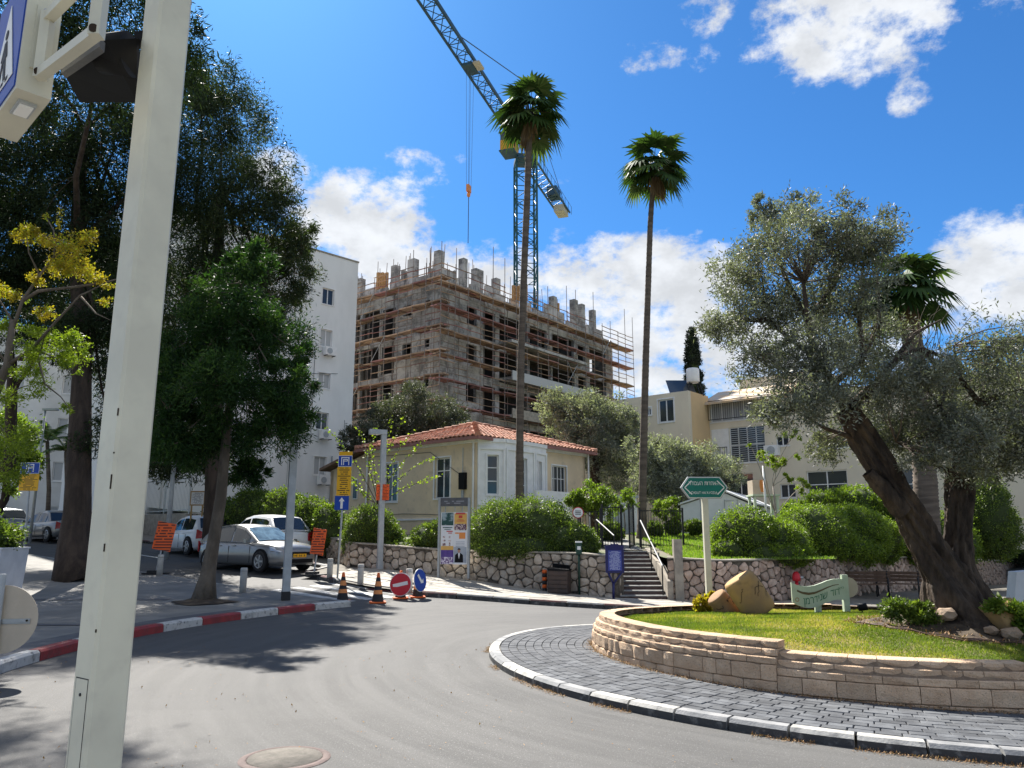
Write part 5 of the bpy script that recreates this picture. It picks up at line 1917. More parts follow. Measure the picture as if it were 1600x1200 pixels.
def tree(name, label, group, trunk, tr, clumps, n, L, W, m, bark, seed, droop=0.0, outw=.4, limbs=None, twigs=70, shell=.45, subr=.22, nsub=None, cat='tree', flat=0, twr=.012, lr=.3):
    """trunk: list of world points; tr: radii; clumps: ellipsoids"""
    base = Vector(trunk[0])
    T = thing(name, label, cat, tuple(base), 0, group)
    rnd = random.Random(seed)
    mb = MB(); mb.tube(trunk, tr, 12, wob=.12, seed=seed)
    fork = Vector(trunk[-1])
    mb.build('trunk', bark, T, world=True)
    mb = MB()
    if limbs is None: limbs = [Vector(c[:3]) for c in clumps]
    ends = []
    for q in limbs:
        q = Vector(q)
        k = rnd.choice([len(trunk) - 1, len(trunk) - 1, max(0, len(trunk) - 2)])
        p = Vector(trunk[k])
        ends.append(limb(mb, p, q, tr[k] * lr * 1.6, tr[-1] * .12 + .01, rnd, 7, 6, .12))
    prop(mb.build('limb', bark, T, world=True), kind='stuff')
    o, subs = crown('foliage', clumps, n, L, W, m, T, seed, droop, outw, nsub, subr, shell, flat)
    prop(o, kind='stuff')
    if twigs:
        mb = MB()
        E = [p for e in ends for p in e[2:]]
        idx = rnd.sample(range(len(subs)), min(twigs, len(subs)))
        for i in idx:
            q = Vector(subs[i])
            p = min(E, key=lambda e: (e - q).length)
            if (p - q).length < .05: continue
            limb(mb, p, q, twr * 1.4, twr * .35, rnd, 4, 4, .18, 0)
        prop(mb.build('twigs', bark, T, world=True), kind='stuff')
    return T

# -- dark evergreens on the left
A0 = Vector((-12.45, 22.9, .3))
tree('evergreen_tree', 'tall dark evergreen with the thick leaning trunk left of the white post', 'dark evergreens on the left pavement',
     [A0, at(116, 868, 22.9), at(120, 800, 22.9), at(124, 700, 23), at(128, 560, 23.2), at(120, 380, 23.6), at(130, 200, 24)], [.85, .50, .37, .32, .26, .22, .15],
     px_clumps([(40, 90, 120, 120, 16.5), (170, 60, 110, 130, 15.5), (270, 60, 75, 110, 15), (60, 260, 120, 110), (180, 230, 110, 110), (120, 380, 130, 90), (40, 440, 80, 70), (220, 400, 90, 100), (150, 500, 90, 60), (250, 260, 90, 90, 25.5), (215, 590, 60, 90), (175, 690, 40, 60), (10, 330, 60, 100)], 24, jitY=1.5, ysc=1.2, seed=1),
     150000, .17, .034, 'leaf_dark', 'bark_dark', 41, droop=.45, twigs=200, subr=.24, nsub=900)
tree('evergreen_tree', 'added dark evergreen shading the pavement, mostly outside the view at the left edge', 'dark evergreens on the left pavement',  # tree added beyond the view to cast shade on the left pavement
     [Vector((-20.5, 23.5, .4)), Vector((-20.3, 23.5, 5)), Vector((-20.2, 23.5, 10))], [.5, .38, .3],
     px_clumps([(-260, 300, 130, 140), (-120, 420, 110, 110), (-150, 180, 140, 140), (-60, 300, 90, 120), (-330, 480, 120, 120), (-200, 560, 100, 80), (-30, 150, 70, 120)], 23.5, jitY=1.5, ysc=1.3, seed=4),
     60000, .22, .05, 'leaf_dark', 'bark_dark', 49, droop=.45, twigs=60, subr=.24, nsub=400)
B0 = Vector((at(332, 870, 28.6).x, 28.6, .6))
tree('evergreen_tree', 'broad dark evergreen crown reaching to the white apartment block', 'dark evergreens on the left pavement',
     [B0, at(334, 780, 28.6), at(336, 650, 28.6), at(338, 480, 28.8), at(345, 300, 29)], [.42, .34, .3, .26, .15],
     px_clumps([(320, 140, 60, 70), (345, 200, 85, 90), (400, 290, 65, 85), (330, 330, 100, 90), (440, 350, 50, 75), (450, 430, 42, 85), (380, 440, 80, 90), (290, 460, 70, 100), (270, 600, 60, 90), (300, 690, 70, 60), (250, 700, 50, 60), (430, 500, 40, 50), (470, 400, 24, 70), (320, 560, 60, 60), (150, 530, 60, 60, 30), (110, 440, 70, 70, 32), (190, 440, 60, 60, 33), (70, 520, 50, 40, 32)], 29, jitY=1.5, ysc=1.2, seed=2),
     140000, .20, .038, 'leaf_euc', 'bark_dark', 42, droop=.5, twigs=160, subr=.23, nsub=800)
# -- feathery green street tree
tree('street_tree', 'feathery green street tree growing from the left pavement near the grey lamp post', None,
     [Vector((-6.92, 17.85, .1)), at(325, 900, 17.85), at(333, 850, 17.8), at(345, 780, 17.8), at(352, 700, 17.8), at(362, 600, 17.9), at(372, 480, 18)], [.30, .175, .14, .125, .11, .09, .04],
     px_clumps([(385, 415, 38, 40), (375, 470, 70, 50), (330, 530, 80, 55), (420, 530, 60, 60), (300, 600, 62, 60), (370, 610, 90, 60), (450, 610, 45, 50), (330, 690, 85, 45), (420, 680, 55, 45), (280, 690, 45, 55), (385, 740, 45, 22), (470, 560, 22, 40), (485, 600, 24, 34), (460, 660, 34, 34), (250, 560, 26, 50), (262, 640, 34, 40)], 17.9, jitY=.9, ysc=1.15, seed=3),
     100000, .12, .026, 'leaf_green', 'bark_mid', 43, droop=.15, outw=.9, twigs=160, subr=.25, nsub=420, shell=.6, lr=.25)
mb = MB()
rows = []
rnd = random.Random(3)
for i in range(25):
    a = 2 * pi * i / 24
    rows.append([Vector((-6.92 + r * cos(a) * 1.25, 17.8 + r * sin(a), .125 + h(-6.92 + r * cos(a) * 1.25, 17.8 + r * sin(a)) + z + .015 * rnd.random())) for r, z in ((.05, .16), (.2, .09), (.38, .035), (.55 + .08 * sin(3 * a) + .05 * sin(7 * a), .008))])
mb.grid(rows, True, flip=False)
prop(mb.build('tree_pit_soil', 'soil'), kind='structure')
# -- yellow leaved tree, branches entering the frame at the left
Y0 = Vector((-9.35, 13.2, .12))
yt = [Y0, Vector((-9.2, 13.2, 1.6)), at(-20, 640, 13.1), at(12, 570, 13), at(20, 500, 13)]
T = thing('yellow_leaved_tree', 'sparse tree with yellow and lime leaves and bare pale branches at the left edge', 'tree', tuple(Y0))
mb = MB(); mb.tube(yt, [.13, .11, .09, .07, .05], 9, wob=.1, seed=4); mb.build('trunk', 'bark_mid', T, world=True)
brs = [[(18, 520), (35, 470), (62, 430), (85, 400), (84, 360), (70, 335)], [(35, 470), (60, 455), (120, 448), (170, 440), (205, 430)], [(85, 400), (110, 385), (135, 370)], [(62, 430), (45, 395), (42, 370)],
       [(12, 570), (50, 545), (90, 500), (125, 462), (160, 445)], [(90, 500), (70, 525), (60, 560)], [(125, 462), (150, 490), (172, 500)], [(18, 500), (0, 470), (-20, 450)], [(50, 545), (90, 560), (130, 545)],
       [(-20, 640), (20, 610), (50, 600)], [(12, 570), (-10, 540), (-40, 520)], [(-20, 640), (10, 680), (40, 700)], [(60, 560), (70, 600), (95, 620), (110, 640)]]
mb = MB(); rnd = random.Random(12)
tips = []
for b in brs:
    Yb = 13 + rnd.uniform(-.5, .5)
    pts = [at(u, v, 13 + (Yb - 13) * i / len(b)) for i, (u, v) in enumerate(b)]
    r0 = .035 if len(b) > 4 else .02
    mb.tube(pts, [r0 * (1 - .75 * i / (len(pts) - 1)) for i in range(len(pts))], 6)
    tips += pts[1:]
prop(mb.build('branch', 'bark_mid', T, world=True), kind='stuff')
cl = px_clumps([(38, 368, 20, 10), (45, 360, 14, 8), (108, 390, 34, 18), (95, 415, 28, 14), (135, 372, 22, 12), (135, 425, 24, 14), (85, 335, 14, 8), (92, 348, 20, 7), (160, 440, 18, 9), (58, 435, 14, 10), (10, 455, 18, 12), (70, 375, 12, 8), (170, 470, 10, 10), (72, 490, 14, 10)], 13, ysc=1.6, seed=5)
o, _ = crown('foliage', cl, 7000, .05, .02, 'leaf_yellow', T, 51, .1, .4, 210, .34, .6); prop(o, kind='stuff')
cl = px_clumps([(60, 545, 34, 18), (110, 530, 30, 14), (45, 580, 26, 14), (10, 510, 20, 14), (10, 620, 28, 18), (100, 560, 20, 20), (130, 560, 8, 30), (60, 605, 20, 14), (20, 690, 40, 30), (0, 740, 30, 30), (105, 640, 16, 8), (60, 520, 20, 10), (40, 470, 10, 8)], 13, ysc=1.3, seed=6)
o, _ = crown('foliage', cl, 10000, .055, .02, 'leaf_lime', T, 52, .1, .4, 220, .34, .6); prop(o, kind='stuff')

# -- greenery further up the street at the left
tree('street_tree', 'rounded yellow green tree above the left parking sign', None, [Vector((-23.5, 34.5, 1.2)), at(8, 780, 34.5), at(15, 700, 34.5)], [.2, .17, .12],
     px_clumps([(20, 700, 55, 40), (0, 740, 50, 45), (45, 730, 25, 30), (10, 670, 40, 30)], 34.5, jitY=.8, seed=7), 16000, .16, .06, 'leaf_bright', 'bark_dark', 44, twigs=20)
tree('street_tree', 'dark slim tree behind the yellow branches at the far left', None, [Vector((-22, 30, 1)), at(15, 720, 30), at(18, 620, 30), at(20, 560, 30)], [.24, .22, .2, .14],
     px_clumps([(20, 470, 60, 70), (60, 430, 60, 60), (90, 500, 50, 40), (20, 560, 30, 40), (110, 560, 20, 35)], 30, jitY=.8, seed=8), 18000, .17, .035, 'leaf_dark', 'bark_dark', 45, droop=.7, twigs=30)


def pinnate_palm(label, base, topu, topv, Y, R, nf, seed, m='leaf_palm'):
    top = at(topu, topv, Y)
    T = thing('feather_palm', label, 'palm', tuple(base), 0, 'small feather palms by the far block')
    mb = MB(); mb.tube([base, Vector(base).lerp(top, .5) + Vector((.1, 0, 0)), top], [.13, .11, .09], 8); mb.build('trunk', 'palm_trunk', T, world=True)
    rnd = random.Random(seed)
    V, Fq = [], []
    rb = MB()
    for k in range(nf):
        a = 2 * pi * k / nf + rnd.uniform(-.2, .2)
        e = rnd.uniform(.35, 1.3)
        d = Vector((cos(a) * cos(e), sin(a) * cos(e), sin(e)))
        L = R * rnd.uniform(.85, 1.15)
        pts = []
        p = top.copy()
        for i in range(9):
            pts.append(p.copy())
            d = (d + Vector((0, 0, -.17))).normalized()
            p = p + d * L / 8
        rb.tube(pts, [.02 * (1 - .1 * i) for i in range(9)], 4)
        for i in range(1, 8):
            for q in range(4):
                f = q / 4
                c = pts[i].lerp(pts[i + 1], f)
                t = (pts[i + 1] - pts[i]).normalized()
                s = t.cross(Vector((0, 0, 1))).normalized()
                for sg in (-1, 1):
                    ll = L * .26 * (1 - abs(i - 3.5) / 8)
                    e_ = c + (s * sg * .9 + t * .5 + Vector((0, 0, -.35))).normalized() * ll
                    wv = t * .03
                    n = len(V); V.extend([c - wv, c + wv, e_ + wv * .3, e_ - wv * .3]); Fq.append((n, n + 1, n + 2, n + 3))
    rb.build('frond_stem', 'leaf_core' if 'leaf_core' in M else 'bark_mid', T, world=True)
    o = npmesh('frond', np.array([list(v) for v in V]), np.array(Fq), m, T, np.random.default_rng(seed).uniform(0, 1, len(Fq)))
    prop(o, kind='stuff')
pinnate_palm('small feather palm with a bright young frond right of the dark slim tree', Vector((at(78, 800, 40).x, 40, 1.4)), 74, 690, 40, 1.5, 9, 1)
pinnate_palm('slightly shorter feather palm touching the dark trunk from the left', Vector((at(106, 800, 39).x, 39, 1.4)), 103, 706, 39, 1.5, 9, 2)

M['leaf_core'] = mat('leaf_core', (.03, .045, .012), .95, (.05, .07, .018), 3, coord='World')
def core(clumps, parent, s=.86, m='leaf_core', lump=.07, seed=0):  # added solid dark core standing for the shaded inside of the foliage
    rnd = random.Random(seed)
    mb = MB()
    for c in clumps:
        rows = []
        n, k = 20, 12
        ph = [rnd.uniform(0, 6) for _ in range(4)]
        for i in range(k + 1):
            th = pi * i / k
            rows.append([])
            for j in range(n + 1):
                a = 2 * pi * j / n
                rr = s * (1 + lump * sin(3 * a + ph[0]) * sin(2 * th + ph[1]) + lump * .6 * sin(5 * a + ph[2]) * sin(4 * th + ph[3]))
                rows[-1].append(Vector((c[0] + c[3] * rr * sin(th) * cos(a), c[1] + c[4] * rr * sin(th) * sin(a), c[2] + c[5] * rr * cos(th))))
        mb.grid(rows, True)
    o = mb.build('dark_core', m, parent, world=True)
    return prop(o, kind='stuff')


def hedge(name, label, cat, lst, Y, n, m, seed, L=.07, W=.04, group=None, ysc=1.0, s=.885, nsub=None, subr=.13):
    n = int(n * 1.7); L *= .85; W *= .85
    cl = px_clumps(lst, Y, ysc=ysc)
    bx, by = cl[0][0], cl[0][1]
    T = thing(name, label, cat, (bx, by, min(c[2] - c[5] for c in cl)), 0, group)
    o, _ = crown('foliage', cl, n, L, W, m, T, seed, 0, 1.0, nsub or int(n / 24), subr, .5, 0, surface=True)
    prop(o, kind='stuff')
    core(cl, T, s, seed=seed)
    return T
hedge('hedge', 'long clipped hedge behind the parked cars left of the arrow sign', 'hedge', [(352, 822, 34, 42, 33), (395, 812, 45, 46, 32.2), (440, 815, 45, 48, 31.3), (485, 822, 40, 44, 30.4), (515, 828, 30, 38, 29.4)], 31, 26000, 'leaf_hedge', 61, .10, .06)
hedge('round_bush', 'dark rounded bush between the arrow sign and the flat headed lamp', 'bush', [(578, 832, 40, 40, 27.2), (604, 846, 28, 26, 26.9), (556, 850, 18, 30, 27.3)], 27, 13000, 'leaf_hedge', 62, .075, .045)
hedge('low_bush', 'low sunny bush on the wall just left of the poster frame', 'bush', [(672, 846, 30, 26, 25.8), (690, 840, 22, 28, 25.6), (640, 858, 40, 12, 26.2)], 26, 10000, 'leaf_hedge', 63, .07, .045)
hedge('large_bush', 'large domed clipped bush on the wall right of the poster frame', 'bush', [(790, 836, 62, 50, 25.3), (835, 830, 62, 48, 25.2), (885, 848, 48, 30, 24.6), (752, 850, 32, 28, 25.2), (915, 852, 22, 20, 24.4), (820, 858, 80, 22, 24.6)], 25, 42000, 'leaf_hedge', 64, .07, .042)
hedge('hedge', 'wavy bright green clipped hedge hanging over the pinkish wall', 'hedge', [(1165, 838, 52, 42, 24.6), (1140, 862, 26, 20, 24), (1215, 850, 48, 36, 24.6), (1270, 836, 58, 46, 26.0), (1330, 838, 56, 46, 27.2), (1375, 845, 32, 36, 28.4), (1210, 868, 60, 18, 24.0), (1300, 858, 70, 18, 26)], 26, 52000, 'leaf_bright', 65, .075, .045)
hedge('hedge', 'second green hedge line behind the wavy hedge, below the big windows', 'hedge', [(1290, 790, 40, 22, 34), (1340, 788, 50, 26, 34), (1385, 795, 40, 30, 34), (1250, 800, 30, 16, 34)], 34, 14000, 'leaf_bright', 66, .11, .06)
hedge('hedge', 'sunlit green hedge seen through the fork of the olive trunks', 'hedge', [(1455, 838, 40, 38, 31), (1425, 850, 30, 30, 30.5), (1490, 850, 35, 35, 31.5)], 31, 13000, 'leaf_bright', 67, .09, .05)
hedge('tall_hedge', 'tall dark hedge to the right of the olive trunks', 'hedge', [(1530, 800, 40, 62, 32.5), (1552, 830, 36, 46, 33), (1508, 830, 30, 40, 32.5)], 32, 15000, 'leaf_hedge', 68, .10, .055)
hedge('tall_hedge', 'dark low hedge at the right edge above the wall end', 'hedge', [(1590, 850, 50, 26, 38), (1600, 800, 40, 40, 40)], 39, 8000, 'leaf_dark', 69, .12, .06)
hedge('round_shrub', 'small dark round shrub on the garden lawn beside the palm foot', 'shrub', [(1052, 824, 14, 10, 31)], 31, 1800, 'leaf_hedge', 70, .08, .04, 'small round shrubs at the edge of the garden lawn')
hedge('round_shrub', 'small dark round shrub on the garden lawn, nearest the shed', 'shrub', [(1085, 824, 17, 11, 31)], 31, 2200, 'leaf_hedge', 71, .08, .04, 'small round shrubs at the edge of the garden lawn')
hedge('round_shrub', 'small dark round shrub just right of the gate', 'shrub', [(1022, 828, 13, 12, 30.5)], 31, 1800, 'leaf_hedge', 72, .08, .04, 'small round shrubs at the edge of the garden lawn')
hedge('low_bush', 'low dark bush behind the fence of the gate', 'bush', [(952, 832, 22, 16, 29)], 29, 3500, 'leaf_hedge', 73, .08, .04)

# -- garden trees
def small_tree(label, bu, bv, Y, tu, tv, lst, n, m, seed, L=.08, W=.045, r=.06, bark='bark_mid', name='garden_tree', **kw):
    b = at(bu, bv, Y)
    b.z = min(b.z, gz(b.x, Y) + .05) if Y > yw(b.x) else h(b.x, Y) + .1
    return tree(name, label, None, [b, b.lerp(at(tu, tv, Y), .5) + Vector((.04, 0, 0)), at(tu, tv, Y)], [r, r * .8, r * .6], px_clumps(lst, Y, jitY=.3, seed=seed), n, L, W, m, bark, seed, **kw)
small_tree('small round headed green tree beside the french window of the old house', 930, 830, 28, 930, 790, [(925, 775, 36, 24), (905, 790, 22, 22), (950, 785, 24, 26), (895, 775, 14, 16)], 11000, 'leaf_bright', 81)
small_tree('thin young green tree between the right palm and the grey cabin', 975, 835, 29, 975, 800, [(982, 780, 14, 18), (968, 792, 10, 14)], 1800, 'leaf_bright', 82, r=.03)
small_tree('small green tree in front of the garden shed end', 1040, 835, 31, 1040, 800, [(1042, 790, 20, 20), (1030, 800, 12, 14), (1052, 805, 12, 12)], 3600, 'leaf_bright', 83, r=.04)
small_tree('thin crooked tree with a few yellow green tufts in front of the cream wall', 1212, 810, 30, 1208, 760, [(1190, 708, 20, 14), (1215, 722, 18, 12), (1175, 700, 10, 8), (1240, 680, 14, 16), (1255, 760, 14, 12), (1230, 745, 10, 8), (1245, 705, 8, 12)], 3600, 'leaf_lime', 84, r=.05, bark='bark_pale', twigs=30)
tree('olive_tree', 'grey green olive crowns in front of the scaffolding left of the left palm', 'olive trees behind the old house', [Vector((at(640, 750, 47).x, 47, 1.6)), at(640, 700, 47), at(640, 670, 47)], [.35, .3, .25],
     px_clumps([(600, 660, 45, 42), (560, 690, 30, 30), (650, 640, 45, 38), (690, 660, 40, 36), (720, 685, 35, 24), (640, 690, 60, 36), (560, 720, 24, 30)], 47, jitY=1.2, ysc=1.2, seed=9), 48000, .20, .06, 'leaf_olive_shade', 'bark_dark', 85, twigs=60, nsub=420, subr=.2)
tree('olive_tree', 'grey green olive crown to the right of the left palm behind the house roof', 'olive trees behind the old house', [Vector((at(930, 800, 44).x, 44, 1.6)), at(930, 740, 44), at(925, 700, 44)], [.35, .3, .25],
     px_clumps([(880, 640, 42, 30), (935, 640, 45, 34), (975, 665, 36, 36), (915, 690, 60, 36), (960, 725, 50, 40), (895, 665, 40, 30)], 44, jitY=1.2, ysc=1.2, seed=10), 50000, .18, .055, 'leaf_olive_dark', 'bark_dark', 86, twigs=90, nsub=420, subr=.2)
tree('olive_tree', 'loose silvery olive tree between the right palm and the street sign', 'olive trees behind the old house', [Vector((at(1060, 820, 37).x, 37, 1.7)), at(1060, 780, 37), at(1060, 750, 37)], [.25, .2, .17],
     px_clumps([(1040, 715, 45, 30), (1085, 725, 45, 34), (1125, 740, 34, 26), (1060, 760, 60, 34), (1010, 740, 30, 40), (1145, 755, 20, 16), (1000, 700, 24, 20)], 37, jitY=1.2, ysc=1.2, seed=11), 40000, .15, .045, 'leaf_olive_dark', 'bark_dark', 87, twigs=90, nsub=380, subr=.22)
# cypress
cb_ = at(1085, 612, 62)
cl = [(cb_.x, 62, at(1085, v, 62).z, r * 62 / 1200, r * 62 / 1200, 30 * 62 / 1200) for v, r in ((540, 8), (558, 10), (580, 12), (605, 14), (640, 14), (680, 14))]
T = thing('cypress_tree', 'dark columnar cypress rising behind the rooftop water tank', 'cypress', (cb_.x, 62, 2))
mb = MB(); mb.tube([(cb_.x, 62, 2), (cb_.x, 62, 9)], [.25, .15], 8); mb.build('trunk', 'bark_dark', T, world=True)
o, _ = crown('foliage', cl, 22000, .26, .07, 'leaf_cypress', T, 88, -.8, .3, 500, .18, .5, surface=True); prop(o, kind='stuff')
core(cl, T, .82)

# -- lime twigged young tree by the house
T = thing('young_lime_tree', 'young tree with long arching branches strung with small lime leaves by the old house', 'tree', (at(590, 850, 27).x, 27, 1.2))
b0 = Vector((at(588, 845, 27.3).x, 27.3, 1.25)); hub = at(591, 790, 27.3)
mb = MB(); mb.tube([b0, hub], [.035, .028], 7); mb.build('trunk', 'bark_dark', T, world=True)
rays = [[(560, 730), (530, 690), (508, 665)], [(575, 720), (566, 680), (556, 668)], [(583, 720), (580, 690), (590, 665)], [(596, 725), (605, 690), (612, 655)], [(606, 735), (630, 690), (652, 668)], [(612, 740), (645, 705), (662, 690)],
        [(620, 752), (655, 722), (680, 716)], [(625, 765), (660, 752), (690, 742)], [(565, 765), (545, 740), (528, 722)], [(570, 775), (555, 757), (535, 752)], [(600, 720), (622, 672), (634, 650)]]
mb = MB(); V = []; rnd = random.Random(6); lp = []
for r in rays:
    yo = rnd.uniform(-.7, .7)
    pts = [hub] + [at(u, v, 27.3 + yo * (i + 1) / 3) for i, (u, v) in enumerate(r)]
    pts = [Vector(p) for p in resample([tuple(p) for p in pts], 8)]
    mb.tube(pts, [.016 * (1 - .1 * i) for i in range(9)], 5)
    for i in range(70):
        f = rnd.uniform(.25, 1) * 8
        k = min(7, int(f)); lp.append(pts[k].lerp(pts[k + 1], f - k) + Vector((rnd.gauss(0, .035), rnd.gauss(0, .05), rnd.gauss(0, .035))))
prop(mb.build('branch', 'bark_dark', T, world=True), kind='stuff')
rng = np.random.default_rng(9)
v = leafcloud(np.array([list(p) for p in lp]), rng, .08, .065)
prop(npmesh('leaves', v, np.arange(len(v)).reshape(-1, 4), 'leaf_lime', T, rng.uniform(0, 1, len(v) // 4)), kind='stuff')


# -- tall fan palms
def fan_palm(label, trunk_px, Y, R, nf, seed, tr=(.19, .15), group='tall slim fan palms', skirt=14, flare=None, arms=None):
    pts = [at(u, v, Y) for u, v in trunk_px]
    pts[0].z = gz(pts[0].x, Y) - .05
    T = thing('fan_palm', label, 'palm', tuple(pts[0]), 0, group)
    n = 26
    P = resample([tuple(p) for p in pts], n)
    rnd = random.Random(seed)
    mb = MB()
    PP, RR = [], []
    for i, p in enumerate(P):
        f = i / n
        r = tr[0] * (1 - f) + tr[1] * f
        if f < .06: r *= 1.35 - 5 * f
        PP.append(p); RR.append(r * rnd.uniform(.97, 1.03))
    # leaf-scar rings
    Q, QR = [], []
    for i in range(n):
        for q in range(6):
            f = q / 6
            Q.append(PP[i].lerp(PP[i + 1], f)); QR.append((RR[i] * (1 - f) + RR[i + 1] * f) * (1.035 if q % 2 else .975))
    mb.tube(Q, QR, 12, wob=.05, seed=seed); mb.build('trunk', 'palm_trunk', T, world=True)
    top = P[-1]
    rng = np.random.default_rng(seed)
    V, Fq, LV, DV, DF = [], [], [], [], []
    st = MB()
    def fan(c, d, size, dead=False):
        """palmate blade at c pointing along d"""
        up = Vector((0, 0, 1))
        s = d.cross(up)
        if s.length < .05: s = Vector((1, 0, 0))
        s.normalize(); nrm = s.cross(d).normalized()
        nb = 18 if not dead else 9
        tone = rnd.random() * .6
        for k in range(nb):
            a = (-1 + 2 * k / (nb - 1)) * (2.0 if not dead else .5)
            b = (d * cos(a) + s * sin(a))
            ln = size * (1 - .22 * abs(a) / 2) * rnd.uniform(.88, 1.08)
            m_ = c + b * ln * .55 + nrm * .02
            e = c + b * ln + Vector((0, 0, -ln * rnd.uniform(.18, .42)))
            w1 = b.cross(nrm).normalized() * size * .072
            VV, FF = (DV, DF) if dead else (V, Fq)
            n0 = len(VV)
            VV.extend([c, m_ + w1, e, m_ - w1]); FF.append((n0, n0 + 1, n0 + 2, n0 + 3))
            if not dead: LV.append(min(1, tone + rnd.random() * .4))
    for k in range(nf):
        a = 2.4 * k + rnd.uniform(-.25, .25)
        e = 1.35 - 2.1 * (k / nf) ** .9 + rnd.uniform(-.12, .12)
        d = Vector((cos(a) * cos(e), sin(a) * cos(e), sin(e)))
        pl = R * (.60 if k % 3 else .30) * rnd.uniform(.75, 1.15)
        pts_ = [top, top + d * pl * .5 + Vector((0, 0, .02)), top + d * pl + Vector((0, 0, -.10 * pl))]
        st.tube(pts_, [.018, .014, .010], 4)
        d2 = (d + Vector((0, 0, -.45))).normalized()
        fan(pts_[2], d2, R * .56 * rnd.uniform(.8, 1.15))
    for k in range(skirt):
        a = rnd.uniform(0, 6.28)
        q = top + Vector((cos(a) * .14, sin(a) * .14, -.25 - .5 * rnd.random()))
        fan(q, Vector((cos(a) * .25, sin(a) * .25, -1)).normalized(), R * .42 * rnd.uniform(.7, 1.2), True)
    st.tube([top - Vector((0, 0, .9)), top - Vector((0, 0, .3)), top + Vector((0, 0, .15))], [.13, .21, .12], 10)
    st.build('petiole', 'plank_red' if False else 'bark_dark', T, world=True)
    prop(npmesh('frond', np.array([list(v) for v in V]), np.array(Fq), 'leaf_palm', T, np.array(LV)), kind='stuff')
    prop(npmesh('dead_frond', np.array([list(v) for v in DV]), np.array(DF), 'leaf_dead', T, rng.uniform(0, 1, len(DF))), kind='stuff')
    return T
fan_palm('tall fan palm growing in front of the old house, overlapping the crane mast', [(811, 800), (812, 700), (814, 560), (819, 420), (824, 300), (828, 178)], 28, 1.66, 38, 5, (.145, .12))
fan_palm('tall fan palm with a slightly bent trunk, standing alone against the clouds', [(1003, 842), (1005, 720), (1009, 560), (1013, 440), (1016, 350), (1022, 262)], 30, 1.70, 36, 6, (.165, .10))
fan_palm('stout fan palm half hidden behind the crown of the big olive', [(1447, 830), (1446, 760), (1440, 640), (1425, 530), (1412, 455)], 27, 1.9, 40, 7, (.42, .32), None, skirt=34)

# ------------------------------------------------------------------ the big olive
OY = 10.6
OT = thing('old_olive_tree', 'huge gnarled olive tree with two thick trunks on the roundabout island', 'tree', (at(1490, 985, OY).x, OY, .2))
def gnarl(mb, pts, rad, n=84, seg=90, twist=1.6, seed=0, amp=.16):
    P = resample([tuple(p) for p in pts], seg)
    R_ = [interp(i / seg, [(j / (len(rad) - 1), r) for j, r in enumerate(rad)]) for i in range(seg + 1)]
    rnd = random.Random(seed)
    ph = [rnd.uniform(0, 6) for _ in range(8)]
    rows = []
    a = Vector((1, 0, 0))
    for i, p in enumerate(P):
        t = (P[min(i + 1, seg)] - P[max(i - 1, 0)]).normalized()
        a = (a - t * a.dot(t)).normalized(); b = t.cross(a)
        f = i / seg
        row = []
        for k in range(n + 1):
            an = 2 * pi * (k % n) / n
            w_ = an + twist * f
            rr = 1 + amp * (.55 * sin(3 * w_ + ph[0] + 1.2 * sin(4 * f + ph[1])) + .45 * sin(7 * w_ + ph[2] + 2.2 * sin(5 * f + ph[3])) + .38 * sin(11 * w_ + ph[4] + 3 * sin(7 * f + ph[5])) + .5 * sin(9 * f + ph[6] + 2 * w_))
            rr += .06 * abs(sin(8 * w_ + 9 * f + ph[7] + 1.5 * sin(13 * f))) + .035 * sin(17 * w_ + 23 * sin(6 * f)) + .02 * sin(29 * w_ - 31 * f)
            rr -= .10 * max(0, sin(4.5 * w_ + 8 * sin(3 * f + ph[1]))) ** 6
            row.append(p + (a * cos(an) + b * sin(an)) * R_[i] * rr)
        rows.append(row)
    mb.grid(rows, True, flip=False)
    return P
mb = MB()
s1 = [at(1505, 1010, OY), at(1500, 960, OY), at(1475, 900, OY), at(1445, 850, OY), at(1415, 790, OY), at(1385, 740, OY), at(1355, 690, OY), at(1325, 640, OY - .1)]
gnarl(mb, s1, [.66, .42, .235, .18, .175, .185, .175, .13], seed=1, amp=.2)
mb.build('trunk', 'bark_olive', OT, world=True)
mb = MB()
s2 = [at(1520, 1010, OY + .1), at(1512, 950, OY + .12), at(1500, 900, OY + .15), at(1497, 850, OY + .2), at(1500, 800, OY + .2), at(1500, 745, OY + .3), at(1512, 690, OY + .4), at(1530, 630, OY + .5)]
gnarl(mb, s2, [.62, .36, .20, .16, .16, .155, .13, .10], seed=2, amp=.2, twist=-1.3)
mb.build('trunk', 'bark_olive', OT, world=True)
mb = MB()
gnarl(mb, [at(1410, 800, OY - .1), at(1385, 770, OY - .15), at(1362, 745, OY - .2), at(1356, 738, OY - .2)], [.13, .115, .10, .08], 20, 12, seed=3, amp=.12)
mb.build('cut_limb', 'bark_olive', OT, world=True)
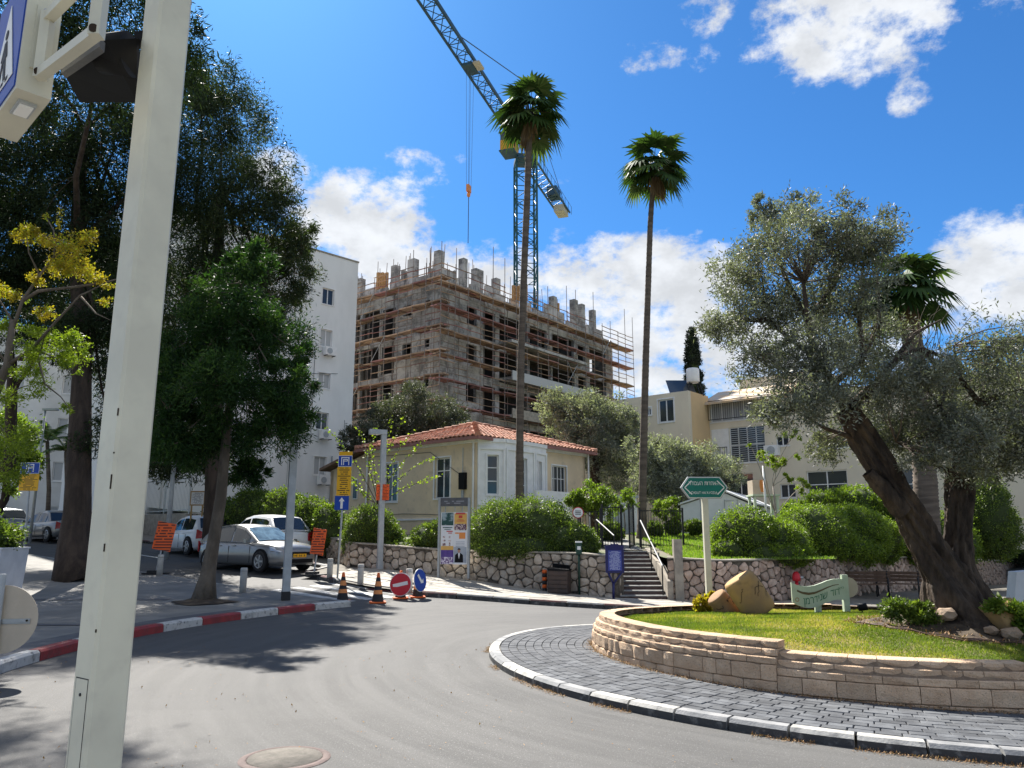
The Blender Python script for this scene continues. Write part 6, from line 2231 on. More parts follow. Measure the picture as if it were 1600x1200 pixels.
oc = px_clumps([(1240, 335, 42, 28), (1196, 335, 24, 30), (1186, 305, 10, 16), (1225, 380, 70, 45), (1310, 345, 45, 34), (1300, 400, 60, 45), (1355, 380, 52, 50), (1165, 430, 62, 50), (1150, 500, 58, 44), (1215, 480, 60, 50), (1125, 515, 32, 24), (1290, 480, 70, 50), (1360, 450, 50, 40), (1200, 560, 70, 46), (1280, 560, 80, 55),
                (1350, 540, 60, 55), (1260, 630, 66, 44), (1335, 630, 70, 50), (1400, 600, 50, 50), (1395, 680, 60, 44), (1210, 640, 36, 26), (1450, 660, 50, 50), (1300, 690, 46, 28), (1452, 590, 40, 50),
                (1560, 540, 62, 60), (1600, 580, 70, 70), (1540, 620, 60, 55), (1500, 680, 52, 45), (1570, 690, 70, 50), (1480, 610, 30, 40), (1620, 680, 60, 60), (1540, 735, 60, 22), (1455, 715, 50, 24), (1680, 600, 80, 90)], OY, jitY=1.0, ysc=1.6, seed=12)
o, subs = crown('foliage', oc, 150000, .062, .017, 'leaf_olive', OT, 90, -.1, .5, 1500, .27, .6); prop(o, kind='stuff')
bl = [[(1325, 640), (1300, 600), (1275, 560), (1262, 500), (1255, 440)], [(1275, 560), (1235, 530), (1200, 500), (1190, 430)], [(1262, 500), (1230, 440), (1205, 380), (1195, 330)], [(1262, 500), (1300, 450), (1320, 400), (1325, 350)],
      [(1300, 600), (1350, 560), (1375, 500), (1370, 420)], [(1355, 690), (1290, 670), (1240, 640)], [(1200, 500), (1150, 500), (1115, 515)], [(1235, 530), (1180, 560)], [(1325, 640), (1370, 600), (1400, 560), (1440, 545), (1480, 560)],
      [(1350, 560), (1340, 480), (1350, 400)], [(1255, 440), (1280, 390), (1262, 330)], [(1400, 560), (1430, 520), (1470, 500)], [(1512, 690), (1480, 650), (1450, 610)], [(1530, 630), (1550, 580), (1570, 530)], [(1530, 630), (1590, 610), (1650, 600)],
      [(1500, 745), (1450, 720), (1400, 690)], [(1530, 630), (1500, 590), (1490, 540)], [(1440, 545), (1480, 590), (1470, 640)]]
mb = MB(); rnd = random.Random(14); E = []
for b in bl:
    Yo = rnd.uniform(-.8, .8)
    pts = [at(u, v, OY + Yo * i / len(b)) for i, (u, v) in enumerate(b)]
    pts = resample([tuple(p) for p in pts], 10)
    r0 = .085 if b[0] in ((1325, 640), (1530, 630)) and len(b) > 4 else .045
    mb.tube(pts, [r0 * (1 - .75 * i / 10) for i in range(11)], 8, wob=.2, seed=rnd.randint(0, 99))
    E += pts[1:]
prop(mb.build('limb', 'bark_olive', OT, world=True), kind='stuff')
mb = MB()
for i in rnd.sample(range(len(subs)), 620):
    q = Vector(subs[i]); p = min(E, key=lambda e: (e - q).length)
    if (p - q).length < .04 or (p - q).length > 1.3: continue
    limb(mb, p, q, .012, .003, rnd, 4, 4, .2, 0)
# bare grey twigs at the right of the crown
for i in range(60):
    p = at(rnd.uniform(1430, 1490), rnd.uniform(545, 640), OY + rnd.uniform(-.4, .4)); q = p + Vector((rnd.uniform(-.2, .5), rnd.uniform(-.3, .3), rnd.uniform(.1, .85)))
    limb(mb, p, q, .007, .002, rnd, 4, 4, .25, 0)
prop(mb.build('twigs', 'bark_mid', OT, world=True), kind='stuff')
import bmesh
# ================================================================== text
_glyph = {}
def text_shape(mb, s, origin, right, up, size, m_out=.003, spacing=.06, squash=1.0, per=None):
    """flat lettering built glyph by glyph; s is in visual (left to right) order. Returns the total width"""
    right, up = Vector(right), Vector(up)
    out = right.cross(up)
    x = 0.0
    for ch in s:
        if ch == ' ':
            x += size * .32 * squash; continue
        if ch not in _glyph:
            if ch == '\u05d3':      # dalet, drawn from two strokes
                _glyph[ch] = ([(0, .50), (.47, .50), (.47, .575), (0, .575), (.31, 0), (.385, 0), (.385, .50), (.31, .50)], [(0, 1, 2, 3), (4, 5, 6, 7)], .49, 0)
            else:
                cu = bpy.data.curves.new('glyph', 'FONT'); cu.body = ch; cu.size = 1; cu.fill_mode = 'FRONT'
                o = bpy.data.objects.new('glyph', cu); COL.objects.link(o)
                dg = bpy.context.evaluated_depsgraph_get()
                me = o.evaluated_get(dg).to_mesh()
                vs = [(v.co.x, v.co.y) for v in me.vertices]; fs = [tuple(p.vertices) for p in me.polygons]
                o.evaluated_get(dg).to_mesh_clear()
                bpy.data.objects.remove(o); bpy.data.curves.remove(cu)
                xs = [v[0] for v in vs] or [0]
                _glyph[ch] = (vs, fs, max(xs), min(xs))
        vs, fs, x1, x0 = _glyph[ch]
        pts = []
        for vx, vy in vs:
            px_ = x + (vx - x0) * size * squash
            dy_ = per(px_) if per else 0
            pts.append(Vector(origin) + right * px_ + up * (vy * size + dy_) + out * m_out)
        mb.add(pts, fs)
        x += (x1 - x0 + spacing * 1.3) * size * squash
    return x


def text_width(s, size, spacing=.06, squash=1.0):
    return text_shape(MB(), s, (0, 0, 0), (1, 0, 0), (0, 0, 1), size, spacing=spacing, squash=squash)


def centred(mb, s, c, right, up, size, **kw):
    wd = text_width(s, size, kw.get('spacing', .06), kw.get('squash', 1.0))
    text_shape(mb, s, Vector(c) - Vector(right) * wd / 2, right, up, size, **kw)


def panel(name, parent, c, right, up, w_, h_, th, m):
    """thin board centred at c (parent's local coordinates)"""
    r, u = Vector(right).normalized(), Vector(up).normalized()
    n = r.cross(u)
    mb = MB(); mb.obox(Vector(c), r * w_ / 2, n * th / 2, u * h_ / 2)
    return mb.build(name, m, parent)


def disc(mb, c, n, r, th, seg=32):
    n = Vector(n).normalized()
    mb.tube([Vector(c) - n * th / 2, Vector(c) + n * th / 2], r, seg, smooth=False)

X, Zv = Vector((1, 0, 0)), Vector((0, 0, 1))
# local frame of a sign: right = +x, up = +z, it faces -y; turned by rotz

# ================================================================== close to the camera
P0 = at(146, 1200, 3.1)
SP = thing('signal_post', 'white square steel post in the foreground', 'post', (P0.x, 3.1, .12), radians(-36.6))
mb = MB()
hs_ = .074
prof = [(-hs_ + .012, -hs_), (hs_ - .012, -hs_), (hs_, -hs_ + .012), (hs_, hs_ - .012), (hs_ - .012, hs_), (-hs_ + .012, hs_), (-hs_, hs_ - .012), (-hs_, -hs_ + .012)]
rows = [[Vector((x, y, z)) for x, y in prof + prof[:1]] for z in (0, .74, .742, 3, 6.2)]
mb.grid(rows, False, flip=False)
mb.f.append(tuple(range(4 * 9, 4 * 9 + 8))); mb.smooth.append(False)
mb.build('shaft', 'pole_white', SP)
mb = MB(); mb.box(-.15, .15, -.15, .15, 0, .015); mb.build('base_plate', 'pole_white', SP)
mb = MB(); mb.box(-.045, .045, -hs_ - .0015, -hs_ + .004, .50, .955); mb.build('service_hatch', 'pole_white', SP)
mb = MB()
for (a, b, c, d) in ((-.048, .048, .955, .959), (-.048, -.045, .50, .955), (.045, .048, .50, .955)): mb.box(a, b, -hs_ - .0012, -hs_ + .003, c, d)
mb.build('hatch_gap', 'sign_ink', SP)
mb = MB(); disc(mb, (0, -hs_ - .002, .90), (0, 1, 0), .006, .006, 12); mb.build('hatch_lock', 'sign_ink', SP)
rnd = random.Random(5)
mb = MB()
for i in range(7):
    z = 1.1 + rnd.random() * .9; ln = rnd.choice([.006, .012, .03])
    mb.box(hs_ - .014, hs_ - .008, -hs_ - .0008, -hs_ + .003, z, z + ln)
prop(mb.build('chipped_paint', 'crack', SP), kind='stuff')

# illuminated crossing sign and its bracket, high up on the left
e = at(25, 137, 2.9)
fdir = Vector((-.72, .695, 0)).normalized(); tdir = Vector((.695, .72, 0)).normalized(); fn = -tdir
XS = thing('crossing_sign', 'blue and white pedestrian crossing light box hanging at the top left corner', 'sign', (e.x, e.y, e.z))
Wd, Ht_, Th = .52, .62, .13
mb = MB(); c = Vector((0, 0, Ht_ / 2)) + fdir * Wd / 2 + tdir * Th / 2
mb.obox(c, fdir * Wd / 2, tdir * Th / 2, (0, 0, Ht_ / 2)); mb.build('light_box', 'pole_white', XS)
mb = MB(); mb.obox(Vector((0, 0, Ht_ / 2)) + fdir * Wd / 2 - tdir * .003, fdir * (Wd / 2 - .02), tdir * .003, (0, 0, Ht_ / 2 - .02)); mb.build('sign_face', 'blue_sign', XS)
def onface(a, z): return fdir * (Wd - a) + Vector((0, 0, z)) - tdir * .008
mb = MB()
mb.prism([onface(.06, .09), onface(Wd - .06, .09), onface(Wd / 2, .52)], -tdir * .002)
tri = mb.build('white_triangle', 'sign_white', XS)
mb = MB()   # walking figure with stripes
o2 = -tdir * .004
def fp(pts): mb.prism([onface(a, z) + o2 for a, z in pts], -tdir * .001)
fp([(.245, .33), (.285, .33), (.30, .22), (.235, .22)])
fp([(.235, .23), (.262, .23), (.235, .12), (.20, .12)])
fp([(.262, .23), (.298, .23), (.335, .12), (.30, .12)])
fp([(.285, .32), (.32, .24), (.305, .235), (.272, .29)])
fp([(.25, .32), (.212, .25), (.225, .24), (.262, .29)])
k_ = [(.265 + .024 * cos(q), .365 + .024 * sin(q)) for q in [2 * pi * i / 10 for i in range(10)]]
fp(k_)
for q in range(4): fp([(.13 + q * .075, .115), (.165 + q * .075, .115), (.155 + q * .072, .10), (.12 + q * .072, .10)])
mb.build('walking_figure', 'sign_ink', tri)
mb = MB(); mb.obox(fdir * .15 + tdir * Th * .5 - Vector((0, 0, .006)), fdir * .07, tdir * .035, (0, 0, .008)); lmp = mb.build('down_light', 'pole_grey', XS)
mb = MB(); mb.obox(fdir * .15 + tdir * Th * .5 - Vector((0, 0, .016)), fdir * .055, tdir * .026, (0, 0, .004)); mb.build('lens', 'sign_white', lmp)
mb = MB(); mb.obox(tdir * (Th * .55) + Vector((0, 0, .26)) - fdir * .006, fdir * .006, tdir * .035, (0, 0, .15)); mb.build('clamp_plate', 'pole_white', XS)
for z in (.15, .38):
    mb = MB(); disc(mb, tdir * (Th * .5) + Vector((0, 0, z)) - fdir * .02, fdir, .011, .03, 10); mb.build('bolt', 'steel', XS)
# bracket frame of square tubes running from the box towards the post
f0 = at(64, 116, 2.92); f1 = at(151, 50, 2.47)
g0 = Vector((f0.x, f0.y, f0.z + .27)); g1 = Vector((f1.x, f1.y, f1.z + .30))
BR = thing('sign_bracket', 'cream tubular bracket between the crossing light box and the dark signal head', 'bracket', tuple(f1))
stick(BR, 'tube', f0, f1, .020, 'pole_white', 'box')
stick(BR, 'tube', g0, g1, .020, 'pole_white', 'box')
stick(BR, 'tube', f0 - Vector((0, 0, .02)), g0 + Vector((0, 0, .02)), .021, 'pole_white', 'box')
stick(BR, 'tube', f1 - Vector((0, 0, .02)), g1 + Vector((0, 0, .02)), .021, 'pole_white', 'box')
for q in (f0, f1):
    mb = MB(); disc(mb, Vector(q) - Vector(BR.location) - Vector((0, .02, 0)), (.5, -.86, 0), .016, .012, 12); mb.build('end_cap', 'crack', BR)
# dark signal head with backing board, seen from below
d0 = at(95, 118, 3.3)
SH_ = thing('traffic_light', 'black signal backing board and housing between the bracket and the white post', 'traffic light', tuple(at(150, 110, 3.25)))
mb = MB()
pA, pB, pC, pD = at(98, 112, 3.3), at(165, 62, 2.95), at(214, 60, 3.05), at(214, 160, 3.35)
pE = at(125, 160, 3.5)
mb.prism([pA, pB, pC, pD, pE], (0, .02, .012)); mb.build('backing_board', 'black_plastic', SH_, world=True)
mb = MB(); q0, q1 = at(100, 112, 3.24), at(160, 70, 2.92)
t_ = (q1 - q0).normalized(); mb.obox((q0 + q1) / 2, t_ * (q1 - q0).length / 2, Vector((0, .02, 0)), (0, 0, .022)); mb.build('cover_strip', 'band', SH_, world=True)
mb = MB(); q0 = at(190, 85, 3.15)
mb.tube([q0 + Vector((-.10, .0, 0)), q0 + Vector((.04, 0, 0))], [.085, .10], 20); mb.build('lens_hood', 'black_plastic', SH_, world=True)
stick(SH_, 'arm', at(214, 62, 3.1), Vector((P0.x, 3.1, at(240, 58, 3.1).z)), .025, 'black_plastic', 'box')

# back of a round sign at the lower left
c = at(2, 968, 9.0)
RS = thing('round_sign', 'beige back of a round traffic sign on a low post at the left edge', 'sign', (c.x, c.y, h(c.x, c.y) + .10), radians(12))
hz = c.z - RS.location.z
mb = MB(); disc(mb, (0, 0, hz), (0, 1, 0), .375, .006, 48); mb.build('sign_back', 'sign_back', RS)
mb = MB(); disc(mb, (0, .008, hz), (0, 1, 0), .37, .004, 48); mb.build('sign_face', 'blue_sign', RS)
stick(RS, 'post', c + Vector((-.02, -.045, -hz)), c + Vector((-.02, -.045, .5)), .035, 'pole_grey')
mb = MB(); mb.box(-.22, .30, -.02, -.004, hz - .035, hz + .005); mb.box(-.22, .30, -.012, -.004, hz - .05, hz - .036); mb.build('cross_rail', 'steel', RS)
for xx in (-.04, .27):
    mb = MB(); disc(mb, (xx, -.026, hz - .015), (0, 1, 0), .012, .012, 8); mb.build('bolt', 'crack', RS)

# manhole
mh = G3(*onroad(445, 1186).xy)
MHT = thing('manhole_cover', 'round worn concrete filled manhole cover in the road at the bottom', 'manhole cover', (mh.x, mh.y, mh.z))
mb = MB()
mb.lathe([(0, .012), (.265, .012), (.27, .006)], 36); mb.build('cover', 'manhole', MHT)
mb = MB(); mb.lathe([(.272, .004), (.278, .010), (.31, .010), (.33, .003)], 36); mb.build('frame_ring', 'rock_dark', MHT)
# planter
p = atz(12, 925, h(-12.8, 19.8) + .12)
PL = thing('planter', 'tall white planter box at the left edge', 'planter', (-13.25, 19.9, h(-13, 19.9) + .12), radians(4))
mb = MB(); mb.prism([(-.62, -.62, 0), (.58, -.62, 0), (.68, -.68, 1.08), (-.7, -.68, 1.08)], (0, 1.25, 0)); mb.build('box', 'planter', PL)
mb = MB(); mb.box(-.72, .70, -.70, .60, 1.08, 1.12); mb.build('rim', 'planter', PL)
PS = thing('planter_shrub', 'dark leafy shrub spilling over the white planter box', 'shrub', (-13.25, 19.9, 1.3))
cl = [(-13.3, 19.9, 1.62, .75, .6, .38), (-12.9, 19.8, 1.5, .4, .5, .25)]
o, _ = crown('foliage', cl, 6500, .09, .045, 'leaf_hedge', PS, 101, 0, .7, 120, .25, .5); prop(o, kind='stuff')
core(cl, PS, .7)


# ================================================================== posts, lamps, signs
def bollard(u, v, label, group, ht=.62, r=.085):
    dz = .12
    p = onroad(u, v, dz)
    T = thing('bollard', label, 'bollard', (p.x, p.y, h(p.x, p.y) + dz - .01), 0, group)
    mb = MB(); mb.lathe([(0, 0), (r, 0), (r, ht - .02), (r - .012, ht), (0, ht)], 18); mb.build('post', 'bollard', T)
    mb = MB(); mb.lathe([(r + .001, ht - .09), (r + .003, ht - .085), (r + .003, ht - .075), (r + .001, ht - .07)], 18); mb.build('groove', 'kerb_grey', T)
    return T
gL, gR = 'pale bollards along the left pavement', 'pale bollards along the pavement in front of the stone wall'
bollard(379, 926, 'pale bollard between the street tree and the grey lamp post', gL)
bollard(249, 899, 'pale bollard right beside the foot of the left orange sign', gL)
bollard(213, 893, 'pale bollard just emerging from behind the white post', gL)
bollard(101, 868, 'pale bollard in front of the black car at the left', gL)
bollard(515, 902, 'pale bollard just left of the arrow sign post', gR, .55)
bollard(563, 913, 'pale bollard between the arrow sign post and the flat headed lamp', gR, .55)
bollard(639, 927, 'pale bollard behind the no entry disc', gR, .62)
stick(thing('chain_rail', 'thin rail between the two left bollards by the orange sign', 'rail', tuple(onroad(213, 893, .7))), 'rail', onroad(213, 893, .12) + Vector((0, 0, .52)), onroad(249, 899, .12) + Vector((0, 0, .5)), .015, 'pole_grey')

def cone(x, y, label, group, s=1.0, rz=.2, base=True):
    T = thing('traffic_cone', label, 'traffic cone', (x, y, h(x, y) + .004), rz, group)
    bands = [(0, 'cone_black'), (.26, 'orange_soft'), (.40, 'cone_black'), (.53, 'orange_soft'), (.70, 'cone_black'), (.84, 'orange_cone'), (1, None)]
    H_ = .66 * s
    r = lambda f: (.14 * (1 - f) + .028 * f) * s
    mb = MB(); 
    for (f0, m0), (f1, _) in zip(bands, bands[1:]):
        mb = MB(); mb.lathe([(r(f0), .03 + f0 * H_), (r(f1), .03 + f1 * H_)] + ([(0, .03 + H_)] if f1 == 1 else []), 20); mb.build('cone_band', m0, T)
    mb = MB(); mb.box(-.19 * s, .19 * s, -.19 * s, .19 * s, 0, .03); mb.build('base', 'orange_cone', T)
    return T
gC = 'orange and black striped traffic cones across the side street'
p = onroad(535, 940); cone(p.x, p.y, 'striped cone standing on the end of the red and white kerb', gC)
p = onroad(590, 942); cone(p.x, p.y, 'striped cone standing free on the road left of the red disc', gC, 1.02)
p = onroad(625, 936); cone(p.x, p.y + .08, 'striped cone hidden behind the red no entry disc', gC, 1.0)
nd = Vector((p.x, p.y - .13, h(p.x, p.y)))
NE = thing('no_entry_sign', 'red round no entry sign leaning on a cone in the side street mouth', 'sign', tuple(nd), radians(-12))
cz = .36; tl = Vector((0, .16, 1)).normalized()
mb = MB(); disc(mb, (0, .07, cz), (0, 1, -.16), .29, .01, 40); mb.build('rim', 'sign_white', NE)
mb = MB(); disc(mb, (0, .058, cz), (0, 1, -.16), .272, .012, 40); mb.build('face', 'red_sign', NE)
mb = MB(); r_ = Vector((cos(.22), 0, sin(.22))); mb.obox(Vector((0, .046, cz)), r_ * .20, Vector((0, 1, -.16)).normalized() * .004, r_.cross(Vector((0, 1, 0))) * .044); mb.build('white_bar', 'sign_white', NE)
p = onroad(652, 934); cone(p.x, p.y + .05, 'striped cone hidden behind the blue arrow disc, the last one to the right', gC)
KS = thing('arrow_disc', 'blue round keep side sign turned nearly edge on and leaning on the right hand cone', 'sign', (p.x + .10, p.y - .12, h(p.x, p.y)), radians(64))
mb = MB(); disc(mb, (0, .03, .44), (0, 1, -.1), .29, .01, 40); mb.build('rim', 'sign_white', KS)
mb = MB(); disc(mb, (0, .018, .44), (0, 1, -.1), .273, .012, 40); mb.build('face', 'blue_sign', KS)
mb = MB()
a45 = Vector((.70, .007, -.72)).normalized(); b45 = Vector((.72, 0, .70)).normalized(); c_ = Vector((0, .008, .44))
mb.prism([c_ - a45 * .2 + b45 * .035, c_ - a45 * .2 - b45 * .035, c_ + a45 * .05 - b45 * .035, c_ + a45 * .05 - b45 * .11, c_ + a45 * .2, c_ + a45 * .05 + b45 * .11, c_ + a45 * .05 + b45 * .035], (0, -.004, 0))
mb.build('white_arrow', 'sign_white', KS)

M['print_orange'] = printed('print_orange', (.82, .115, .012), (.10, .015, .01), 11, 14, .82, .05, 1)
M['print_yellow'] = printed('print_yellow', (.75, .40, .01), (.05, .03, .01), 14, 13, .85, .05, 2)
M['print_plaque'] = printed('print_plaque', (.035, .05, .27), (.42, .46, .62), 26, 22, .85, .07, 3)
M['print_small'] = printed('print_small', (.68, .67, .66), (.16, .15, .17), 16, 12, .75, .06, 4)

def orange_sign(u, v, dz, label, w_, h_, leg, lean, rz, group):
    p = onroad(u, v, dz)
    T = thing('roadworks_notice', label, 'sign', (p.x, p.y, h(p.x, p.y) + dz), rz, group)
    up = Vector((sin(lean), 0, cos(lean)))
    r = Vector((cos(lean), 0, -sin(lean)))
    if leg:
        mb = MB(); mb.obox(up * leg / 2, r * .02, Vector((0, .012, 0)), up * leg / 2); mb.build('leg', 'pole_grey', T)
        mb = MB(); mb.obox((0, 0, .02), (.34, 0, 0), (0, .2, 0), (0, 0, .02)); mb.build('foot_plate', 'cone_black', T)
        mb = MB(); mb.obox((-.05, 0, .075), (.16, 0, 0), (0, .14, 0), (0, 0, .035)); mb.build('sandbag', 'blue_sign' if False else 'cone_black', T)
    c = up * (leg + h_ / 2) + Vector((0, -.03, 0))
    o = panel('panel', T, c, r, up, w_, h_, .012, 'print_orange'); uvsquare(o, 0, 2)
    return T
gO = 'orange roadworks notices'
orange_sign(243, 897, .12, 'orange roadworks notice on a leg beside the left bollards', .60, .84, .72, .17, radians(-6), gO)
orange_sign(490, 899, .1, 'orange roadworks notice on a leg in front of the white estate car', .47, .78, .62, .13, radians(-20), gO)
p = at(598, 769, 25.7)
T = thing('roadworks_notice', 'small orange notice strapped to the flat headed lamp post', 'sign', (p.x, p.y, p.z - .25), radians(-5), gO)
o = panel('panel', T, (0, 0, .25), X, Zv, .43, .52, .01, 'print_orange'); uvsquare(o, 0, 2)

def p_sign(c_px, Y, v_top, w_, parts, base, label, rz=0.0):
    """post with a parking plate, a yellow plate and optionally an arrow plate"""
    top = at(c_px[0], v_top, Y)
    T = thing('parking_sign', label, 'sign', tuple(base), rz)
    dx_ = top.x - base[0]
    Ht = top.z - base[2]
    mb = MB(); mb.tube([(0, 0, 0), (dx_, 0, Ht - .02)], .03, 10); mb.build('post', 'pole_grey', T)
    for kind, v0, v1 in parts:
        z0, z1 = at(c_px[0], v1, Y).z - base[2], at(c_px[0], v0, Y).z - base[2]
        f = ((z0 + z1) / 2) / Ht
        c = Vector((dx_ * f, -.04, (z0 + z1) / 2))
        hh = z1 - z0
        if kind == 'P':
            pl = panel('parking_plate', T, c, X, Zv, w_, hh, .01, 'blue_sign')
            rim = MB()
            for (a, b, q, s_) in ((-w_ / 2, w_ / 2, hh / 2 - .012, hh / 2), (-w_ / 2, w_ / 2, -hh / 2, -hh / 2 + .012)): rim.box(c.x + a, c.x + b, c.y - .007, c.y - .0051, c.z + q, c.z + s_)
            for a, b in ((-w_ / 2, -w_ / 2 + .012), (w_ / 2 - .012, w_ / 2)): rim.box(c.x + a, c.x + b, c.y - .007, c.y - .0051, c.z - hh / 2 + .013, c.z + hh / 2 - .013)
            rim.build('rim', 'sign_white', pl)
            mb = MB(); k = hh * .36; t = hh * .075; y0, y1 = c.y - .009, c.y - .0055
            mb.box(c.x - k, c.x - k + t, y0, y1, c.z - k, c.z + k - t); mb.box(c.x + k - t, c.x + k, y0, y1, c.z - k, c.z + k - t); mb.box(c.x - k, c.x + k, y0, y1, c.z + k - t + .0005, c.z + k)
            a = hh * .20
            mb.box(c.x - a * .9, c.x - a * .9 + t, y0, y1, c.z - k, c.z + k - t * 2.2)
            mb.box(c.x - a * .9 + t + .0005, c.x + a * .75, y0, y1, c.z + k - t * 3.2, c.z + k - t * 2.2)
            mb.box(c.x - a * .9 + t + .0005, c.x + a * .75, y0, y1, c.z - t * .5, c.z + t * .5)
            mb.box(c.x + a * .75 + .0005, c.x + a * .75 + t, y0, y1, c.z - t * .4, c.z + k - t * 2.3)
            mb.build('parking_symbol', 'sign_white', pl)
        elif kind == 'Y':
            o = panel('yellow_plate', T, c, X, Zv, w_, hh, .01, 'print_yellow'); uvsquare(o, 0, 2)
        elif kind == 'C':
            panel('yellow_cap', T, c, X, Zv, w_ * .95, hh, .012, 'yellow_sign')
        else:
            pl = panel('arrow_plate', T, c + Vector((-.02, 0, 0)), X, Zv, w_, hh, .01, 'blue_sign')
            mb = MB(); y0, y1 = c.y - .008, c.y - .0055; cx2 = c.x - .02
            mb.prism([(cx2 - .035, y1, c.z - hh * .4), (cx2 + .035, y1, c.z - hh * .4), (cx2 + .035, y1, c.z + hh * .12), (cx2 + .085, y1, c.z + hh * .12), (cx2, y1, c.z + hh * .4), (cx2 - .085, y1, c.z + hh * .12), (cx2 - .035, y1, c.z + hh * .12)], (0, -.003, 0))
            mb.build('white_arrow', 'sign_white', pl)
    return T
b = onroad(527, 905, .1)
p_sign((541, 0), b.y, 706, .42, [('C', 706, 712), ('P', 712, 729.3), ('Y', 729.8, 774.5), ('A', 775, 797)], (b.x, b.y, h(b.x, b.y) + .1), 'post with parking, yellow text and white arrow plates beside the lime twigged tree')
p_sign((49, 0), 24.2, 723, .60, [('P', 723, 740), ('Y', 741, 767)], (at(38, 870, 24.2).x, 24.2, h(-15, 24.2) + .12), 'post with parking and yellow text plates at the far left')

def square_lamp(u, v, utop, vtop, dz, sz, label, Y=None, m='pole_grey', head=None, coll=True):
    p = onroad(u, v, dz) if Y is None else at(u, v, Y)
    top = at(utop, vtop, p.y)
    zb = h(p.x, p.y) + dz
    T = thing('street_lamp', label, 'street lamp', (p.x, p.y, zb), radians(25))
    mb = MB(); mb.box(-sz / 2, sz / 2, -sz / 2, sz / 2, 0, top.z - zb); mb.build('column', m, T)
    mb = MB(); mb.box(-sz / 2 - .01, sz / 2 + .01, -sz / 2 - .01, sz / 2 + .01, 0, .20); mb.build('base_collar', 'cone_black' if coll else m, T)
    if head:
        mb = MB(); mb.box(-head, sz / 2 + .005, -.11, .11, top.z - zb - .16, top.z - zb + .0); mb.build('lamp_head', m, T)
        mb = MB(); mb.box(-head + .03, -sz, -.08, .08, top.z - zb - .17, top.z - zb - .162); mb.build('lamp_lens', 'sign_white', T)
    return T
square_lamp(446, 938, 462, 600, .12, .165, 'grey square lamp post rising into the feathery street tree', head=.5)
square_lamp(593, 889, 600, 672, .12, .165, 'pale flat headed street lamp beside the lime twigged tree', head=.50, coll=False)
def round_lamp(u, Y, v_top, label, r=.07, m='pole_grey', arm=None):
    top = at(u, v_top, Y); zb = h(top.x, Y) + .1
    T = thing('street_lamp', label, 'street lamp', (top.x, Y, zb))
    mb = MB(); mb.tube([(0, 0, 0), (0, 0, top.z - zb)], [r, r * .7], 10); mb.build('column', m, T)
    mb = MB(); mb.obox((.25, 0, top.z - zb), (.35, 0, 0), (0, .1, 0), (0, 0, .05)); mb.build('lamp_head', m, T)
round_lamp(279, 28.5, 640, 'pale slender lamp post between the white post and the street tree', .10)
round_lamp(71, 36, 640, 'pale slender lamp post behind the parked silver saloon', .07)

# brown notice board by the railing
p = at(309, 779, 31)
T = thing('notice_board', 'small brown framed notice board behind the white hatchback', 'notice board', (p.x, p.y, 1.0))
mb = MB(); mb.box(-.30, .30, -.02, .02, p.z - 1.0 - .28, p.z - 1.0 + .30); fr_ = mb.build('frame', 'clay', T)
mb = MB(); mb.box(-.25, .25, -.03, -.021, p.z - 1.0 - .23, p.z - 1.0 + .25); o = mb.build('sheet', 'print_small', fr_); uvsquare(o)
for s_ in (-.22, .22):
    mb = MB(); mb.box(s_ - .03, s_ + .03, -.018, .018, 0, p.z - 1.28); mb.build('leg', 'clay', T)

# ------------------------------------------------------------------ poster frame
b0_, b1_ = onroad(690, 899, .12), onroad(735, 907, .12)
Lf = (Vector((b1_.x, b1_.y, 0)) - Vector((b0_.x, b0_.y, 0)))
b0_ = Vector((-2.25, 24.22, 0))
PFz = h(b0_.x, b0_.y) + .10
PF = thing('poster_frame', 'tall grey metal frame holding six posters in front of the stone wall', 'notice board', (b0_.x, b0_.y, PFz), radians(-14))
wF, hF = .96, at(712, 778, b0_.y).z - PFz
for x in (0, wF):
    mb = MB(); mb.box(x - .035, x + .035, -.045, .045, 0, hF); mb.build('post', 'pole_grey' if False else 'steel', PF)
mb = MB(); mb.box(.036, wF - .036, -.04, .04, hF - .26, hF); mb.build('header', 'band', PF)
M['print_header'] = printed('print_header', (.09, .092, .10), (.30, .30, .32), 2, 12, .8, .1, 9)
mb = MB(); mb.box(.06, wF - .06, -.046, -.041, hF - .2, hF - .08); o = mb.build('header_lettering', 'print_header', PF); uvsquare(o)
mb = MB(); mb.box(.05, wF - .05, -.012, .012, .42, hF - .45); mb.build('backing_sheet', 'sign_white', PF)
mb = MB()
for x in (.19, .5, .74): mb.box(x - .012, x + .012, -.01, .01, hF - .45, hF - .26)
prop(mb.build('hanger', 'steel', PF), kind='stuff')
z_hi, z_lo = hF - .47, .44
hh = (z_hi - z_lo) / 3
pw = (wF - .12) / 2
def poster(i, j, m):
    x0 = .06 + j * pw; z1 = z_hi - i * hh
    mb = MB(); mb.box(x0 + .008, x0 + pw - .008, -.02, -.0145, z1 - hh + .012, z1 - .01)
    o = mb.build('poster', m, PF)
    return o, x0 + pw / 2, z1 - hh / 2
def flat(parent, name, m, rects, y=-.024):
    mb = MB()
    for (a, b, c_, d) in rects: mb.box(a, b, y, -.0205, c_, d)
    return mb.build(name, m, parent)
M['p_green'] = mat('poster_dark_green', (.02, .07, .06), .5, (.30, .38, .40), 4.5, coord='Object', lo=.45, hi=.6)
M['p_gold'] = mat('poster_gold', (.72, .42, .10), .5, (.62, .36, .10), 6)
M['p_crowd'] = mat('poster_picture', (.12, .06, .09), .5, (.62, .50, .46), 16, coord='Object', lo=.48, hi=.56)
M['p_white'] = mat('poster_white', (.70, .70, .71), .5)
M['p_orange'] = mat('poster_orange', (.72, .26, .06), .5)
M['p_purple'] = mat('poster_purple', (.07, .04, .20), .5, (.12, .06, .28), 6)
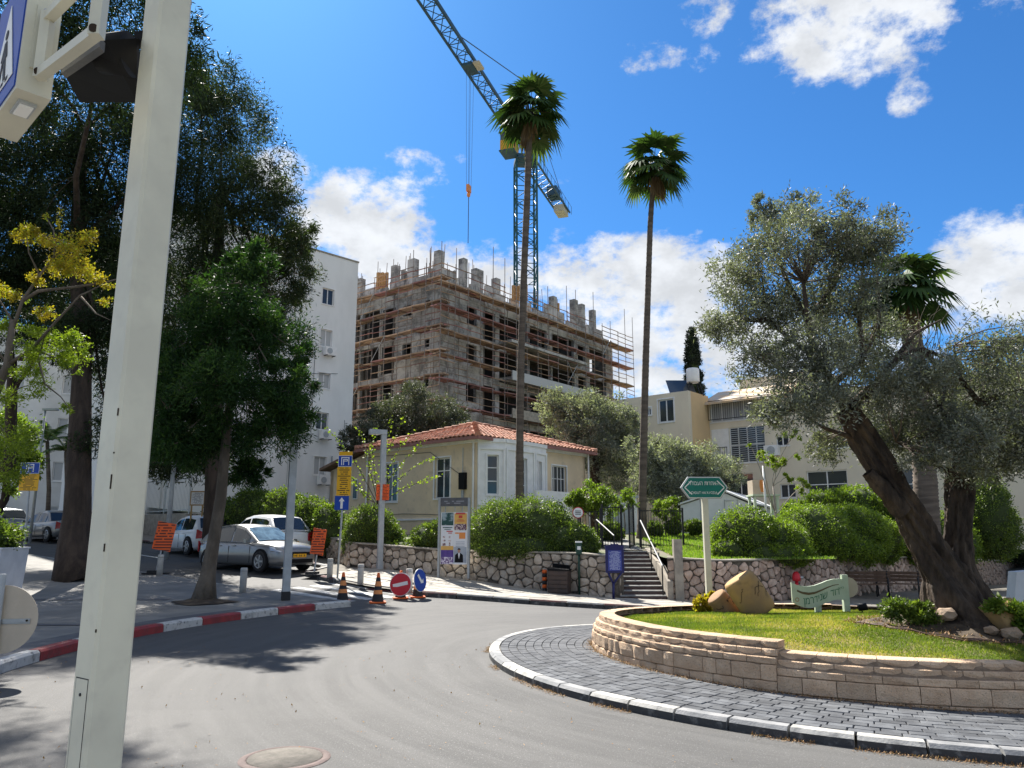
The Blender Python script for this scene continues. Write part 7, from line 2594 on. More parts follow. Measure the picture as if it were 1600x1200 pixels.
M['p_pale'] = mat('poster_crowd', (.14, .08, .22), .5, (.68, .62, .70), 20, coord='Object', lo=.47, hi=.55)
M['p_grey'] = mat('poster_grey', (.30, .33, .38), .5, (.38, .41, .45), 3)
M['p_skin'] = mat('poster_skin', (.42, .24, .17), .6)
M['p_red'] = mat('poster_red', (.50, .05, .04), .6)
o, cx_, cz_ = poster(0, 0, 'p_white'); flat(o, 'picture', 'p_green', [(cx_ - .19, cx_ + .19, cz_ - .12, cz_ + .26)]); o2_ = flat(o, 'lettering', 'p_green', [(cx_ - .15, cx_ + .16, cz_ - .20, cz_ - .17), (cx_ - .10, cx_ + .12, cz_ - .25, cz_ - .23)])
o, cx_, cz_ = poster(0, 1, 'p_gold'); flat(o, 'picture', 'p_crowd', [(cx_ - .19, cx_ + .19, cz_ - .27, cz_ - .08)]); flat(o, 'lettering', 'p_red', [(cx_ - .15, cx_ + .15, cz_ + .21, cz_ + .26), (cx_ - .06, cx_ + .06, cz_ + .10, cz_ + .18), (cx_ - .13, cx_ + .13, cz_ - .0, cz_ + .02), (cx_ - .1, cx_ + .1, cz_ + .04, cz_ + .055)])
o, cx_, cz_ = poster(1, 0, 'p_white'); flat(o, 'lettering', 'p_red', [(cx_ - .03, cx_ + .17, cz_ + .19, cz_ + .22), (cx_ + .03, cx_ + .15, cz_ + .14, cz_ + .165)]); flat(o, 'small_pictures', 'p_crowd', [(cx_ - .14, cx_ - .07, cz_ - .0, cz_ + .06), (cx_ + .05, cx_ + .1, cz_ + .0, cz_ + .06), (cx_ - .14, cx_ - .06, cz_ - .10, cz_ - .05), (cx_ + .04, cx_ + .12, cz_ - .1, cz_ - .06), (cx_ - .16, cx_ - .05, cz_ - .23, cz_ - .15), (cx_ + .05, cx_ + .1, cz_ - .24, cz_ - .13)])
o, cx_, cz_ = poster(1, 1, 'p_white'); flat(o, 'orange_shape', 'p_orange', [(cx_ - .04, cx_ + .16, cz_ - .02, cz_ + .17), (cx_ - .17, cx_ - .05, cz_ + .13, cz_ + .17)]); flat(o, 'lettering', 'p_grey', [(cx_ - .14, cx_ + .14, cz_ - .12 - .045 * q, cz_ - .105 - .045 * q) for q in range(4)])
o, cx_, cz_ = poster(2, 0, 'p_purple'); flat(o, 'yellow_band', 'p_gold', [(cx_ - .2, cx_ + .2, cz_ + .15, cz_ + .27)]); flat(o, 'picture', 'p_pale', [(cx_ - .19, cx_ + .19, cz_ - .27, cz_ - .06)])
o, cx_, cz_ = poster(2, 1, 'p_grey')
mb = MB(); y_ = -.0225
mb.prism([(cx_ - .17, y_, cz_ - .22), (cx_ + .10, y_, cz_ - .22), (cx_ + .09, y_, cz_ + .0), (cx_ + .02, y_, cz_ + .06), (cx_ - .09, y_, cz_ + .06), (cx_ - .16, y_, cz_ + .0)], (0, -.002, 0)); mb.build('dark_suit', 'black_plastic', o)
mb = MB(); mb.prism([(cx_ - .07, y_ - .003, cz_ + .055), (cx_ - .0, y_ - .003, cz_ + .055), (cx_ - .035, y_ - .003, cz_ - .12)], (0, -.001, 0)); mb.build('shirt', 'p_white', o)
mb = MB(); mb.prism([(cx_ - .035 + .045 * cos(q), y_ - .001, cz_ + .13 + .062 * sin(q)) for q in [2 * pi * i / 14 for i in range(14)]], (0, -.002, 0)); mb.build('face', 'p_skin', o)
mb = MB(); mb.prism([(cx_ - .035 + .05 * cos(q), y_ - .004, cz_ + .16 + .045 * sin(q)) for q in [pi * i / 8 for i in range(9)]], (0, -.001, 0)); mb.build('hair', 'black_plastic', o)
flat(o, 'white_strip', 'p_white', [(cx_ - .19, cx_ + .19, cz_ - .28, cz_ - .23)])

# ------------------------------------------------------------------ things along the wall
p = at(873, 905, 23.35); p.y = yw(p.x) - .42
BN = thing('litter_bin', 'brown square litter bin with an open black lid against the stone wall', 'bin', (p.x, p.y, h(p.x, p.y) + .10), radians(-16))
mb = MB(); mb.prism([(-.27, -.25, 0), (.27, -.25, 0), (.30, -.27, .66), (-.30, -.27, .66)], (0, .5, 0)); mb.build('bin_body', 'bin_brown', BN)
for i in range(5):
    mb = MB(); mb.box(-.29, .29, -.285, -.272, .06 + i * .12, .15 + i * .12); mb.build('slat', 'bin_brown', BN)
mb = MB(); mb.prism([(-.30, -.28, .665), (.31, -.28, .665), (.31, -.28, .70), (-.30, -.28, .74)], (0, .54, 0)); mb.build('lid', 'black_plastic', BN)
mb = MB(); mb.prism([(-.26, .24, .745), (.26, .24, .705), (.26, .22, .80), (-.26, .22, .86)], (0, .03, 0)); mb.build('hood', 'black_plastic', BN)
p2 = Vector((p.x - .42, yw(p.x - .42) - .22, 0))
T = thing('marker_post', 'orange and black striped marker post against the left side of the bin', 'marker post', (p2.x, p2.y, h(p2.x, p2.y) + .10))
for i in range(6):
    mb = MB(); mb.lathe([(0, i * .105), (.07, i * .105), (.065, i * .105 + .1), (0, i * .105 + .1)], 14); mb.build('band', 'orange_cone' if i % 2 else 'cone_black', T)
p = at(905, 905, 22.95); p.y = yw(p.x) - .16
T = thing('bag_dispenser', 'thin dark green post with a small pale topped box beside the bin', 'post', (p.x, p.y, h(p.x, p.y) + .1))
zt_ = at(907, 848, p.y).z - T.location.z
mb = MB(); mb.tube([(0, 0, 0), (0, 0, zt_)], .03, 10); mb.build('post', 'bin_green', T)
mb = MB(); mb.box(-.085, .085, -.09, .03, zt_ - .33, zt_ - .0); mb.build('box', 'bin_green', T)
mb = MB(); mb.box(-.095, .095, -.10, .04, zt_, zt_ + .045); mb.build('cap', 'sign_white', T)
mb = MB(); mb.box(-.05, .05, -.095, -.0905, zt_ - .2, zt_ - .1); mb.build('sticker', 'sign_white', T)
p = at(903, 801, 24.8)
T = thing('round_sign', 'small white round sign with a red ring on a dark post above the large bush', 'sign', (p.x, p.y, topz(p.x)))
hz = p.z - T.location.z
mb = MB(); mb.tube([(0, 0, 0), (0, 0, hz)], .028, 10); mb.build('post', 'black_iron', T)
mb = MB(); disc(mb, (0, -.035, hz), (0, 1, 0), .18, .01, 30); mb.build('ring', 'red_sign', T)
mb = MB(); disc(mb, (0, -.042, hz), (0, 1, 0), .155, .01, 30); mb.build('face', 'sign_white', T)
mb = MB()
for z in (.05, .0, -.05): mb.box(-.09, .09, -.049, -.0475, hz + z - .012, hz + z + .012)
prop(mb.build('lettering', 'sign_ink', T), kind='stuff')
p = onroad(962, 937, .1)
T = thing('history_plaque', 'deep blue enamel history plaque on a forked blue post left of the steps', 'plaque', (p.x, p.y, h(p.x, p.y) + .1))
zt_ = at(964, 852, p.y).z - T.location.z; zb_ = at(964, 895, p.y).z - T.location.z
mb = MB(); mb.tube([(-.06, 0, 0), (-.05, 0, zb_ - .28)], .035, 10); mb.build('post', 'plaque_blue', T)
for s_ in (-1, 1):
    mb = MB(); mb.tube([(-.05, 0, zb_ - .30), (s_ * .20, 0, zb_ + .02)], .028, 8); mb.build('fork_arm', 'plaque_blue', T)
mb = MB(); mb.box(-.26, .26, -.025, .025, zb_, zt_); pn = mb.build('panel', 'plaque_blue', T)
mb = MB(); mb.box(-.19, .19, -.032, -.026, zb_ + .06, zt_ - .14); o = mb.build('text_field', 'print_plaque', pn); uvsquare(o)
mb = MB(); mb.prism([(-.12, -.02, zt_), (-.10, -.02, zt_ + .05), (-.03, -.02, zt_ + .03), (0, -.02, zt_ + .09), (.03, -.02, zt_ + .03), (.10, -.02, zt_ + .05), (.12, -.02, zt_)], (0, .03, 0)); mb.build('crest', 'plaque_blue', pn)

# street name sign on the far side of the island
GP = onroad(1104, 975, .12)
c = at(1100, 762, 14.3)
GS = thing('street_name_sign', 'green double arrow street name sign on a cream post, in Hebrew and Latin letters', 'street sign', (c.x, 14.3, lawn_z(c.x, 14.3) - .3), 0)
zc = c.z - GS.location.z
pt_ = at(1100, 778, 14.3); 
mb = MB(); mb.box(-.052, .052, -.052, .052, 0, zc - .19); mb.build('post', 'pole_white', GS)
Wg, Hg = .88, .40
def hexa(k, y0, m, nm, par, th=.004):
    w2, h2 = Wg / 2 * k, Hg / 2 * (1 - (1 - k) * 1.6)
    cx2 = h2 * .72
    mb = MB(); mb.prism([(-w2, y0, zc), (-w2 + cx2, y0, zc - h2), (w2 - cx2, y0, zc - h2), (w2, y0, zc), (w2 - cx2, y0, zc + h2), (-w2 + cx2, y0, zc + h2)], (0, -th, 0))
    return mb.build(nm, m, par)
bd = hexa(1.0, .03, 'pole_grey', 'sign_case', GS, .06)
hexa(.965, -.0305, 'sign_white', 'white_rim', bd)
hexa(.93, -.035, 'green_sign', 'green_face', bd)
mb = MB(); yy = -.0395
for s_ in (-1, 1):
    a_, b_, c_2 = Vector((s_ * .235, yy, zc + .125)), Vector((s_ * .365, yy, zc)), Vector((s_ * .235, yy, zc - .125))
    for p_, q_ in ((a_, b_), (b_, c_2)):
        t_ = (q_ - p_).normalized(); n_ = Vector((-t_.z, 0, t_.x)) * .009
        mb.prism([p_ + n_, p_ - n_, q_ - n_, q_ + n_], (0, -.0015, 0))
mb.build('chevron', 'sign_white', bd)
mb = MB(); centred(mb, '\u05d0\u05d7\u05d3\u05d5\u05ea \u05d4\u05e2\u05d1\u05d5\u05d3\u05d4'[::-1], (-.035, yy, zc + .045), X, Zv, .108, squash=.80, m_out=.002)
text_shape(mb, "'\u05d7\u05e8", (.205, yy, zc + .042), X, Zv, .055, m_out=.002)
mb.build('hebrew_name', 'sign_white', bd)
mb = MB(); centred(mb, 'ACHDUT HA\'AVODA', (-.03, yy, zc - .118), X, Zv, .068, squash=.80, m_out=.002)
text_shape(mb, 'ST', (.195, yy, zc - .125), X, Zv, .04, m_out=.002)
mb.build('latin_name', 'sign_white', bd)

# ------------------------------------------------------------------ on the island lawn
def lz(x, y): return lawn_z(x, y)
NSY = 13.4
cA, cB = at(1236, 935, NSY + .15), at(1322, 930, NSY - .15)
p = at(1324, 962, NSY)
NS = thing('name_board', 'wavy pale green board with dark green Hebrew lettering beside the stone jars', 'sign', (p.x, NSY, lz(p.x, NSY)), 0)
mb = MB(); zt_ = at(1324, 898, NSY).z - NS.location.z
mb.box(-.055, .045, -.04, .04, 0, zt_); mb.build('post', 'board_pale', NS)
def nsx(u): return at(u, 930, NSY).x - p.x
def nsz(v): return at(1280, v, NSY).z - NS.location.z
TOPB = [(1236, 909.5), (1243, 913), (1252, 915.5), (1262, 916), (1272, 914.5), (1282, 911), (1292, 907), (1302, 904.5), (1312, 904), (1320, 905)]
BOTB = [(1236, 941), (1243, 945), (1252, 948.5), (1262, 950), (1272, 948.5), (1282, 944.5), (1292, 940), (1302, 937), (1312, 936.5), (1320, 938)]
SLOT = [(1243, 922), (1252, 926), (1262, 927.5), (1272, 926), (1282, 922), (1292, 917.5), (1302, 914), (1312, 912.5)]
BASE = [(1250, 944), (1262, 943.5), (1272, 941), (1282, 937), (1292, 933), (1302, 930), (1318, 927)]
n = 30
U_ = [1236 + 84 * i / n for i in range(n + 1)]
rowB = [Vector((nsx(u), -.05, nsz(interp(u, TOPB)))) for u in U_]
rowA = [Vector((nsx(u), -.05, nsz(interp(u, BOTB)))) for u in U_]
bk = Vector((0, .035, 0))
mb = MB()
mb.grid([rowA, rowB], False); mb.grid([[v + bk for v in rowA], [v + bk for v in rowB]], False, flip=True)
mb.grid([rowB, [v + bk for v in rowB]], False); mb.grid([[v + bk for v in rowA], rowA], False)
mb.add([rowA[0], rowB[0], rowB[0] + bk, rowA[0] + bk], [(0, 1, 2, 3)])
bdn = mb.build('board', 'board_pale', NS)
mb = MB()
for i in range(22):
    u0, u1 = 1244 + 3 * i, 1247 + 3 * i
    if u1 > 1312: break
    t0, t1 = [.021 * max(.25, 1 - abs(q - 1260) / 62) for q in (u0, u1)]
    z0_, z1_ = nsz(interp(u0, SLOT)), nsz(interp(u1, SLOT))
    mb.add([(nsx(u0), -.0525, z0_ - t0), (nsx(u1), -.0525, z1_ - t1), (nsx(u1), -.0525, z1_ + t1), (nsx(u0), -.0525, z0_ + t0)], [(0, 1, 2, 3)])
mb.build('slot', 'brown_slot', bdn)
nm = '\u05d3\u05d5\u05d3 \u05e9\u05e0\u05d9\u05d3\u05e8\u05de\u05df'[::-1]
def ppx(u0, q): return u0 + q / (nsx(u0 + 1) - nsx(u0))
for txt, u0, u1, sz, dv in ((nm, 1253, 1312, .17, 0), ('\u05db\u05d9\u05db\u05e8'[::-1], 1308, 1318, .055, -8)):
    tw = text_width(txt, sz)
    mb = MB()
    z_ref = nsz(interp(u0, BASE) + dv)
    text_shape(mb, txt, (nsx(u0), -.0512, z_ref), X, Zv, sz, squash=(nsx(u1) - nsx(u0)) / tw, m_out=.002, per=lambda q: nsz(interp(ppx(u0, q), BASE) + dv) - z_ref)
    mb.build('hebrew_lettering', 'sage', bdn)
mb = MB()
ec = Vector((nsx(1243.5), -.0515, nsz(936.5)))
for i in range(16):
    a0_, a1_ = 2 * pi * i / 16, 2 * pi * (i + 1) / 16
    mb.add([ec + Vector((.035 * cos(a0_), 0, .035 * sin(a0_))), ec + Vector((.035 * cos(a1_), 0, .035 * sin(a1_))), ec + Vector((.022 * cos(a1_), 0, .022 * sin(a1_))), ec + Vector((.022 * cos(a0_), 0, .022 * sin(a0_)))], [(0, 1, 2, 3)])
mb.build('emblem', 'clay', bdn)
mb = MB(); q = at(1279, 955, NSY); mb.box(q.x - p.x - .055, q.x - p.x + .05, -.012, .03, -.02, nsz(944)); mb.build('post', 'board_pale', NS)
mb = MB(); q = at(1327, 918, NSY); mb.tube([(q.x - p.x, .05, q.z - NS.location.z), (q.x - p.x, .075, q.z - NS.location.z)], .17, 28, smooth=False); mb.build('yellow_disc', 'p_gold' if False else 'sign_back', NS)


def jar(label, m, cpx, Y, length, r0, r1, axis, group, cracks=3, seed=0):
    """a tapered stone-like jar lying tilted on the grass"""
    c = at(cpx[0], cpx[1], Y)
    T = thing('stone_jar', label, 'stone jar', tuple(c), 0, group)
    ax = Vector(axis).normalized()
    rot_ = Vector((0, 0, 1)).rotation_difference(ax).to_matrix().to_4x4()
    Lh = length / 2
    prof = [(0, -Lh), (r0 * .86, -Lh), (r0 * .97, -Lh + .03), (r0, -Lh + .09), ((r0 + r1) / 2 + .01, 0), (r1 * 1.02, Lh - .12), (r1, Lh - .05), (r1 * .93, Lh - .01), (r1 * .84, Lh), (0, Lh - .01)]
    mb = MB(); mb.lathe(prof, 36, M4=rot_); mb.build('jar_body', m, T)
    rnd = random.Random(seed)
    mb = MB()
    for k in range(cracks):
        a = rnd.uniform(3.4, 6.1); z = rnd.uniform(-Lh * .7, Lh * .6)
        pts = []
        for i in range(9):
            f = (z + Lh) / (2 * Lh); r = r0 * (1 - f) + r1 * f + .011
            pts.append(rot_ @ Vector((r * cos(a), r * sin(a), z)))
            a += rnd.choice([.10, .12, .02]) ; z += rnd.uniform(-.035, .055)
            z = max(-Lh + .1, min(Lh - .12, z))
        mb.tube(pts, .004, 4)
    prop(mb.build('crack_line', 'crack', T), kind='stuff')
    return T
gJ = 'fallen stone jars on the island lawn'
jar('larger tan stone jar leaning over the other on the lawn', 'clay', (1171, 930), 13.2, .68, .275, .27, (-.54, .05, .84), gJ, 6, 2)
jar('smaller brown stone jar half under the larger tan one', 'clay_brown', (1131, 946), 13.6, .44, .215, .18, (-.62, -.1, .72), gJ, 3, 5)
# right edge jar, lying among plants
p = at(1570, 960, 9.9)
jar('round tan jar lying beside the olive roots at the right', 'clay', (1568, 962), 10.1, .42, .17, .23, (-.8, -.2, -.35), gJ, 3, 7)

def rock(label, u, v, Y, r, m, seed, cat='rock', name='rock', sq=(1, 1, .6)):
    c = at(u, v, Y)
    T = thing(name, label, cat, tuple(c))
    rnd = random.Random(seed)
    bm = bmesh.new(); bmesh.ops.create_icosphere(bm, subdivisions=2, radius=r)
    for vv in bm.verts:
        k = 1 + .28 * sin(5 * vv.co.x / r + seed) * sin(4 * vv.co.z / r + 2) * cos(3 * vv.co.y / r)
        vv.co = Vector((vv.co.x * sq[0] * k, vv.co.y * sq[1] * k, vv.co.z * sq[2] * k))
    me = bpy.data.meshes.new('rock_body'); bm.to_mesh(me); bm.free()
    me.materials.append(M[m]); o = bpy.data.objects.new('rock_body', me); COL.objects.link(o); o.parent = T
    return T
rock('small dark stone lying alone on the open lawn', 1275, 972, 12.2, .10, 'rock_dark', 3, sq=(1, .8, .6))
for i, (u, v, Y, r) in enumerate([(1405, 952, 10.9, .10), (1430, 968, 10.6, .085), (1462, 975, 10.3, .10), (1388, 962, 11.0, .07), (1478, 960, 10.2, .12), (1580, 990, 9.7, .11), (1548, 985, 9.8, .08)]):
    rock(['rough stone at the left end of the olive root bed', 'small stone in front of the olive root plants', 'rough stone resting on the olive roots', 'little stone at the outer edge of the root bed', 'rough stone tucked between plants and trunk', 'stone right of the olive trunk by the tan jar', 'small stone between the trunk and the tan jar'][i], u, v, Y, r, 'rock', i + 10, sq=(1.1, .9, .7))
# low ground plants at the foot of the olive and near the jars
def plants(label, lst, Y, n, m, seed, L=.07, W=.028, cat='plants', name='ground_plants', outw=.8):
    cl = px_clumps(lst, Y)
    T = thing(name, label, cat, (cl[0][0], cl[0][1], cl[0][2] - cl[0][5]))
    o, _ = crown('foliage', cl, n, L, W, m, T, seed, -.3, outw, max(20, n // 50), .3, .5); prop(o, kind='stuff')
    return T
plants('dark green succulents growing over the olive roots on the left side', [(1405, 952, 24, 14), (1428, 964, 26, 11), (1462, 972, 30, 11), (1440, 950, 14, 12), (1490, 984, 26, 9), (1395, 962, 14, 8)], 10.3, 6500, 'leaf_hedge', 111, .05, .02)
plants('yellow flowering plant at the foot of the street sign post', [(1098, 948, 14, 16), (1108, 934, 8, 8), (1090, 956, 8, 8)], 13.9, 1500, 'leaf_yellow', 112, .06, .035)
plants('green plants with yellowish leaves behind the tan jar at the right', [(1590, 958, 30, 16), (1560, 945, 20, 10), (1600, 975, 22, 14)], 9.9, 3000, 'leaf_bright', 113, .06, .03)
# soil bed, hose
mb = MB(); bx, by = at(1490, 985, OY).x, OY
rows = []
for i in range(41):
    a = 2 * pi * i / 40
    k = 1 + .12 * sin(3 * a) + .07 * sin(7 * a + 1)
    rows.append([Vector((bx + r * 1.15 * k * cos(a), by + r * k * sin(a), lz(bx + r * 1.15 * k * cos(a), by + r * k * sin(a)) + z)) for r, z in ((.05, .16), (.4, .12), (.62, .07), (.80, .03), (.92, -.006))])
mb.grid(rows, True, flip=False); prop(mb.build('root_bed_soil', 'soil'), kind='structure')
HS = thing('irrigation_hose', 'thin brown irrigation hose looped round the olive root bed', 'hose', (bx - 1.2, by - .6, lz(bx - 1.2, by)))
for q in range(3):
    mb = MB(); pts = []
    for i in range(36):
        a = radians(170 + q * 6) + i / 35 * radians(150 - q * 10)
        r = .93 + q * .06 + .04 * sin(i * .7 + q)
        x, y = bx + r * 1.2 * cos(a), by + r * sin(a)
        pts.append((x, y, lz(x, y) + .03 + .008 * sin(i * 1.3)))
    mb.tube(pts, .008, 6); mb.build('hose_loop', 'hose', HS, world=True)
rng = np.random.default_rng(77)
n = 2600
a = rng.uniform(0, 2 * pi, n); r = .4 + rng.uniform(0, 1, n) ** .8 * .75
pts = np.stack([bx + r * 1.2 * np.cos(a), by + r * np.sin(a), np.zeros(n)], 1)
pts[:, 2] = [lz(x, y) + .05 * max(0, 1.2 - rr) + .015 for x, y, rr in zip(pts[:, 0], pts[:, 1], r)]
v = leafcloud(pts, rng, .045, .018, flat=.9)
prop(prop(npmesh('leaf_litter', v, np.arange(len(v)).reshape(-1, 4), 'litter', None, rng.uniform(0, 1, n)), 'dry fallen leaves scattered on the soil round the olive trunk', 'leaf litter'), kind='stuff')
# leaf litter in the gutter of the island kerb
n = 9000
a = rng.uniform(radians(150), radians(330), n)
off = np.abs(rng.normal(0, .045, n)) + .01
clump_ = (np.sin(a * 23) + np.sin(a * 41 + 1) + np.sin(a * 9)) > -.1
a, off = a[clump_], off[clump_]; n = len(a)
pts = np.stack([CX + (RO + off) * np.cos(a), CY + (RO + off) * np.sin(a), np.zeros(n)], 1)
pts[:, 2] = [h(x, y) + .006 for x, y in pts[:, :2]]
v = leafcloud(pts, rng, .022, .009, flat=.95)
prop(prop(npmesh('gutter_litter', v, np.arange(len(v)).reshape(-1, 4), 'litter', None, rng.uniform(0, 1, n)), 'brown leaf and twig litter gathered along the roundabout kerb', 'leaf litter'), kind='stuff')
# crumbs at the wall foot
n = 3500
a = rng.uniform(radians(140), radians(300), n); off = np.abs(rng.normal(0, .05, n)) + .03
pts = np.stack([CX + (RW + off) * np.cos(a), CY + (RW + off) * np.sin(a), np.zeros(n)], 1)
pts[:, 2] = [h(x, y) + .102 for x, y in pts[:, :2]]
v = leafcloud(pts, rng, .02, .012, flat=.95)
prop(prop(npmesh('wall_foot_litter', v, np.arange(len(v)).reshape(-1, 4), 'litter', None, rng.uniform(0, 1, n)), 'pale dry litter along the foot of the island wall', 'leaf litter'), kind='stuff')
n = 700
pts = np.stack([rng.uniform(-6, 4, n), rng.uniform(4.8, 12, n), np.zeros(n)], 1); pts[:, 2] = [h(x, y) + .004 for x, y in pts[:, :2]]
v = leafcloud(pts, rng, .025, .014, flat=.95)
prop(prop(npmesh('road_litter', v, np.arange(len(v)).reshape(-1, 4), 'litter', None, rng.uniform(0, 1, n)), 'scattered small dry leaves and grit on the asphalt', 'leaf litter'), kind='stuff')

# black ground spotlight
p = at(1348, 964, 13.2)
T = thing('ground_spotlight', 'small black spotlight on the grass between the name board and the olive', 'spotlight', (p.x, p.y, lz(p.x, p.y)))
mb = MB(); mb.tube([(0, 0, 0), (0, 0, .07)], .012, 8); mb.build('spike', 'black_iron', T)
mb = MB(); mb.tube([(-.06, 0, .08), (.07, -.02, .11)], [.045, .06], 12); mb.build('lamp_body', 'black_plastic', T)
# red hydrant by the wall
p = at(1243, 918, 23.6)
T = thing('fire_hydrant', 'small red hydrant standing at the wall foot behind the name board', 'hydrant', (p.x - .1, p.y - .4, h(p.x, p.y) + .1))
mb = MB(); mb.tube([(0, 0, 0), (0, 0, .62)], .05, 10); mb.build('pipe', 'red_sign', T)
mb = MB(); mb.lathe([(0, .60), (.11, .60), (.12, .68), (.10, .80), (.05, .86), (0, .87)], 14); mb.build('head', 'red_sign', T)
mb = MB(); mb.tube([(.08, 0, .70), (.20, -.02, .70)], .045, 10); mb.build('outlet', 'steel', T)

# benches by the curving wall
def bench(x, y, rz, label):
    T = thing('park_bench', label, 'bench', (x, y, h(x, y) + .1), rz, 'dark park benches by the pinkish wall')
    for k in range(4):
        mb = MB(); mb.box(-.72, .72, -.20 + k * .105, -.115 + k * .105, .43, .455); mb.build('seat_slat', 'wood_brown', T)
    for k in range(3):
        mb = MB(); mb.obox((0, .25 + k * .03, .56 + k * .11), (.72, 0, 0), (0, .012, .004), (0, -.015, .045)); mb.build('back_slat', 'wood_brown', T)
    for s_ in (-.62, .62):
        mb = MB()
        mb.tube([(s_, -.26, 0), (s_, -.20, .42), (s_, -.22, .62), (s_, .20, .66)], .02, 8)
        mb.tube([(s_, .30, 0), (s_, .20, .42), (s_, .32, .86)], .022, 8)
        mb.tube([(s_, -.2, .415), (s_, .22, .415)], .018, 8)
        prop(mb.build('side_frame', 'black_iron', T))
    return T
bench(11.35, 25.35, radians(158) + pi, 'dark slatted bench seen side on, the left of the pair by the pinkish wall')
bench(12.75, 26.2, radians(150) + pi, 'dark slatted bench with its arms towards the road, the right of the pair')
# grey cabinet / sign at the right edge
p = at(1592, 935, 11.6)
T = thing('utility_cabinet', 'grey angular utility cabinet cut by the right edge of the view', 'cabinet', (p.x + .1, 11.8, lz(p.x, 11.8)))
mb = MB(); zt_ = at(1592, 893, 11.8).z - T.location.z; mb.prism([(-.13, -.1, .22), (.3, -.1, .22), (.3, -.1, zt_ + .02), (-.02, -.1, zt_), (-.08, -.1, zt_ * .62)], (0, .2, 0)); mb.build('cabinet_body', 'planter', T)
mb = MB(); mb.box(-.03, .25, -.06, .06, 0, .22); mb.build('plinth', 'pole_grey', T)

# play tower and flag pole behind the hedges
p = at(1197, 800, 30.5)
T = thing('flag_pole', 'white pole with a limp red and white cloth behind the wavy hedge', 'flag pole', (p.x, 30.5, 1.5))
zt_ = at(1197, 728, 30.5).z - 1.5
mb = MB(); mb.tube([(0, 0, 0), (0, 0, zt_)], [.05, .04], 8); mb.build('pole', 'sign_white', T)
mb = MB(); mb.grid([[Vector((-.02 - .05 * j - .02 * sin(i), .02 * sin(j * 2 + i), zt_ - .55 - i * .12)) for j in range(4)] for i in range(5)]); mb.build('cloth', 'p_orange', T)
p = at(1195, 800, 31.5)
T = thing('play_tower', 'small cream wooden platform frame in front of the shed', 'play tower', (p.x, 31.5, 1.6))
xl_, xr_ = at(1180, 790, 31.5).x - p.x, at(1215, 790, 31.5).x - p.x
z1_, z2_ = at(1180, 775, 31.5).z - 1.6, at(1180, 760, 31.5).z - 1.6
for x in (xl_, xr_):
    for y in (0, .7):
        mb = MB(); mb.box(x - .05, x + .05, y - .05, y + .05, 0, z1_); mb.build('leg', 'board_pale', T)
mb = MB(); mb.box(xl_ - .1, xr_ + .1, -.1, .8, z1_, z1_ + .07); mb.build('platform', 'board_pale', T)
mb = MB(); mb.box(xl_ - .08, xl_ + .55, -.08, .6, z1_ + .07, z2_ + .25); mb.build('crate', 'sign_back', T)
mb = MB(); mb.box(xl_ + .1, xr_ + .25, .1, .5, .45, .52); mb.build('bench_board', 'black_iron', T)

# short lawn in the garden
def lawn_patch(name, label, x0, x1, y0, y1, n, seed):
    mb = MB()
    rows = [[Vector((x0 + (x1 - x0) * i / 12, y0 + (y1 - y0) * j / 12, gz(x0 + (x1 - x0) * i / 12, y0 + (y1 - y0) * j / 12) + .012)) for i in range(13)] for j in range(13)]
    mb.grid(rows, True); prop(mb.build(name + '_ground', 'lawn'), kind='structure')
    rng = np.random.default_rng(seed)
    x, y = rng.uniform(x0, x1, n), rng.uniform(y0, y1, n)
    z = np.array([gz(a, b) for a, b in zip(x, y)])
    o = blades(name, np.stack([x, y, z], 1), 'grass_green', .09, .014, seed)
    prop(prop(o, label, 'grass'), kind='stuff')
lawn_patch('garden_grass', 'bright mown grass of the garden right of the gate', 4.9, 9.5, 22.95, 32.5, 26000, 31)
lawn_patch('verge_grass', 'grass strip on top of the stone wall left of the gate', -4.2, 3.0, 26.3, 29.5, 14000, 32)
mb = MB(); rows = [[Vector((x, y, gz(x, y) + .02)) for x in (3.1, 3.7, 4.3)] for y in (25.8, 27, 29, 31, 33)]
mb.grid(rows, True); prop(mb.build('garden_path', 'pave'), kind='structure')
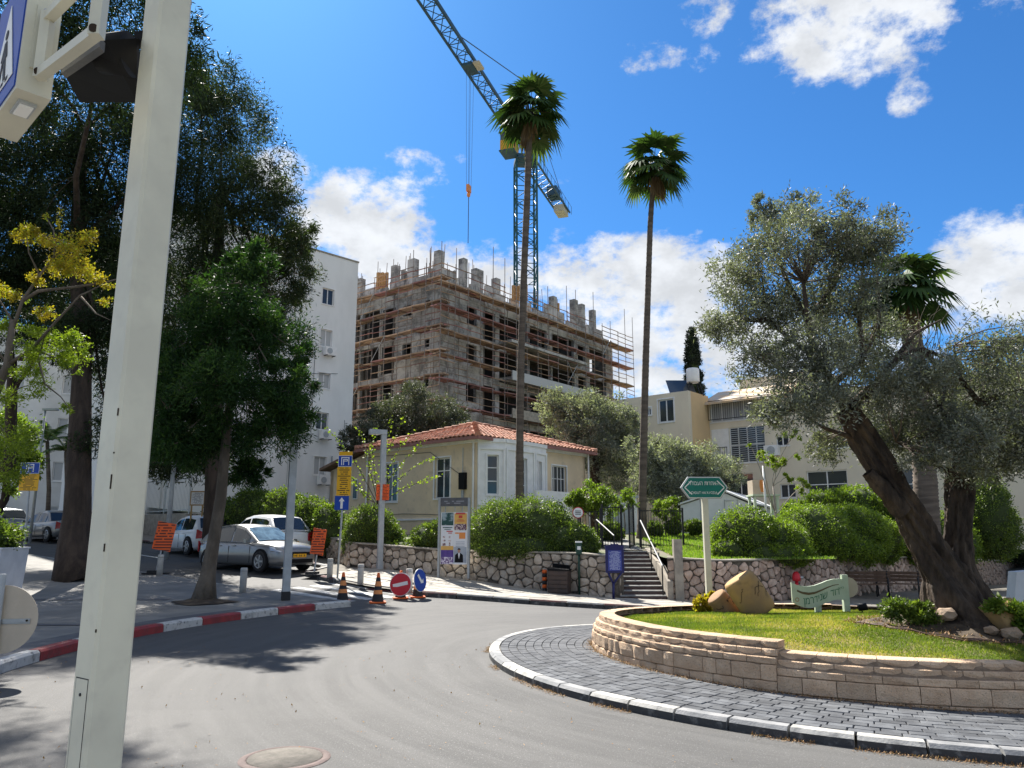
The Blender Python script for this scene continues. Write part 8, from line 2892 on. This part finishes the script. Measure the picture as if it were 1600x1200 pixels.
# ================================================================== cars
def make_car(label, x, y, heading, body, L=4.2, W=1.72, H=1.47, hood=.98, hatch=.5, tail='hatch', group='cars parked along the side street', zoff=0.0, plate=True, nose=.95, pitch=0.0):
    """x forward, y left; heading = direction the bonnet points (radians, from +X)"""
    T = thing('parked_car', label, 'car', (x, y, h(x, y) + zoff), heading, group)
    hl, hw = L / 2, W / 2
    T.rotation_euler = (0, pitch, heading)
    belt = H * .60
    # (x, bottom, shoulder height, half width)
    xf, xr = hl, -hl
    cowl, rfront, rrear = hl * .42, hl * .03, (-hl * .74 if tail != 'saloon' else -hl * .42)
    tailx = xr + (.06 if tail == 'estate' else .14 if tail == 'hatch' else .95)
    st = [(xf, .30, .54, .56), (xf - .04, .22, .67, .74), (xf - .20, .18, .76, .89), (xf - .48, .18, .83, .97), (cowl + .25, .18, belt * 1.0, 1.0), (cowl, .18, belt * 1.02, 1.0), (0, .18, belt * 1.03, 1.0), (-hl * .4, .18, belt * 1.05, 1.0),
          (xr + .6, .18, belt * 1.07, .985), (xr + .22, .20, belt * (1.06 if tail != 'saloon' else 1.06), .95), (xr + .05, .28, belt * .98, .86), (xr, .34, .66, .72)]
    rows = []
    for (sx, zb, zs, k) in st:
        w_ = hw * k
        rows.append([Vector((sx, -y_, z)) for y_, z in ((0, zb), (w_ * .86, zb), (w_ * .97, zb + .10), (w_, zb + (zs - zb) * .45), (w_ * .985, zb + (zs - zb) * .8), (w_ * .93, zs - .02), (w_ * .82, zs + .012), (w_ * .4, zs + .045), (0, zs + .055))][::1])
    full = []
    for r in rows:
        full.append(r + [Vector((p.x, -p.y, p.z)) for p in r[-2::-1]])
    mb = MB(); mb.grid(full, True, flip=False)
    n = len(full[0])
    for r in (0, len(full) - 1): mb.f.append(tuple(r * n + k for k in range(n))[::(-1 if r == 0 else 1)]); mb.smooth.append(False)
    bo = mb.build('body', body, T)
    # greenhouse
    gs = [(cowl + .10, belt + .02, .80), (rfront + .12, H - .075, .70), (rfront - .25, H - .012, .70), (-hl * .3, H, .70), (rrear, H - .085, .68), (tailx, belt + .05, .78)]
    gw = lambda k: hw * k
    rows = []
    for (sx, zr, k) in gs:
        lo = belt - .02
        rows.append([Vector((sx, -hw * .90, lo)), Vector((sx, -(hw * .90 * (1 - (zr - lo) / (H - lo)) + gw(k) * (zr - lo) / (H - lo)), zr - .03 if zr > belt + .1 else zr)), Vector((sx, -gw(k) * .84, zr + .01)), Vector((sx, 0, zr + .035))])
    full = [r + [Vector((p.x, -p.y, p.z)) for p in r[-2::-1]] for r in rows]
    mb = MB(); mb.grid(full, True)
    rf = mb.build('roof', body, T)
    # glass
    def side_pt(sx, f, s_):
        # point on the cabin side at station sx, fraction f of the height there
        for (a, za, ka), (b, zb_, kb) in zip(gs, gs[1:]):
            if b <= sx <= a:
                t = (a - sx) / (a - b); zr = za + (zb_ - za) * t; k = ka + (kb - ka) * t; break
        lo = belt - .02
        yt = hw * .90 * (1 - (zr - lo) / (H - lo)) + gw(k) * (zr - lo) / (H - lo)
        z = lo + (zr - .03 - lo) * f; yy_ = hw * .90 + (yt - hw * .90) * f
        return Vector((sx, s_ * (yy_ + .008), z))
    mid = -hl * .14
    for s_ in (-1, 1):
        for (a, b, cut) in ((cowl - .28, mid + .04, 'f'), (mid - .04, tailx + .42 if tail != 'saloon' else rrear - .12, 'r')):
            mb = MB()
            m_ = 5
            lo_ = [side_pt(a + (b - a) * i / m_, .10, s_) for i in range(m_ + 1)]
            hi_ = [side_pt(a + (b - a) * i / m_, .88, s_) for i in range(m_ + 1)]
            mb.grid([lo_, hi_], True, flip=(s_ > 0)); mb.build('side_window', 'glass_tint', T)
    def glass(nm, i0, m_):
        a, b = gs[i0], gs[i0 + 1]
        if a[1] > b[1]: lo_, hi_ = b, a
        else: lo_, hi_ = a, b
        rows = []
        for f in (.08, .5, .92):
            sx = lo_[0] + (hi_[0] - lo_[0]) * f; z = lo_[1] + (hi_[1] - lo_[1]) * f; k = lo_[2] + (hi_[2] - lo_[2]) * f
            out = .022 * (1 if lo_[0] > hi_[0] else -1)
            rows.append([Vector((sx + out, yy_ * gw(k) * .93, z + .012 + .028 * (1 - yy_ * yy_))) for yy_ in (-1, -.5, 0, .5, 1)])
        mb = MB(); mb.grid(rows, True, flip=(lo_[0] > hi_[0])); mb.build(nm, m_, T)
    glass('windscreen', 0, 'windscreen'); glass('rear_window', 4, 'glass_tint')
    # wheels
    wr = .315
    for sx in (hl - .82, -hl + .74):
        for s_ in (-1, 1):
            mb = MB(); mb.tube([(sx, s_ * (hw - .10), wr + .02), (sx, s_ * (hw + .004), wr + .02)], wr + .055, 24, smooth=False); mb.build('wheel_arch', 'black_plastic', T)
            mb = MB(); mb.tube([(sx, s_ * (hw - .16), wr), (sx, s_ * (hw + .012), wr), (sx, s_ * (hw + .025), wr)], [wr, wr, wr - .03], 24); wh = mb.build('wheel', 'tyre', T)
            mb = MB(); mb.tube([(sx, s_ * (hw + .02), wr), (sx, s_ * (hw + .03), wr)], wr * .66, 20, smooth=False); mb.build('hub', 'band', wh)
            mb = MB()
            for q in range(5):
                a = q * 2 * pi / 5; d_ = Vector((cos(a), 0, sin(a))); e_ = Vector((-sin(a), 0, cos(a)))
                mb.obox(Vector((sx, s_ * (hw + .036), wr)) + d_ * wr * .34, d_ * wr * .30, Vector((0, .006, 0)), e_ * .028)
            mb.lathe([(wr * .60, -.006), (wr * .68, .006)], 20, M4=Matrix.Translation((sx, s_ * (hw + .034), wr)) @ Matrix.Rotation(pi / 2, 4, 'X'))
            prop(mb.build('rim', 'rim', wh))
    for s_ in (-1, 1):
        mb = MB(); mb.obox((cowl - .20, s_ * (hw + .05), belt + .06), (.06, 0, 0), (0, .085, 0), (0, 0, .055)); mb.build('door_mirror', body, T)
        mb = MB()
        for sx in (cowl - .1, mid, -hl * .48):
            mb.obox((sx, s_ * (hw - .002), .52), (.006, 0, 0), (0, .004, 0), (0, 0, .26))
        prop(mb.build('door_gap', 'black_plastic', T), kind='stuff')
        for sx in (mid + .25, -hl * .48 + .22):
            mb = MB(); mb.obox((sx, s_ * (hw - .005), belt - .09), (.09, 0, 0), (0, .02, 0), (0, 0, .014)); mb.build('door_handle', body, T)
        mb = MB(); mb.prism([(xf - .36, s_ * hw * .955, .62), (xf - .10, s_ * hw * .76, .57), (xf - .05, s_ * hw * .52, .60), (xf - .13, s_ * hw * .60, .69), (xf - .42, s_ * hw * .955, .74)], (.03, s_ * .03, .03)); mb.build('headlight', 'lamp_clear', T)
        mb = MB(); mb.prism([(xr + .12, s_ * hw * .93, belt - .30), (xr + .015, s_ * hw * .70, belt - .28), (xr + .02, s_ * hw * .70, belt - .03), (xr + .10, s_ * hw * .92, belt + .06)], (-.03, s_ * .02, 0)); mb.build('tail_light', 'lamp_red', T)
    mb = MB(); mb.box(xf - .02, xf + .012, -.42, .42, .50, .60); mb.build('grille', 'black_plastic', T)
    mb = MB(); mb.box(xf - .04, xf + .004, -.55, .55, .26, .38); mb.build('air_intake', 'black_plastic', T)
    mb = MB(); mb.box(xr - .008, xr + .06, -hw * .72, hw * .72, .30, .38); mb.build('rear_bumper_strip', 'black_plastic', T)
    if plate:
        for px_, sg in ((xf + .016, 1), (xr - .012, -1)):
            zp_ = .43 if sg > 0 else .56
            mb = MB(); mb.box(px_ - .006, px_ + .006, -.26, .26, zp_, zp_ + .11); pl = mb.build('number_plate', 'yellow_sign', T)
            mb = MB()
            for q in range(7):
                if q in (2, 5): continue
                mb.box(px_ + sg * .0062 - .001, px_ + sg * .0062 + .001, -.21 + q * .062, -.18 + q * .062, zp_ + .025, zp_ + .085)
            prop(mb.build('plate_characters', 'sign_ink', pl), kind='stuff')
    return T
a_st = atan2(.70, -.72)
make_car('silver hatchback facing the roundabout beside the street tree trunk', -8.55, 26.35, atan2(-.57, .82), 'car_silver', 4.3, 1.80, 1.47)
make_car('white small hatchback parked with its tail to the street tree trunk', -12.9, 32.0, a_st, 'car_white', 3.7, 1.68, 1.50)
make_car('white estate car seen from behind, right behind the silver hatchback', -9.45, 29.75, a_st, 'car_white', 4.3, 1.78, 1.62, tail='estate')
make_car('silver grey saloon parked between the dark hatchback and the black car', -22.8, 38.6, atan2(.55, -.83), 'car_silver', 4.45, 1.74, 1.45, tail='saloon')
make_car('black car parked partly behind the leaning dark trunk', -19.6, 36.9, atan2(.60, -.80), 'car_black', 4.1, 1.72, 1.44)
make_car('dark grey hatchback at the far left behind the planter', -27.2, 41.0, atan2(.50, -.86), 'car_grey', 4.2, 1.74, 1.50)
make_car('dark car cut off by the left edge of the view', -26.6, 37.6, atan2(.50, -.86), 'car_dark_blue', 4.2, 1.74, 1.46)
make_car('dark blue grey car in the gap behind the right orange notice', -5.9, 29.1, a_st, 'car_dark_blue', 3.9, 1.68, 1.35) if False else None
p = onroad(1604, 916)
make_car('grey car cut by the right edge of the view in front of the far wall', p.x + 1.2, p.y + .2, radians(200), 'car_grey', 4.2, 1.74, 1.44, group='cars beyond the island')
